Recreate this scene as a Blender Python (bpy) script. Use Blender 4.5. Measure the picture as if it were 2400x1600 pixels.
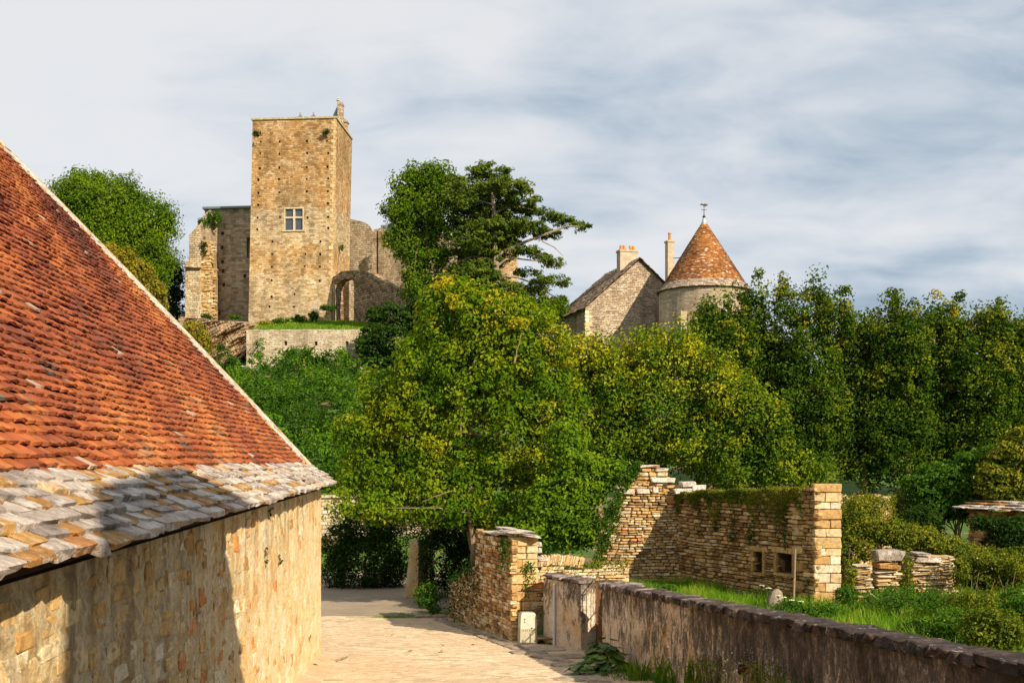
import bpy, math, random
import numpy as np
from mathutils import Vector, Matrix

# ------------------------------------------------------------------ clearing, camera, sky, sun, exposure
for _o in list(bpy.data.objects): bpy.data.objects.remove(_o)
scene = bpy.context.scene
COL = scene.collection
F, CX, HY = 2500.0, 1200.0, 1075.0          # focal length in photo pixels, principal column, horizon row

cam_d = bpy.data.cameras.new('camera')
cam = bpy.data.objects.new('camera', cam_d); COL.objects.link(cam)
cam_d.sensor_width = 36.0; cam_d.lens = 36.0 * F / 2400.0
cam_d.shift_y = (HY - 800.0) / 2400.0
cam_d.clip_start = 0.1; cam_d.clip_end = 12000.0
cam.location = (0, 0, 0); cam.rotation_euler = (math.radians(90), 0, 0)
scene.camera = cam

SUN = Vector((1.0, -1.09, 0.90)).normalized()       # towards the sun
world = bpy.data.worlds.new('World'); scene.world = world; world.use_nodes = True
def build_world():
    nt = world.node_tree; N, L = nt.nodes, nt.links; N.clear()
    out = N.new('ShaderNodeOutputWorld'); bg = N.new('ShaderNodeBackground'); L.new(bg.outputs[0], out.inputs[0])
    bg.inputs['Strength'].default_value = 0.1
    sky = N.new('ShaderNodeTexSky'); sky.sky_type = 'NISHITA'; sky.sun_disc = False
    sky.sun_elevation = math.asin(SUN.z); sky.sun_rotation = math.atan2(SUN.x, SUN.y)
    sky.altitude = 300; sky.air_density = 1.0; sky.dust_density = 1.5
    tc = N.new('ShaderNodeTexCoord'); sep = N.new('ShaderNodeSeparateXYZ'); L.new(tc.outputs['Generated'], sep.inputs[0])
    def m(op, a, b=None, c=None, clamp=False):
        n = N.new('ShaderNodeMath'); n.operation = op; n.use_clamp = clamp
        for i, v in enumerate((a, b, c)):
            if v is None: continue
            if isinstance(v, (int, float)): n.inputs[i].default_value = v
            else: L.new(v, n.inputs[i])
        return n.outputs[0]
    zc = m('ADD', m('MAXIMUM', sep.outputs['Z'], 0.0), 0.30)
    px = m('DIVIDE', sep.outputs['X'], zc); py = m('DIVIDE', sep.outputs['Y'], zc)
    cmb = N.new('ShaderNodeCombineXYZ'); L.new(px, cmb.inputs[0]); L.new(py, cmb.inputs[1])
    def noise(loc, scale, det, rough, dist=0.0, sc=(1, 1, 1), rot=0.0):
        mp = N.new('ShaderNodeMapping'); L.new(cmb.outputs[0], mp.inputs[0])
        mp.inputs['Location'].default_value = loc; mp.inputs['Scale'].default_value = sc; mp.inputs['Rotation'].default_value = (0, 0, rot)
        n = N.new('ShaderNodeTexNoise'); n.inputs['Scale'].default_value = scale; n.inputs['Detail'].default_value = det
        n.inputs['Roughness'].default_value = rough; n.inputs['Distortion'].default_value = dist
        L.new(mp.outputs[0], n.inputs['Vector']); return n.outputs[0]
    def ramp(v, stops):
        r = N.new('ShaderNodeValToRGB'); r.color_ramp.interpolation = 'B_SPLINE'
        e = r.color_ramp.elements
        while len(e) < len(stops): e.new(0.5)
        for i, (p, c) in enumerate(stops): e[i].position = p; e[i].color = (c[0] / 10, c[1] / 10, c[2] / 10, 1)
        L.new(v, r.inputs[0]); k = N.new('ShaderNodeVectorMath'); k.operation = 'SCALE'; k.inputs['Scale'].default_value = 10.0
        L.new(r.outputs[0], k.inputs[0]); return k.outputs[0]
    big = noise((3.3, 1.2, 0), 1.45, 3.0, 0.5, 0.3, (0.95, 1.35, 1), 0.15)
    fine = noise((7.7, 4.1, 2), 4.2, 6.0, 0.52, 0.3, (0.9, 1.4, 1), 0.15)
    # the thicker, greyer bank of cloud lies to the right (towards +x)
    bank = m('MULTIPLY', m('SUBTRACT', sep.outputs['X'], 0.02), 0.62)
    bank2 = m('MULTIPLY', m('SUBTRACT', 0.42, sep.outputs['Z']), 0.25)
    tone = m('SUBTRACT', m('ADD', m('MULTIPLY', big, 1.05), m('MULTIPLY', fine, 1.05)), 0.40)
    tone = m('SUBTRACT', m('SUBTRACT', tone, m('MAXIMUM', bank, -0.04)), bank2)
    cloud = ramp(m('ADD', tone, 0.02), [(0.10, (1.8, 2.4, 3.0)), (0.28, (2.6, 3.2, 3.85)), (0.42, (3.55, 4.0, 4.5)), (0.56, (4.35, 4.6, 4.95)), (0.74, (5.2, 5.25, 5.35))])
    sc_ = N.new('ShaderNodeMix'); sc_.data_type = 'RGBA'
    sc_.inputs[0].default_value = 0.94
    L.new(sky.outputs[0], sc_.inputs[6]); L.new(cloud, sc_.inputs[7])
    L.new(sc_.outputs[2], bg.inputs['Color'])
    return cloud
build_world()

sun_d = bpy.data.lights.new('sun', 'SUN'); sun_d.energy = 5.0; sun_d.angle = math.radians(0.5); sun_d.color = (1.0, 0.86, 0.64)
sun = bpy.data.objects.new('sun', sun_d); COL.objects.link(sun)
sun.rotation_euler = (-SUN).to_track_quat('-Z', 'Y').to_euler(); sun.location = (30, -30, 40)

scene.view_settings.view_transform = 'Standard'; scene.view_settings.look = 'None'
scene.view_settings.gamma = 1.0; scene.view_settings.exposure = 0.66; scene.view_settings.use_curve_mapping = False
scene.cycles.max_bounces = 8; scene.cycles.diffuse_bounces = 3; scene.cycles.transparent_max_bounces = 8

# ------------------------------------------------------------------ helpers
rng = np.random.default_rng(7); random.seed(7)
def P(px, py, D): return Vector(((px - CX) / F * D, D, (HY - py) / F * D))

RP = np.array([(-60, -1.0), (-8, -1.6), (0, -2.0), (8, -2.8), (15, -3.45), (18.5, -3.86), (22, -4.10), (29, -4.40), (38, -4.45), (47, -4.4)])
WLINE = np.array([(-30, 12.3), (9, 4.53), (22.0, 1.90), (23.5, 2.0), (24.3, 0.95), (25.2, 0.3), (29.5, -1.55), (38, -1.6), (46, 1.0), (60, 4.0), (4000, 4.0)])   # (y, x) of the line where garden ground meets road ground
def sm(a, b, v): t = np.clip((v - a) / (b - a), 0, 1); return t * t * (3 - 2 * t)
def gh(x, y):
    x = np.asarray(x, float); y = np.asarray(y, float)
    road = np.interp(y, RP[:, 0], RP[:, 1])
    gard = np.interp(y, [-60, 0, 9, 14, 20, 26, 40, 60, 85, 110, 160, 300], [-0.8, -1.2, -2.45, -2.95, -3.25, -3.35, -3.2, -1.5, 6.0, 8.5, 6.0, -8])
    wl = np.interp(y, WLINE[:, 0], WLINE[:, 1])
    w = sm(-0.02, 0.22, x - wl)
    near = road * (1 - w) + gard * w
    # castle hill on the left
    hillL = np.interp(y, [44, 45.6, 46.4, 50, 60, 70, 97, 98.6, 99.4, 104, 113, 118, 150, 190, 300], [-4.4, -4.4, -1.75, -1.7, -1.0, 0.8, 8.0, 8.3, 12.1, 13.0, 14.55, 14.7, 14.0, 6.0, -8.0])
    wr = sm(-8, 6, x)
    hill = hillL * (1 - wr) + gard * wr
    t = sm(42, 45, y)
    h = near * (1 - t) + hill * t
    # bank on the left end: terrace rock only between the buttress and the keep
    cl = 1 - sm(-25.2, -24.2, x)
    h = np.where((y > 60) & (x < -20), h * (1 - cl) + np.interp(y, [60, 90, 97, 103, 107, 112, 118, 150, 300], [-1.0, 5.8, 7.6, 9.0, 12.3, 14.2, 14.6, 12, -8]) * cl, h)
    far = sm(200, 340, np.sqrt(x * x + y * y))
    h = h * (1 - far) + (-14.0) * far
    return h
def ghf(x, y): return float(gh(x, y))
def G(px, py, lo=3.0, hi=150.0):
    """the ground point seen at a photo pixel"""
    a, b = (px - CX) / F, (HY - py) / F
    ds = np.linspace(lo, hi, 4000); d = b * ds - gh(a * ds, ds)
    k = int(np.argmax(d < 0)); D = ds[k]
    return Vector((a * D, D, ghf(a * D, D)))

def link(ob, parent=None):
    COL.objects.link(ob)
    if parent is not None:
        ob.parent = parent
        ob.matrix_parent_inverse = Matrix.Translation(-WORLD_LOC.get(parent.name, Vector((0, 0, 0))))
    return ob
WORLD_LOC = {}
def thing(name, label, cat, loc=(0, 0, 0), group=None):
    o = bpy.data.objects.new(name, None); COL.objects.link(o); o.location = loc; o.empty_display_size = 0.3
    WORLD_LOC[o.name] = Vector(loc); o['label'] = label; o['category'] = cat
    if group: o['group'] = group
    return o
def tag(o, label, cat, group=None, kind=None):
    o['label'] = label; o['category'] = cat
    if group: o['group'] = group
    if kind: o['kind'] = kind
    return o
def part_of(name, parent):       # an Empty part holding sub-parts
    o = bpy.data.objects.new(name, None); COL.objects.link(o); o.parent = parent
    o.matrix_parent_inverse = Matrix.Translation(-WORLD_LOC.get(parent.name, Vector((0, 0, 0))))
    WORLD_LOC[o.name] = Vector((0, 0, 0)); return o

def mesh_np(name, V, Fq, mat, rnd=None, uv=None, smooth=False):
    """V (n,3), Fq (m,k) all faces the same size"""
    me = bpy.data.meshes.new(name); V = np.asarray(V, np.float32); Fq = np.asarray(Fq, np.int32)
    m, k = Fq.shape
    me.vertices.add(len(V)); me.vertices.foreach_set('co', V.ravel())
    me.loops.add(m * k); me.loops.foreach_set('vertex_index', Fq.ravel())
    me.polygons.add(m); me.polygons.foreach_set('loop_start', np.arange(0, m * k, k, dtype=np.int32))
    me.polygons.foreach_set('loop_total', np.full(m, k, np.int32))
    me.polygons.foreach_set('use_smooth', np.full(m, bool(smooth)))
    me.update(calc_edges=True)
    if rnd is not None:
        a = me.attributes.new('rnd', 'FLOAT', 'FACE'); a.data.foreach_set('value', np.asarray(rnd, np.float32).ravel())
    if uv is not None:
        l = me.uv_layers.new(name='UVMap'); l.data.foreach_set('uv', np.asarray(uv, np.float32).ravel())
    me.materials.append(mat)
    return me
def add_mesh(name, me, parent=None):
    return link(bpy.data.objects.new(name, me), parent)

class MB:
    """general mesh collector with mixed faces"""
    def __init__(s): s.v = []; s.f = []; s.uv = []
    def face(s, pts, uvs=None):
        i = len(s.v); s.v += [tuple(p) for p in pts]; s.f.append(tuple(range(i, i + len(pts))))
        s.uv.append(uvs if uvs else [(p[0] + p[1], p[2]) for p in pts])
    def box(s, c, ax, ay, az):
        """centre and three half-axis vectors"""
        c, ax, ay, az = (Vector(q) for q in (c, ax, ay, az))
        p = [c + ax * i + ay * j + az * k for k in (-1, 1) for j in (-1, 1) for i in (-1, 1)]
        for q in ((0, 2, 3, 1), (4, 5, 7, 6), (0, 1, 5, 4), (2, 6, 7, 3), (0, 4, 6, 2), (1, 3, 7, 5)):
            a, b, d = p[q[0]], p[q[1]], p[q[3]]
            lu = (b - a).length; lv = (d - a).length
            if abs((b - a).normalized().z) > 0.7: uv = [(0, 0), (0, lu), (lv, lu), (lv, 0)]
            else: uv = [(0, 0), (lu, 0), (lu, lv), (0, lv)]
            o = (a.x + a.y, a.z); s.face([p[x] for x in q], [(o[0] + w[0], o[1] + w[1]) for w in uv])
    def bar(s, a, b, r, r2=None, n=6):
        a, b = Vector(a), Vector(b); r2 = r if r2 is None else r2
        d = (b - a).normalized(); x = d.orthogonal().normalized(); y = d.cross(x)
        A = [a + (x * math.cos(t) + y * math.sin(t)) * r for t in [2 * math.pi * k / n for k in range(n)]]
        B = [b + (x * math.cos(t) + y * math.sin(t)) * r2 for t in [2 * math.pi * k / n for k in range(n)]]
        for k in range(n):
            l = (k + 1) % n; s.face([A[k], A[l], B[l], B[k]], [(k / n, 0), ((k + 1) / n, 0), ((k + 1) / n, (b - a).length), (k / n, (b - a).length)])
        s.face(A[::-1]); s.face(B)
    def build(s, name, mat, parent=None, smooth=False):
        me = bpy.data.meshes.new(name); me.from_pydata(s.v, [], s.f)
        l = me.uv_layers.new(name='UVMap'); l.data.foreach_set('uv', np.array([c for f in s.uv for c in f], np.float32).ravel())
        me.materials.append(mat)
        if smooth: me.shade_smooth()
        return add_mesh(name, me, parent)

# ------------------------------------------------------------------ materials
def newmat(name):
    m = bpy.data.materials.new(name); m.use_nodes = True; nt = m.node_tree; nt.nodes.clear()
    out = nt.nodes.new('ShaderNodeOutputMaterial'); return m, nt, out
class NB:
    def __init__(s, nt): s.nt = nt; s.N = nt.nodes; s.L = nt.links
    def math(s, op, a, b=None, clamp=False):
        n = s.N.new('ShaderNodeMath'); n.operation = op; n.use_clamp = clamp
        for i, v in enumerate((a, b)):
            if v is None: continue
            if isinstance(v, (int, float)): n.inputs[i].default_value = v
            else: s.L.new(v, n.inputs[i])
        return n.outputs[0]
    def pos(s, sc=(1, 1, 1)):
        g = s.N.new('ShaderNodeNewGeometry'); m = s.N.new('ShaderNodeMapping'); m.inputs['Scale'].default_value = sc
        s.L.new(g.outputs['Position'], m.inputs[0]); return m.outputs[0]
    def noise(s, vec, scale, det=4, rough=0.55, dist=0.0):
        n = s.N.new('ShaderNodeTexNoise'); n.inputs['Scale'].default_value = scale; n.inputs['Detail'].default_value = det
        n.inputs['Roughness'].default_value = rough; n.inputs['Distortion'].default_value = dist
        s.L.new(vec, n.inputs['Vector']); return n.outputs[0]
    def ramp(s, v, stops, interp='LINEAR'):
        r = s.N.new('ShaderNodeValToRGB'); r.color_ramp.interpolation = interp; e = r.color_ramp.elements
        while len(e) < len(stops): e.new(0.5)
        stops = [(p, (c, c, c) if isinstance(c, (int, float)) else c) for p, c in stops]; mx = max(1.0, max(max(c) for _, c in stops))
        for i, (p, c) in enumerate(stops):
            e[i].position = p; e[i].color = (c[0] / mx, c[1] / mx, c[2] / mx, 1)
        s.L.new(v, r.inputs[0])
        if mx == 1.0: return r.outputs[0]
        k = s.N.new('ShaderNodeVectorMath'); k.operation = 'SCALE'; k.inputs['Scale'].default_value = mx; s.L.new(r.outputs[0], k.inputs[0]); return k.outputs[0]
    def mix(s, f, a, b, mode='MIX'):
        n = s.N.new('ShaderNodeMix'); n.data_type = 'RGBA'; n.blend_type = mode; n.clamp_factor = True
        for i, v in ((0, f), (6, a), (7, b)):
            if isinstance(v, (int, float)): n.inputs[i].default_value = v if i == 0 else (v, v, v, 1)
            elif isinstance(v, tuple): n.inputs[i].default_value = (v[0], v[1], v[2], 1)
            else: s.L.new(v, n.inputs[i])
        return n.outputs[2]
    def attr(s, name='rnd'):
        n = s.N.new('ShaderNodeAttribute'); n.attribute_name = name; return n.outputs['Fac']
    def bump(s, h, st, dist=0.02, nrm=None):
        n = s.N.new('ShaderNodeBump'); n.inputs['Strength'].default_value = st; n.inputs['Distance'].default_value = dist
        s.L.new(h, n.inputs['Height'])
        if nrm is not None: s.L.new(nrm, n.inputs['Normal'])
        return n.outputs[0]
    def finish(s, out, col, rough=0.9, nrm=None, spec=0.3, metal=0.0):
        b = s.N.new('ShaderNodeBsdfPrincipled'); b.inputs['Roughness'].default_value = rough
        b.inputs['Specular IOR Level'].default_value = spec; b.inputs['Metallic'].default_value = metal
        if isinstance(col, tuple): b.inputs['Base Color'].default_value = (*col, 1)
        else: s.L.new(col, b.inputs['Base Color'])
        if nrm is not None: s.L.new(nrm, b.inputs['Normal'])
        s.L.new(b.outputs[0], out.inputs[0])

def mat_piece(name, stops, grain=14.0, bump=0.5, mottled=0.5, lichen=None, rough=0.92, bdist=0.015):
    """stones and tiles: a tint per piece plus grain, blotches and lichen"""
    m, nt, out = newmat(name); b = NB(nt); p = b.pos()
    col = b.ramp(b.attr(), stops)
    n1 = b.noise(p, grain, 6, 0.65); n2 = b.noise(p, grain * 0.23, 4, 0.6)
    col = b.mix(1.0, col, b.ramp(n1, [(0.28, 1 - mottled), (0.5, 0.95), (0.75, 1 + mottled * 0.45)]), 'MULTIPLY')
    col = b.mix(1.0, col, b.ramp(n2, [(0.3, 1 - mottled * 0.55), (0.7, 1.12)]), 'MULTIPLY')
    if lichen:
        for (c, sc, lo, hi, amt) in lichen:
            f = b.ramp(b.noise(p, sc, 5, 0.7), [(lo, 0.0), (hi, amt)]); col = b.mix(f, col, c)
    h = b.math('ADD', n1, b.math('MULTIPLY', b.noise(p, grain * 3.1, 4, 0.7), 0.5))
    b.finish(out, col, rough, b.bump(h, bump, bdist)); return m

def mat_masonry(name, stops, bw=0.42, bh=0.2, mortar=(0.30, 0.24, 0.16), msize=0.018, zones=None, bump=0.8, dist=0.05, pale=0.5):
    """far masonry whose stones are under a few pixels: coursed blocks from UV metres"""
    m, nt, out = newmat(name); b = NB(nt)
    uv = nt.nodes.new('ShaderNodeUVMap'); uv.uv_map = 'UVMap'
    p = b.pos()
    dn = nt.nodes.new('ShaderNodeTexNoise'); dn.inputs['Scale'].default_value = 0.9; dn.inputs['Detail'].default_value = 3; nt.links.new(uv.outputs[0], dn.inputs['Vector'])
    vm = nt.nodes.new('ShaderNodeVectorMath'); vm.operation = 'SCALE'; vm.inputs['Scale'].default_value = dist * 4
    nt.links.new(dn.outputs['Color'], vm.inputs[0])
    va = nt.nodes.new('ShaderNodeVectorMath'); va.operation = 'ADD'; nt.links.new(uv.outputs[0], va.inputs[0]); nt.links.new(vm.outputs[0], va.inputs[1])
    dn2 = nt.nodes.new('ShaderNodeTexNoise'); dn2.inputs['Scale'].default_value = 3.5; dn2.inputs['Detail'].default_value = 2; nt.links.new(uv.outputs[0], dn2.inputs['Vector'])
    vm2 = nt.nodes.new('ShaderNodeVectorMath'); vm2.operation = 'SCALE'; vm2.inputs['Scale'].default_value = bh * .9; nt.links.new(dn2.outputs['Color'], vm2.inputs[0])
    va2 = nt.nodes.new('ShaderNodeVectorMath'); va2.operation = 'ADD'; nt.links.new(va.outputs[0], va2.inputs[0]); nt.links.new(vm2.outputs[0], va2.inputs[1]); va = va2
    br = nt.nodes.new('ShaderNodeTexBrick'); nt.links.new(va.outputs[0], br.inputs['Vector'])
    br.inputs['Scale'].default_value = 1.0; br.inputs['Brick Width'].default_value = bw; br.inputs['Row Height'].default_value = bh
    br.inputs['Mortar Size'].default_value = msize; br.inputs['Mortar Smooth'].default_value = 0.3; br.inputs['Bias'].default_value = 0.0
    br.inputs['Color1'].default_value = (0, 0, 0, 1); br.inputs['Color2'].default_value = (1, 1, 1, 1); br.inputs['Mortar'].default_value = (0.5, 0.5, 0.5, 1)
    br.offset_frequency = 2; br.squash = 0.7; br.squash_frequency = 3
    t = b.math('ADD', b.math('MULTIPLY', br.outputs['Color'], 0.62), b.math('MULTIPLY', b.noise(va.outputs[0], 2.2, 6, 0.8), 0.62)); t = b.math('SUBTRACT', t, 0.10)
    col = b.ramp(t, stops)
    col = b.mix(br.outputs['Fac'], col, mortar)
    big = b.noise(p, 0.22, 5, 0.6)
    col = b.mix(1.0, col, b.ramp(big, [(0.32, 0.66), (0.55, 1.0), (0.7, 1.15)]), 'MULTIPLY')
    st = b.noise(b.pos((1, 1, 0.12)), 1.3, 4, 0.6)
    col = b.mix(1.0, col, b.ramp(st, [(0.3, 0.72), (0.6, 1.05)]), 'MULTIPLY')
    pl = b.ramp(b.noise(p, 1.9, 6, 0.8), [(0.60, 0.0), (0.68, pale)]); col = b.mix(pl, col, (0.56, 0.50, 0.40))
    if zones:                                     # weathered bands at given heights (rusty lichen on the upper keep)
        g = nt.nodes.new('ShaderNodeNewGeometry'); sp = nt.nodes.new('ShaderNodeSeparateXYZ'); nt.links.new(g.outputs['Position'], sp.inputs[0])
        zj = b.math('ADD', sp.outputs['Z'], b.math('MULTIPLY', b.math('SUBTRACT', b.noise(p, 0.5, 4, 0.7), 0.5), 3.0))
        for (z0, z1, c, amt) in zones:
            f1 = b.math('MULTIPLY', b.math('SUBTRACT', zj, z0), 2.0, True); f2 = b.math('MULTIPLY', b.math('SUBTRACT', z1, zj), 2.0, True)
            f = b.math('MULTIPLY', b.math('MULTIPLY', f1, f2), b.ramp(b.noise(p, 0.8, 5, 0.7), [(0.35, amt * 0.35), (0.6, amt)]))
            col = b.mix(f, col, c, 'MULTIPLY')
    h = b.math('SUBTRACT', b.math('MULTIPLY', b.noise(va.outputs[0], 5, 5, 0.7), 0.8), br.outputs['Fac'])
    b.finish(out, col, 0.93, b.bump(h, bump, 0.06)); return m

def mat_plaster(name, base, stops_dark, vs=0.22, near=False, grain=9, bump=0.5, patches=None):
    m, nt, out = newmat(name); b = NB(nt); p = b.pos()
    n1 = b.noise(p, 1.7, 5, 0.65); n2 = b.noise(p, grain, 6, 0.7)
    col = b.ramp(n1, base)
    if patches:
        for (c, sc, lo, hi, a) in patches: col = b.mix(b.ramp(b.noise(p, sc, 5, 0.62, 0.5), [(lo, 0.0), (hi, a)]), col, c)
    st = b.noise(b.pos((1, 1, vs)), 6.5, 8, 0.75, 0.6)
    st2 = b.noise(b.pos((1, 1, .6)), 34, 6, 0.85)
    s = b.math('ADD', b.math('MULTIPLY', st, 0.62), b.math('MULTIPLY', st2, 0.38))
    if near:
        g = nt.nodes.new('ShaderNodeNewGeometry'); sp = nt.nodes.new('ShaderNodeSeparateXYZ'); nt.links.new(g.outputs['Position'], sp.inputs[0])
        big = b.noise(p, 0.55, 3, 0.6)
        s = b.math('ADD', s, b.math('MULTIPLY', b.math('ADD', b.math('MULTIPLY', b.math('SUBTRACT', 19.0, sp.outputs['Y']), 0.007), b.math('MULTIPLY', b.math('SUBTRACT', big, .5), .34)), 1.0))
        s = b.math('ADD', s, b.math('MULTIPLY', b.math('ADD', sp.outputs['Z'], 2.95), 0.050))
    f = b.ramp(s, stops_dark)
    col = b.mix(f, col, (0.030, 0.022, 0.018))
    col = b.mix(1.0, col, b.ramp(n2, [(0.3, 0.72), (0.7, 1.15)]), 'MULTIPLY')
    b.finish(out, col, 0.95, b.bump(b.math('ADD', n2, b.math('MULTIPLY', st2 if near else st, 0.5)), bump, 0.02)); return m

def mat_leaf(name, stops, trans=0.35, patch=0.35, scale=0.5, gloss=0.10):
    m, nt, out = newmat(name); b = NB(nt)
    t = b.math('ADD', b.attr(), b.math('MULTIPLY', b.math('SUBTRACT', b.noise(b.pos(), scale, 3, 0.5), 0.5), patch * 2))
    col = b.ramp(t, stops)
    N, L = nt.nodes, nt.links
    d = N.new('ShaderNodeBsdfDiffuse'); L.new(col, d.inputs[0])
    tcol = b.mix(1.0, col, (1.30, 1.35, 0.40), 'MULTIPLY')
    tr = N.new('ShaderNodeBsdfTranslucent'); L.new(tcol, tr.inputs[0])
    mx = N.new('ShaderNodeMixShader'); mx.inputs[0].default_value = trans; L.new(d.outputs[0], mx.inputs[1]); L.new(tr.outputs[0], mx.inputs[2])
    gl = N.new('ShaderNodeBsdfGlossy'); gl.inputs['Roughness'].default_value = 0.45; gl.inputs[0].default_value = (0.6, 0.65, 0.5, 1)
    lw = N.new('ShaderNodeLayerWeight'); lw.inputs[0].default_value = 0.35
    m2 = N.new('ShaderNodeMixShader'); L.new(b.math('MULTIPLY', lw.outputs['Fresnel'], gloss), m2.inputs[0]); L.new(mx.outputs[0], m2.inputs[1]); L.new(gl.outputs[0], m2.inputs[2])
    L.new(m2.outputs[0], out.inputs[0]); return m

def mat_plain(name, col, rough=0.6, metal=0.0, var=0.15, scale=8, spec=0.4, bump=0.15):
    m, nt, out = newmat(name); b = NB(nt); n = b.noise(b.pos(), scale, 5, 0.65)
    c = b.mix(1.0, b.ramp(n, [(0.3, 1 - var), (0.7, 1 + var)]), col, 'MULTIPLY')
    b.finish(out, c, rough, b.bump(n, bump, 0.01), spec, metal); return m

M = {}
M['tile'] = mat_piece('clay_tile', [(0.0, (0.10, 0.030, 0.018)), (0.2, (0.17, 0.040, 0.018)), (0.42, (0.27, 0.064, 0.020)), (0.65, (0.37, 0.105, 0.026)), (0.86, (0.48, 0.18, 0.05)), (0.93, (0.24, 0.14, 0.09)), (1.0, (0.42, 0.30, 0.22))],
    grain=9, bump=0.5, mottled=0.55, lichen=[((0.10, 0.085, 0.065), 3.6, 0.60, 0.70, 0.8), ((0.62, 0.26, 0.07), 5.0, 0.58, 0.75, 0.5)], rough=0.8)
M['lichen_tile'] = mat_piece('lichen_clay_tile', [(0, (0.07, 0.055, 0.045)), (0.5, (0.14, 0.11, 0.08)), (1, (0.28, 0.11, 0.05))], grain=24, bump=0.6, mottled=0.6)
M['slab'] = mat_piece('stone_slab', [(0, (0.34, 0.28, 0.25)), (0.2, (0.52, 0.43, 0.37)), (0.6, (0.72, 0.62, 0.54)), (0.74, (0.78, 0.70, 0.61)), (0.82, (0.58, 0.33, 0.10)), (0.94, (0.46, 0.22, 0.06)), (1, (0.36, 0.13, 0.05))],
    grain=15, bump=1.0, mottled=0.55, lichen=[((0.16, 0.13, 0.11), 5.5, 0.57, 0.68, 0.5), ((0.80, 0.75, 0.70), 7, 0.54, 0.66, 0.65), ((0.48, 0.27, 0.08), 2.6, 0.60, 0.68, 0.6)], bdist=0.05)
M['mortar'] = mat_plain('lime_mortar', (0.42, 0.32, 0.22), 0.95, var=0.55, scale=12, bump=0.6)
M['rubble'] = mat_piece('rubble_stone', [(0, (0.34, 0.17, 0.06)), (0.25, (0.52, 0.29, 0.10)), (0.5, (0.64, 0.42, 0.17)), (0.75, (0.72, 0.54, 0.29)), (0.92, (0.76, 0.66, 0.49)), (1, (0.62, 0.25, 0.07))],
    grain=15, bump=0.9, mottled=0.6, lichen=[((0.12, 0.08, 0.045), 5.0, 0.56, 0.66, 0.6), ((0.68, 0.60, 0.46), 3.3, 0.55, 0.63, 0.6)])
def mat_barn():
    m, nt, out = newmat('old_lime_render'); b = NB(nt); p = b.pos()
    g = nt.nodes.new('ShaderNodeNewGeometry'); sp = nt.nodes.new('ShaderNodeSeparateXYZ'); nt.links.new(g.outputs['Position'], sp.inputs[0])
    near = b.math('MULTIPLY', b.math('SUBTRACT', 13.0, sp.outputs['Y']), 0.25, True)          # dark brown mottling grows nearer the camera
    n1 = b.noise(p, 2.4, 8, 0.72); n2 = b.noise(p, 9, 8, 0.75); n3 = b.noise(p, 45, 5, 0.75)
    col = b.ramp(n1, [(0.30, (0.62, 0.42, 0.19)), (0.44, (0.73, 0.55, 0.29)), (0.56, (0.78, 0.63, 0.38)), (0.70, (0.80, 0.71, 0.53))])
    col = b.mix(b.ramp(b.noise(p, 1.7, 7, 0.7), [(0.50, 0.0), (0.60, 0.65)]), col, (0.66, 0.36, 0.10))
    col = b.mix(b.ramp(b.noise(b.pos((1, 1, .35)), 3.3, 8, 0.75), [(0.54, 0.0), (0.60, 0.8)]), col, (0.76, 0.67, 0.51))
    dk = b.math('ADD', n2, b.math('MULTIPLY', near, 0.10)); dk = b.math('SUBTRACT', dk, 0.045)
    col = b.mix(b.ramp(dk, [(0.52, 0.0), (0.64, 0.50)]), col, (0.24, 0.135, 0.06))
    col = b.mix(b.ramp(b.noise(p, 20, 6, 0.8), [(0.62, 0.0), (0.68, 0.7)]), col, (0.10, 0.065, 0.035))
    sk = b.noise(b.pos((1, 1, .08)), 4.0, 6, 0.7)                                            # run-off streaks from the eaves
    sk = b.math('MULTIPLY', b.ramp(sk, [(0.50, 0.0), (0.62, 0.75)]), b.math('MULTIPLY', b.math('ADD', sp.outputs['Z'], 2.4), 0.55, True))
    col = b.mix(sk, col, (0.20, 0.13, 0.07))
    col = b.mix(1.0, col, b.ramp(n3, [(0.3, 0.78), (0.7, 1.15)]), 'MULTIPLY')
    b.finish(out, col, 0.95, b.bump(b.math('ADD', b.math('MULTIPLY', n2, 1.4), b.math('MULTIPLY', n3, 0.4)), 1.0, 0.035)); return m
M['render_old'] = mat_barn()
M['drystone'] = mat_piece('dry_stone', [(0, (0.22, 0.115, 0.045)), (0.2, (0.38, 0.205, 0.075)), (0.45, (0.55, 0.34, 0.135)), (0.7, (0.66, 0.46, 0.225)), (0.9, (0.76, 0.63, 0.42)), (1, (0.56, 0.21, 0.06))],
    grain=12, bump=0.9, mottled=0.6, lichen=[((0.085, 0.07, 0.045), 2.4, 0.55, 0.68, 0.65), ((0.10, 0.08, 0.05), 9, 0.58, 0.66, 0.6)], bdist=0.02)
M['quoin'] = mat_piece('dressed_stone', [(0, (0.46, 0.26, 0.09)), (0.4, (0.58, 0.39, 0.18)), (0.8, (0.67, 0.53, 0.33)), (1, (0.72, 0.62, 0.46))], grain=11, bump=0.9, mottled=0.5, lichen=[((0.30, 0.18, 0.08), 3.5, 0.56, 0.68, 0.5), ((0.12, 0.08, 0.04), 8, 0.62, 0.68, 0.6)], bdist=0.02)
M['core'] = mat_plain('earth_core', (0.105, 0.065, 0.035), 1.0, var=0.4, scale=9, bump=0.5)
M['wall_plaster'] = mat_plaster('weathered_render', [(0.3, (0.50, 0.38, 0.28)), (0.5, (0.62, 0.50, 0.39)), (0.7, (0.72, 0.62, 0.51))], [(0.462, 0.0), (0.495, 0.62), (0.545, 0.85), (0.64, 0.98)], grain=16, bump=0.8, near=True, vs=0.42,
    patches=[((0.52, 0.31, 0.10), 0.9, 0.48, 0.66, 0.7)])
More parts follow.
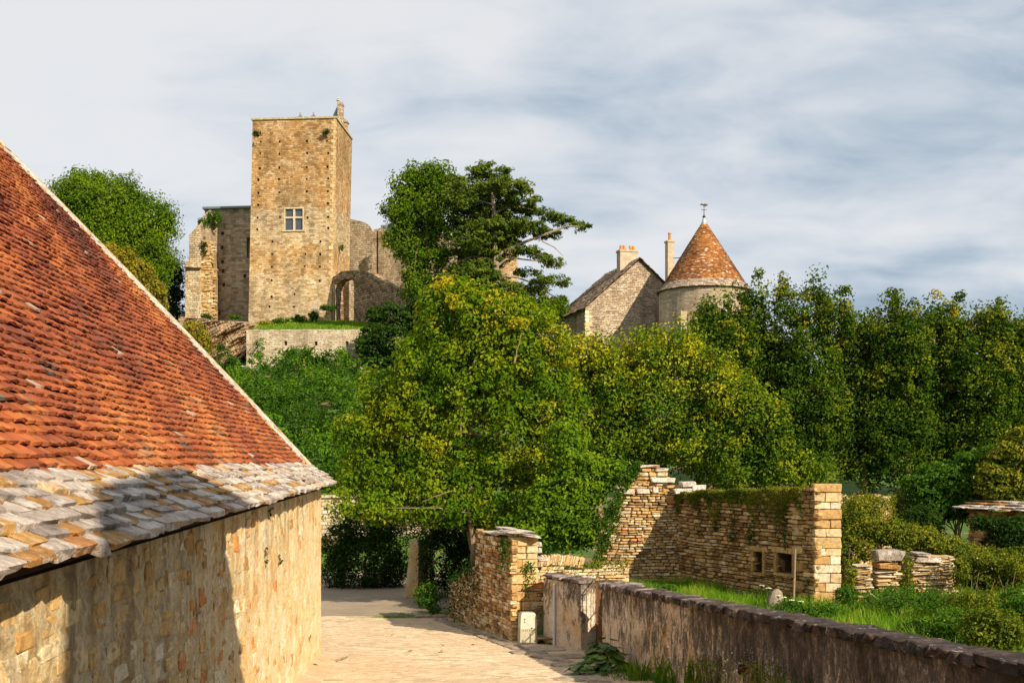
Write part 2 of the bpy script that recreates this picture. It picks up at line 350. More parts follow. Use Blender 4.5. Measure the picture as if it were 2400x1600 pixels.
M['coping'] = mat_piece('mossy_coping', [(0, (0.035, 0.024, 0.020)), (0.5, (0.10, 0.070, 0.060)), (1, (0.44, 0.35, 0.31))], grain=18, bump=1.0, mottled=0.6, lichen=[((0.50, 0.44, 0.40), 9, 0.60, 0.67, 0.75), ((0.012, 0.010, 0.008), 3, 0.48, 0.60, 0.8)], bdist=0.03)
KEEPC = [(0.15, (0.26, 0.165, 0.08)), (0.38, (0.43, 0.30, 0.155)), (0.6, (0.53, 0.40, 0.235)), (0.85, (0.62, 0.51, 0.35))]
M['keep'] = mat_masonry('keep_masonry', KEEPC, bw=0.46, bh=0.20, msize=.014, dist=.075, mortar=(0.34, 0.25, 0.14), zones=[(27.0, 38, (0.78, 0.58, 0.36), 0.95), (19.6, 23.4, (0.92, 0.72, 0.46), 0.8)])
M['castle'] = mat_masonry('castle_masonry', [(0.15, (0.28, 0.19, 0.10)), (0.4, (0.45, 0.34, 0.21)), (0.65, (0.55, 0.43, 0.28)), (0.9, (0.64, 0.54, 0.40))], bw=0.5, bh=0.24, mortar=(0.22, 0.16, 0.10), msize=.025, bump=1.0)
M['wing'] = mat_masonry('wing_masonry', [(0.15, (0.22, 0.15, 0.09)), (0.4, (0.36, 0.27, 0.18)), (0.65, (0.46, 0.36, 0.25)), (0.9, (0.54, 0.45, 0.33))], bw=0.6, bh=0.26, pale=0.2)
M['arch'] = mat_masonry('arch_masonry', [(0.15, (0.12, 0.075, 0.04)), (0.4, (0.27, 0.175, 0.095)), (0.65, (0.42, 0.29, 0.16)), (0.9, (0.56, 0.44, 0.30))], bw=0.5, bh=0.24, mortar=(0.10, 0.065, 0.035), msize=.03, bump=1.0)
M['terrace'] = mat_masonry('terrace_masonry', [(0.15, (0.36, 0.27, 0.17)), (0.4, (0.52, 0.42, 0.29)), (0.65, (0.60, 0.50, 0.37)), (0.9, (0.70, 0.61, 0.48))], bw=0.5, bh=0.17, mortar=(0.30, 0.22, 0.13))
M['house'] = mat_masonry('house_masonry', [(0.15, (0.24, 0.16, 0.10)), (0.4, (0.38, 0.28, 0.19)), (0.65, (0.47, 0.37, 0.27)), (0.9, (0.60, 0.50, 0.40))], bw=0.36, bh=0.14, mortar=(0.16, 0.11, 0.07), pale=0.25)
M['round_tower'] = mat_masonry('round_tower_masonry', [(0.15, (0.30, 0.21, 0.13)), (0.4, (0.42, 0.32, 0.22)), (0.65, (0.50, 0.39, 0.28)), (0.9, (0.58, 0.48, 0.36))], bw=0.4, bh=0.14, mortar=(0.34, 0.27, 0.19), pale=0.1, bump=0.4)
M['cornice'] = mat_plain('cornice_stone', (0.36, 0.32, 0.20), 0.95, var=0.4, scale=3, bump=0.6)
M['lead'] = mat_plain('lead_roof', (0.14, 0.18, 0.17), 0.5, 0.3, var=0.2)
M['hole'] = mat_plain('hole_dark', (0.05, 0.033, 0.02), 1.0)
M['glass'] = mat_plain('leaded_glass', (0.045, 0.055, 0.07), 0.15, 0.0, var=0.3, scale=2, spec=0.8, bump=0.3)
M['frame'] = mat_plain('window_stone', (0.50, 0.41, 0.28), 0.9, var=.3, scale=4)
M['conetile'] = mat_piece('cone_tile', [(0, (0.16, 0.06, 0.03)), (0.35, (0.31, 0.11, 0.035)), (0.7, (0.42, 0.17, 0.045)), (0.92, (0.44, 0.25, 0.10)), (1, (0.66, 0.60, 0.52))], grain=2.6, bump=0.6, mottled=0.5, lichen=[((0.52, 0.24, 0.05), 0.6, 0.50, 0.66, 0.5), ((0.20, 0.12, 0.07), 1.1, 0.55, 0.66, 0.6)])
M['coneslab'] = mat_piece('cone_slab', [(0, (0.24, 0.16, 0.11)), (0.5, (0.40, 0.30, 0.22)), (1, (0.58, 0.50, 0.42))], grain=3, bump=0.6, mottled=0.4)
M['houseroof'] = mat_piece('house_slab_roof', [(0, (0.13, 0.085, 0.055)), (0.5, (0.26, 0.18, 0.12)), (1, (0.38, 0.29, 0.21))], grain=3, bump=0.6, mottled=0.4)
M['chimney'] = mat_plaster('chimney_render', [(0.3, (0.40, 0.31, 0.22)), (0.7, (0.50, 0.41, 0.30))], [(0.58, 0.0), (0.8, 0.5)], grain=3)
M['pot'] = mat_plain('chimney_pot', (0.55, 0.20, 0.06), 0.8, var=0.3, scale=4)
M['metal'] = mat_plain('dark_metal', (0.07, 0.055, 0.045), 0.6, 0.6)
M['rust'] = mat_plain('rusty_metal', (0.16, 0.075, 0.035), 0.8, 0.2, var=0.4)
M['zinc'] = mat_plain('zinc', (0.36, 0.43, 0.45), 0.5, 0.5)
M['pipe'] = mat_plain('grey_pipe', (0.50, 0.55, 0.62), 0.5, 0.0, var=0.12)
M['plastic'] = mat_plain('cream_plastic', (0.44, 0.45, 0.36), 0.5, 0.0, var=0.10, scale=5, bump=0.08)  # cream lowered to put the cabinet's shade into its colour
M['plastic_low'] = mat_plain('cream_plastic_dirty', (0.38, 0.34, 0.24), 0.65, 0.0, var=0.18, scale=9, bump=0.1)
M['rail'] = mat_plain('pale_rail', (0.6, 0.62, 0.6), 0.5)
M['wood'] = mat_plain('weathered_wood', (0.24, 0.17, 0.11), 0.9, var=0.3, scale=14)
M['bark'] = mat_plain('tree_bark', (0.22, 0.155, 0.10), 0.95, var=0.45, scale=7, bump=0.9)
M['bark_pale'] = mat_plain('pine_bark', (0.26, 0.20, 0.15), 0.95, var=0.4, scale=2, bump=0.9)
M['rock'] = mat_plaster('rock_face', [(0.3, (0.20, 0.13, 0.07)), (0.5, (0.38, 0.26, 0.15)), (0.7, (0.54, 0.40, 0.24))], [(0.50, 0.0), (0.62, 0.75)], grain=2.5, bump=1.0)
M['sett'] = mat_piece('paving_sett', [(0, (0.57, 0.41, 0.265)), (0.5, (0.64, 0.475, 0.32)), (1, (0.69, 0.545, 0.39))], grain=10, bump=0.4, mottled=0.28, lichen=[((0.44, 0.31, 0.18), 0.9, 0.50, 0.64, 0.55), ((0.28, 0.19, 0.11), 6.0, 0.62, 0.70, 0.5)])
M['kerb_grey'] = mat_plain('grey_boulder', (0.20, 0.16, 0.12), 0.95, var=0.4, scale=6, bump=0.6)
M['kerb'] = mat_piece('kerb_stone', [(0, (0.18, 0.13, 0.09)), (0.5, (0.30, 0.23, 0.16)), (1, (0.42, 0.34, 0.25))], grain=10, bump=0.7, mottled=0.5)
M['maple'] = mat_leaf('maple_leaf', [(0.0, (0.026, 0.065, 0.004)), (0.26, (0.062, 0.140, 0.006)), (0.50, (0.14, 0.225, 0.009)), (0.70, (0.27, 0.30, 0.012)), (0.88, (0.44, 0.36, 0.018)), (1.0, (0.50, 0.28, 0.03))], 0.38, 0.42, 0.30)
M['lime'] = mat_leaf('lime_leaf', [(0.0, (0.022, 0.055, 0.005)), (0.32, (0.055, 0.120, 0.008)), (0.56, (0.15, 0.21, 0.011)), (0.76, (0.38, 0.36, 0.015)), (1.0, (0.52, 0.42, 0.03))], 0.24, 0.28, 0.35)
M['limerow'] = mat_leaf('lime_row_leaf', [(0.0, (0.014, 0.036, 0.004)), (0.36, (0.034, 0.080, 0.006)), (0.62, (0.10, 0.155, 0.009)), (0.82, (0.30, 0.27, 0.014)), (1.0, (0.50, 0.32, 0.03))], 0.22, 0.22, 0.35)
M['green'] = mat_leaf('bright_green_leaf', [(0.0, (0.022, 0.062, 0.008)), (0.5, (0.060, 0.145, 0.013)), (0.8, (0.13, 0.23, 0.018)), (1.0, (0.28, 0.28, 0.03))], 0.38, 0.3, 0.8)
M['bright'] = mat_leaf('sunny_leaf', [(0.0, (0.035, 0.085, 0.008)), (0.4, (0.10, 0.20, 0.012)), (0.75, (0.22, 0.32, 0.016)), (1.0, (0.38, 0.36, 0.03))], 0.40, 0.35, 0.9)
M['slope'] = mat_leaf('bramble_leaf', [(0.0, (0.018, 0.050, 0.006)), (0.35, (0.038, 0.105, 0.008)), (0.62, (0.10, 0.20, 0.011)), (1.0, (0.24, 0.32, 0.02))], 0.3, 0.45, 0.35)
M['dark'] = mat_leaf('dark_green_leaf', [(0.0, (0.012, 0.032, 0.006)), (0.5, (0.026, 0.065, 0.009)), (1.0, (0.07, 0.12, 0.015))], 0.25, 0.3, 0.8)
M['pine'] = mat_leaf('pine_needle', [(0.0, (0.030, 0.060, 0.008)), (0.5, (0.085, 0.130, 0.012)), (1.0, (0.20, 0.22, 0.02))], 0.15, 0.25, 0.4)
M['bigtree'] = mat_leaf('broad_tree_leaf', [(0.0, (0.035, 0.080, 0.005)), (0.5, (0.105, 0.185, 0.008)), (1.0, (0.24, 0.31, 0.012))], 0.3, 0.3, 0.2)
M['yellow'] = mat_leaf('yellow_leaf', [(0.0, (0.11, 0.12, 0.015)), (0.5, (0.30, 0.25, 0.025)), (1.0, (0.46, 0.34, 0.04))], 0.35, 0.3, 0.4)
M['ivy'] = mat_leaf('ivy_leaf', [(0.0, (0.030, 0.055, 0.008)), (0.45, (0.12, 0.16, 0.014)), (0.78, (0.27, 0.24, 0.02)), (1.0, (0.26, 0.10, 0.03))], 0.25, 0.4, 1.5)
M['grass'] = mat_leaf('grass_blade', [(0.0, (0.045, 0.10, 0.010)), (0.5, (0.10, 0.215, 0.014)), (0.85, (0.18, 0.30, 0.02)), (1.0, (0.36, 0.34, 0.06))], 0.4, 0.35, 1.2, 0.05)
M['moss'] = mat_leaf('moss', [(0.0, (0.05, 0.06, 0.012)), (0.5, (0.16, 0.14, 0.02)), (1.0, (0.40, 0.20, 0.03))], 0.1, 0.3, 2)
M['flower_white'] = mat_plain('white_umbel', (0.70, 0.72, 0.55), 0.8)
M['flower_red'] = mat_plain('dark_red_petal', (0.085, 0.008, 0.014), 0.5, var=0.3)
M['lavender'] = mat_plain('lavender_bloom', (0.22, 0.19, 0.24), 0.9, var=0.3)
M['dry'] = mat_plain('dry_leaf', (0.30, 0.13, 0.05), 0.9, var=0.3)
M['skin'] = mat_plain('skin', (0.45, 0.25, 0.17), 0.6)
M['cloth_red'] = mat_plain('red_cloth', (0.30, 0.04, 0.04), 0.9); M['cloth_grey'] = mat_plain('grey_cloth', (0.12, 0.13, 0.15), 0.9)

def mat_ground():
    m, nt, out = newmat('ground_soil'); b = NB(nt); p = b.pos()
    n1 = b.noise(p, 0.6, 5, 0.6); n2 = b.noise(p, 6, 6, 0.7)
    soil = b.ramp(n2, [(0.3, (0.13, 0.09, 0.05)), (0.7, (0.24, 0.18, 0.10))])
    grass = b.ramp(n2, [(0.3, (0.035, 0.075, 0.012)), (0.7, (0.085, 0.15, 0.02))])
    col = b.mix(b.ramp(n1, [(0.36, 0.0), (0.46, 1.0)]), soil, grass)
    b.finish(out, col, 1.0, b.bump(n2, 0.7, 0.05)); return m
def mat_road():
    m, nt, out = newmat('road_bed'); b = NB(nt); p = b.pos()
    n1 = b.noise(p, 0.9, 4, 0.6); n2 = b.noise(p, 22, 5, 0.7)
    col = b.ramp(n1, [(0.3, (0.42, 0.31, 0.19)), (0.7, (0.54, 0.41, 0.26))])
    col = b.mix(1.0, col, b.ramp(n2, [(0.3, 0.7), (0.7, 1.15)]), 'MULTIPLY')
    b.finish(out, col, 0.95, b.bump(n2, 0.5, 0.02)); return m
M['ground'] = mat_ground(); M['road'] = mat_road()

# ------------------------------------------------------------------ pieces: single stones, tiles, slabs
def unit_stone(r, ch=0.16, jit=0.07):
    """rounded block in [-.5,.5]^3: 24 corner points, 26 faces"""
    V = []; idx = {}
    for sx in (-1, 1):
        for sy in (-1, 1):
            for sz in (-1, 1):
                s = (sx, sy, sz); base = np.array(s) * 0.5 + r.uniform(-jit, jit, 3)
                for ax in range(3):
                    q = base.copy()
                    for k in range(3):
                        if k != ax: q[k] -= s[k] * ch * r.uniform(0.6, 1.3)
                    idx[(s, ax)] = len(V); V.append(q)
    Fc = []
    for ax in range(3):
        o = [k for k in range(3) if k != ax]
        for sg in (-1, 1):
            loop = []
            for a, b_ in ((-1, -1), (1, -1), (1, 1), (-1, 1)):
                s = [0, 0, 0]; s[ax] = sg; s[o[0]] = a; s[o[1]] = b_; loop.append(idx[(tuple(s), ax)])
            Fc.append(loop)
    for ax in range(3):                    # edges parallel to ax
        o = [k for k in range(3) if k != ax]
        for a in (-1, 1):
            for b_ in (-1, 1):
                s0 = [0, 0, 0]; s0[o[0]] = a; s0[o[1]] = b_; s1 = list(s0); s0[ax] = -1; s1[ax] = 1
                s0, s1 = tuple(s0), tuple(s1)
                Fc.append([idx[(s0, o[0])], idx[(s0, o[1])], idx[(s1, o[1])], idx[(s1, o[0])]])
    V = np.array(V)
    for s in [(a, b_, c) for a in (-1, 1) for b_ in (-1, 1) for c in (-1, 1)]:
        Fc.append([idx[(s, 0)], idx[(s, 1)], idx[(s, 2)], idx[(s, 2)]])
    tris = []
    for f in Fc:
        f2 = f if f[2] != f[3] else f[:3]
        c = V[f2].mean(0); n = np.cross(V[f2[1]] - V[f2[0]], V[f2[2]] - V[f2[0]])
        if np.dot(n, c) < 0: f2 = f2[::-1]
        tris.append(f2[:3])
        if len(f2) == 4: tris.append([f2[0], f2[2], f2[3]])
    return V, np.array(tris)
def unit_tile(r):
    """flat clay tile, x across [-.5,.5], y up the slope [0,1], z thickness [0,1], slightly bowed with a worn lower edge"""
    xs = [-0.5, 0.0, 0.5]; V = []; bow = r.uniform(0.2, 0.9)
    for z in (0, 1):
        for y in (0, 1):
            for x in xs:
                V.append((x + r.uniform(-0.02, 0.02), y + (0.05 * (1 - (2 * x) ** 2) * -1 if y == 0 else 0) + (r.uniform(-0.04, 0.04) if y == 0 else 0), z + bow * (1 - (2 * x) ** 2) * 0.8))
    V = np.array(V); q = []
    b, t = 0, 6
    for i in (0, 1):
        q += [[t + i, t + i + 1, t + 4 + i, t + 3 + i], [b + i, b + 3 + i, b + 4 + i, b + i + 1], [b + i, b + i + 1, t + i + 1, t + i]]
    q += [[b, t, t + 3, b + 3], [b + 2, b + 5, t + 5, t + 2]]
    tr = []
    for f in q: tr += [[f[0], f[1], f[2]], [f[0], f[2], f[3]]]
    return V, np.array(tr)
_r = np.random.default_rng(3)
STONES = [unit_stone(_r) for _ in range(16)]
SLABS = [unit_stone(_r, 0.2, 0.10) for _ in range(12)]
TILES = [unit_tile(_r) for _ in range(10)]
EAVES = [unit_stone(_r, 0.085, 0.075) for _ in range(24)]
BLOCKS = [unit_stone(_r, 0.045, 0.035) for _ in range(12)]
RUBBLE = [unit_stone(_r, 0.06, 0.085) for _ in range(16)]

class Pieces:
    def __init__(s, units, tints=20): s.u = units; s.items = []; s.cache = {}; s.tints = tints
    def add(s, c, ax, ay, az, rnd=None, k=None):
        Mx = np.eye(4); Mx[:3, 0] = ax; Mx[:3, 1] = ay; Mx[:3, 2] = az; Mx[:3, 3] = c
        s.items.append((Mx, int(rng.integers(len(s.u))) if k is None else k, float(rng.random()) if rnd is None else min(max(rnd, 0), 1)))
    def finish(s, name, parent, mat, limit=300, rest='stonework', minpx=7.0):
        if not s.items: return
        sc = []
        for i, (Mx, k, r_) in enumerate(s.items):
            c = Mx[:3, 3]; D = max(c[1], 0.5); px = CX + c[0] / D * F; py = HY - c[2] / D * F
            L = sorted([np.linalg.norm(Mx[:3, j]) for j in range(3)])
            v = F * math.sqrt(L[2] * L[1]) / D
            if c[1] < 0.5 or px < -30 or px > 2430 or py < -30 or py > 1630: v = -1
            sc.append(v)
        order = np.argsort(sc)[::-1]; single = set(int(i) for i in order[:limit] if sc[i] > minpx)
        VV, TT, RR = [], [], []; off = 0
        for i, (Mx, k, r_) in enumerate(s.items):
            V, T = s.u[k]
            if i in single:
                t = round(r_ * s.tints) / s.tints; key = (k, t)
                if key not in s.cache:
                    s.cache[key] = mesh_np(name, V, T, mat, np.full(len(T), t))
                o = bpy.data.objects.new(name, s.cache[key]); COL.objects.link(o)
                o.parent = parent; w = WORLD_LOC.get(parent.name, Vector((0, 0, 0)))
                o.matrix_parent_inverse = Matrix.Translation(-w)
                o.matrix_basis = Matrix(Mx.tolist())
            else:
                VV.append(V @ Mx[:3, :3].T + Mx[:3, 3]); TT.append(T + off); RR.append(np.full(len(T), r_)); off += len(V)
        if VV:
            me = mesh_np(rest, np.concatenate(VV), np.concatenate(TT), mat, np.concatenate(RR))
            o = add_mesh(rest, me, parent); o['kind'] = 'stuff'

def vn(x): x = np.asarray(x, float); return x / np.linalg.norm(x)
def smooth_noise(seed, n=7, lo=0.5, hi=4.0):
    r = np.random.default_rng(seed); fr = r.uniform(lo, hi, (n, 3)); ph = r.uniform(0, 6.28, n); am = 1 / (1 + np.linalg.norm(fr, axis=1))
    return lambda p: float(np.sum(am * np.sin(fr @ np.asarray(p, float)[:3] + ph)))

def coursed(pc, O, u, n, w, ztop, zbot, ch=(0.07, 0.12), ln=(0.14, 0.36), depth=0.16, skip=None, gap=0.012, bulge=0.03, tint=None, seed=1, big=0.0):
    """lay stones in courses on the plane O + u*t (n points outward); ztop/zbot are functions of t or numbers"""
    r = np.random.default_rng(seed); u = vn(u); n = vn(n); z3 = np.array([0, 0, 1.0]); O = np.array(O, float)
    ft = ztop if callable(ztop) else (lambda t: ztop); fb = zbot if callable(zbot) else (lambda t: zbot)
    ts = np.linspace(0, w, 40); zmin = min(fb(t) for t in ts); zmax = max(ft(t) for t in ts)
    wav = smooth_noise(seed + 5, lo=0.6, hi=3.0)
    z = zmin - 0.05
    while z < zmax:
        h = r.uniform(*ch)
        t = -r.uniform(0, 0.1)
        while t < w:
            l = r.uniform(*ln) * (1.0 + (r.random() < big) * 0.8)
            if t + l > w: l = max(w - t, 0.05)
            tc = t + l / 2; zc = z + h / 2 + 0.02 * wav((tc * 1.5, z * 0.7, 0))
            if zc + h * 0.3 < ft(min(max(tc, 0), w)) and zc > fb(min(max(tc, 0), w)) - 0.12 and not (skip and skip(tc, zc)):
                d = r.uniform(-0.4, 1) * bulge
                sub = (r.random() < 0.13 and h > ch[0] * 1.2)
                hs = [(zc, h)] if not sub else [(zc - h / 4, h / 2), (zc + h / 4, h / 2)]
                for (zz, hh) in hs:
                    a = r.uniform(-0.03, 0.03)
                    ux = u * math.cos(a) + z3 * math.sin(a); zx = z3 * math.cos(a) - u * math.sin(a)
                    c = O * [1, 1, 0] + u * tc + n * (d - depth / 2) + z3 * zz
                    pc.add(c, ux * (l - gap), -n * depth, zx * (hh - gap * r.uniform(0.6, 1.6)), tint(tc, zz, r) if tint else r.random())
            t += l
        z += h
def core_wall(name, O, u, n, w, ztop, zbot, th, mat, parent, inset=0.05, steps=24, holes=None):
    """solid backing of a stone wall: a strip whose top follows ztop, set back behind the stone faces"""
    u = vn(u); n = vn(n); O = np.array(O, float); ft = ztop if callable(ztop) else (lambda t: ztop); fb = zbot if callable(zbot) else (lambda t: zbot)
    m = MB(); ts = np.linspace(inset, w - inset, steps + 1)
    def pt(t, o, z): q = O * [1, 1, 0] + u * t + n * o; return (q[0], q[1], z)
    for a, b_ in zip(ts[:-1], ts[1:]):
        m.face([pt(a, -inset, fb(a) - .2), pt(b_, -inset, fb(b_) - .2), pt(b_, -inset, ft(b_) - .05), pt(a, -inset, ft(a) - .05)])
        m.face([pt(a, -th, fb(a) - .2), pt(a, -th, ft(a) - .05), pt(b_, -th, ft(b_) - .05), pt(b_, -th, fb(b_) - .2)])
        m.face([pt(a, -inset, ft(a) - .05), pt(b_, -inset, ft(b_) - .05), pt(b_, -th, ft(b_) - .05), pt(a, -th, ft(a) - .05)])
    for t in (ts[0], ts[-1]): m.face([pt(t, -inset, fb(t) - .2), pt(t, -inset, ft(t) - .05), pt(t, -th, ft(t) - .05), pt(t, -th, fb(t) - .2)])
    return m.build(name, mat, parent)

def holed(m, O, u, w, z0, z1, holes, n, depth, shear=0.0):
    """panel in plane O+u*t with rectangular recesses; holes = (t0,t1,z0,z1[,depth])"""
    u = vn(u); n = vn(n); O = np.array(O, float)
    tx = sorted(set([0, w] + [v for h in holes for v in h[:2]])); zx = sorted(set([z0, z1] + [v for h in holes for v in h[2:4]]))
    def pt(t, z, o=0): q = O * [1, 1, 0] + u * (t + shear * (z - z1)) + n * o; return (q[0], q[1], z)
    for a, b_ in zip(tx[:-1], tx[1:]):
        for c, d in zip(zx[:-1], zx[1:]):
            mt, mz = (a + b_) / 2, (c + d) / 2
            if any(h[0] < mt < h[1] and h[2] < mz < h[3] for h in holes): continue
            m.face([pt(a, c), pt(b_, c), pt(b_, d), pt(a, d)], [(a, c), (b_, c), (b_, d), (a, d)])
    for h in holes:
        a, b_, c, d = h[:4]; dp = h[4] if len(h) > 4 else depth
        m.face([pt(a, c, -dp), pt(b_, c, -dp), pt(b_, d, -dp), pt(a, d, -dp)], [(a, c), (b_, c), (b_, d), (a, d)])
        for (p, q) in (((a, c), (b_, c)), ((b_, c), (b_, d)), ((b_, d), (a, d)), ((a, d), (a, c))):
            m.face([pt(*p), pt(*p, -dp), pt(*q, -dp), pt(*q)], [(0, 0), (0, dp), (.3, dp), (.3, 0)])
    return pt

# ------------------------------------------------------------------ foliage
def leaf_obj(name, C, Nr, size, rnd, mat, parent=None, aspect=0.62, bend=0.25, seed=0):
    r = np.random.default_rng(seed + 11); n = len(C); C = np.asarray(C); Nr = Nr / (np.linalg.norm(Nr, axis=1, keepdims=True) + 1e-9)
    a = np.cross(Nr, r.normal(size=(n, 3))); a /= np.linalg.norm(a, axis=1, keepdims=True) + 1e-9; b = np.cross(Nr, a)
    s = (size * np.ones(n))[:, None]; dr = Nr * s * bend
    V = np.stack([C - a * s * 0.5 - dr, C - b * s * 0.5 * aspect, C + a * s * 0.5 - dr, C + b * s * 0.5 * aspect], 1).reshape(-1, 3)
    Fq = np.arange(n * 4).reshape(n, 4)
    return add_mesh(name, mesh_np(name, V, Fq, mat, np.clip(rnd, 0, 1)), parent)
def crown(lobes, n, leaf, seed=0, clump=0.32, per=26, shell=(0.55, 1.04), up=0.45, flat=1.0, topk=0.25, spread=1.0):
    """leaf centres in clumps through the outer volume of ellipsoid lobes (cx,cy,cz,rx,ry,rz)"""
    r = np.random.default_rng(seed); lb = np.array(lobes, float)
    area = (lb[:, 3] * lb[:, 4] + lb[:, 4] * lb[:, 5] + lb[:, 3] * lb[:, 5]); pr = area / area.sum()
    K = max(4, n // per); li = r.choice(len(lb), K, p=pr)
    d = r.normal(size=(K, 3)); d /= np.linalg.norm(d, axis=1, keepdims=True)
    rad = shell[0] + (shell[1] - shell[0]) * r.random(K) ** 0.45
    fr = r.uniform(1.5, 4.5, (5, 3)); ph = r.uniform(0, 6.3, 5); lump = 1 + 0.10 * np.sin(d @ fr.T + ph).sum(1) / 1.6
    cen = lb[li, :3] + d * lb[li, 3:] * (rad * lump)[:, None]
    crn = r.random(K); ci = np.repeat(np.arange(K), per); m = len(ci)
    csz = (clump * r.uniform(0.55, 1.35, K))[ci]
    od = r.normal(size=(m, 3)); od /= np.linalg.norm(od, axis=1, keepdims=True)
    C = cen[ci] + od * (csz * (0.45 + 0.75 * r.random(m) ** 0.7))[:, None] * [1, 1, flat * .85]
    Nr = od * 0.85 + d[ci] * 0.30 + np.array([0, 0, up * .6]) + r.normal(size=(m, 3)) * 0.36 * spread
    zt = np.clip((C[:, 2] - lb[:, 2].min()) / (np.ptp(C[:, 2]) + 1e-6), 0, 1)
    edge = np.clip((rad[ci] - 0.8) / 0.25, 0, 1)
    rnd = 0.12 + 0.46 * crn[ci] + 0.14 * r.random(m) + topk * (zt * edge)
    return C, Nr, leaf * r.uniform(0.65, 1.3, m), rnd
def lobe(px, py, rx, ry, D, rd=None):
    p = P(px, py, D); a, b_ = rx / F * D, ry / F * D; return (p.x, p.y, p.z, a, a if rd is None else rd, b_)
def tube(mb, pts, r0, r1, n=6):
    pts = [Vector(p) for p in pts]
    for i in range(len(pts) - 1):
        a = r0 + (r1 - r0) * i / (len(pts) - 1); b_ = r0 + (r1 - r0) * (i + 1) / (len(pts) - 1); mb.bar(pts[i], pts[i + 1], a, b_, n)
def limb(mb, a, b_, r0, r1, seed=0, bend=0.12, k=6, n=6):
    rr = random.Random(seed); a, b_ = Vector(a), Vector(b_); L = (b_ - a).length; pts = [a]
    o = Vector((rr.uniform(-1, 1), rr.uniform(-1, 1), rr.uniform(-.3, 1))) * L * bend
    for i in range(1, k): t = i / k; pts.append(a.lerp(b_, t) + o * math.sin(t * math.pi) + Vector((rr.uniform(-1, 1), rr.uniform(-1, 1), rr.uniform(-1, 1))) * L * 0.02)
    tube(mb, pts + [b_], r0, r1, n); return pts + [b_]
def make_tree(name, label, base, lobes, n, leaf, mat, cat='tree', group=None, seed=0, trunk=(0.25, 0.08), bark='bark', limbs=8, aspect=.62, **kw):
    t = thing(name, label, cat, base, group); mb = MB(); rr = random.Random(seed); b0 = Vector(base)
    top = max(lobes, key=lambda l: l[2]); cx = sum(l[0] * l[3] for l in lobes) / sum(l[3] for l in lobes); cy = sum(l[1] * l[3] for l in lobes) / sum(l[3] for l in lobes)
    hub = Vector((b0.x * .5 + cx * .5, b0.y * .5 + cy * .5, b0.z + (top[2] - b0.z) * 0.42))
    if trunk[0] > 0:
        limb(mb, b0 - Vector((0, 0, .3)), hub, trunk[0], trunk[0] * .6, seed, 0.04, 5, 8)
        limb(mb, hub, (top[0], top[1], top[2] + top[5] * .5) if limbs else (hub.x, hub.y, hub.z + (top[2] - hub.z) * .6), trunk[0] * .6, trunk[1] * .4, seed + 1, 0.05, 6)
        for i in range(limbs):
            l = lobes[rr.randrange(len(lobes))]
            e = Vector((l[0] + rr.uniform(-.7, .7) * l[3], l[1] + rr.uniform(-.7, .7) * l[4], l[2] + rr.uniform(-.5, .7) * l[5]))
            s = b0.lerp(hub, rr.uniform(.55, 1)) if rr.random() < .5 else hub.lerp(Vector((top[0], top[1], top[2])), rr.uniform(0, .7))
            limb(mb, s, e, trunk[0] * .32, trunk[1] * .3, seed + 7 + i, 0.12, 5, 5)
        mb.build('trunk', M[bark], t)
    C, Nr, s, rn = crown(lobes, n, leaf, seed, **kw)
    leaf_obj('crown' if cat == 'tree' else 'foliage', C, Nr, s, rn, M[mat], t, seed=seed, aspect=aspect)
    return t
# ================================================================== SETTING: ground and road
def grid_mesh(name, xs, ys, hf, mat, uvs=1.0):
    X, Y = np.meshgrid(xs, ys); Z = hf(X, Y); V = np.stack([X, Y, Z], -1).reshape(-1, 3); nx, ny = len(xs), len(ys)
    i = (np.arange(ny - 1)[:, None] * nx + np.arange(nx - 1)[None, :]).ravel(); Fq = np.stack([i, i + 1, i + 1 + nx, i + nx], 1)
    return mesh_np(name, V, Fq, mat, smooth=True)
xs = np.concatenate([-np.geomspace(4000, 60, 14), np.arange(-55, -12, 1.5), np.arange(-12, 14, 0.2), np.arange(14, 60, 1.5), np.geomspace(61, 4000, 14)])
ys = np.concatenate([-np.geomspace(400, 20, 8), np.arange(-18, 3, 1.0), np.arange(3, 42, 0.3), np.arange(42, 52, 0.2), np.arange(52, 96, 1.5), np.arange(96, 101, 0.2), np.arange(101, 125, 1.0), np.geomspace(126, 5000, 26)])
ground = add_mesh('ground', grid_mesh('ground', xs, ys, lambda x, y: gh(x, y), M['ground'])); ground['kind'] = 'structure'
# barn frame
BC = np.array([-3.94, 22.0, 0.0]); BU = vn([0.084, -1, 0]); BN = vn([1, 0.084, 0])      # far foot, towards the camera, out of the wall
def barn(t, off, z): q = BC + BU * t + BN * off; return np.array([q[0], q[1], z])
# road: a sheet 4 mm above the ground between the barn wall and the right-hand walls, and its setts
def road_edges(y):
    l = -3.94 + 0.084 * (22 - y) if y < 22 else np.interp(y, [22, 23, 30, 46], [-3.94, -6, -9, -12])
    r = float(np.interp(y, WLINE[:, 0], WLINE[:, 1])) - 0.02
    return l, r
rv = []; ry = np.arange(2.0, 31.5, 0.4)
for y in ry:
    l, r_ = road_edges(y)
    for k in range(13): x = l + (r_ - l) * k / 12; rv.append((x, y, float(np.interp(y, RP[:, 0], RP[:, 1])) + 0.006))
rf = [[j * 13 + k, j * 13 + k + 1, (j + 1) * 13 + k + 1, (j + 1) * 13 + k] for j in range(len(ry) - 1) for k in range(12)]
road = add_mesh('road', mesh_np('road', rv, rf, M['road'], smooth=True)); road['kind'] = 'structure'
pc = Pieces(BLOCKS); y = 17.2
def zr(y): return float(np.interp(y, RP[:, 0], RP[:, 1]))
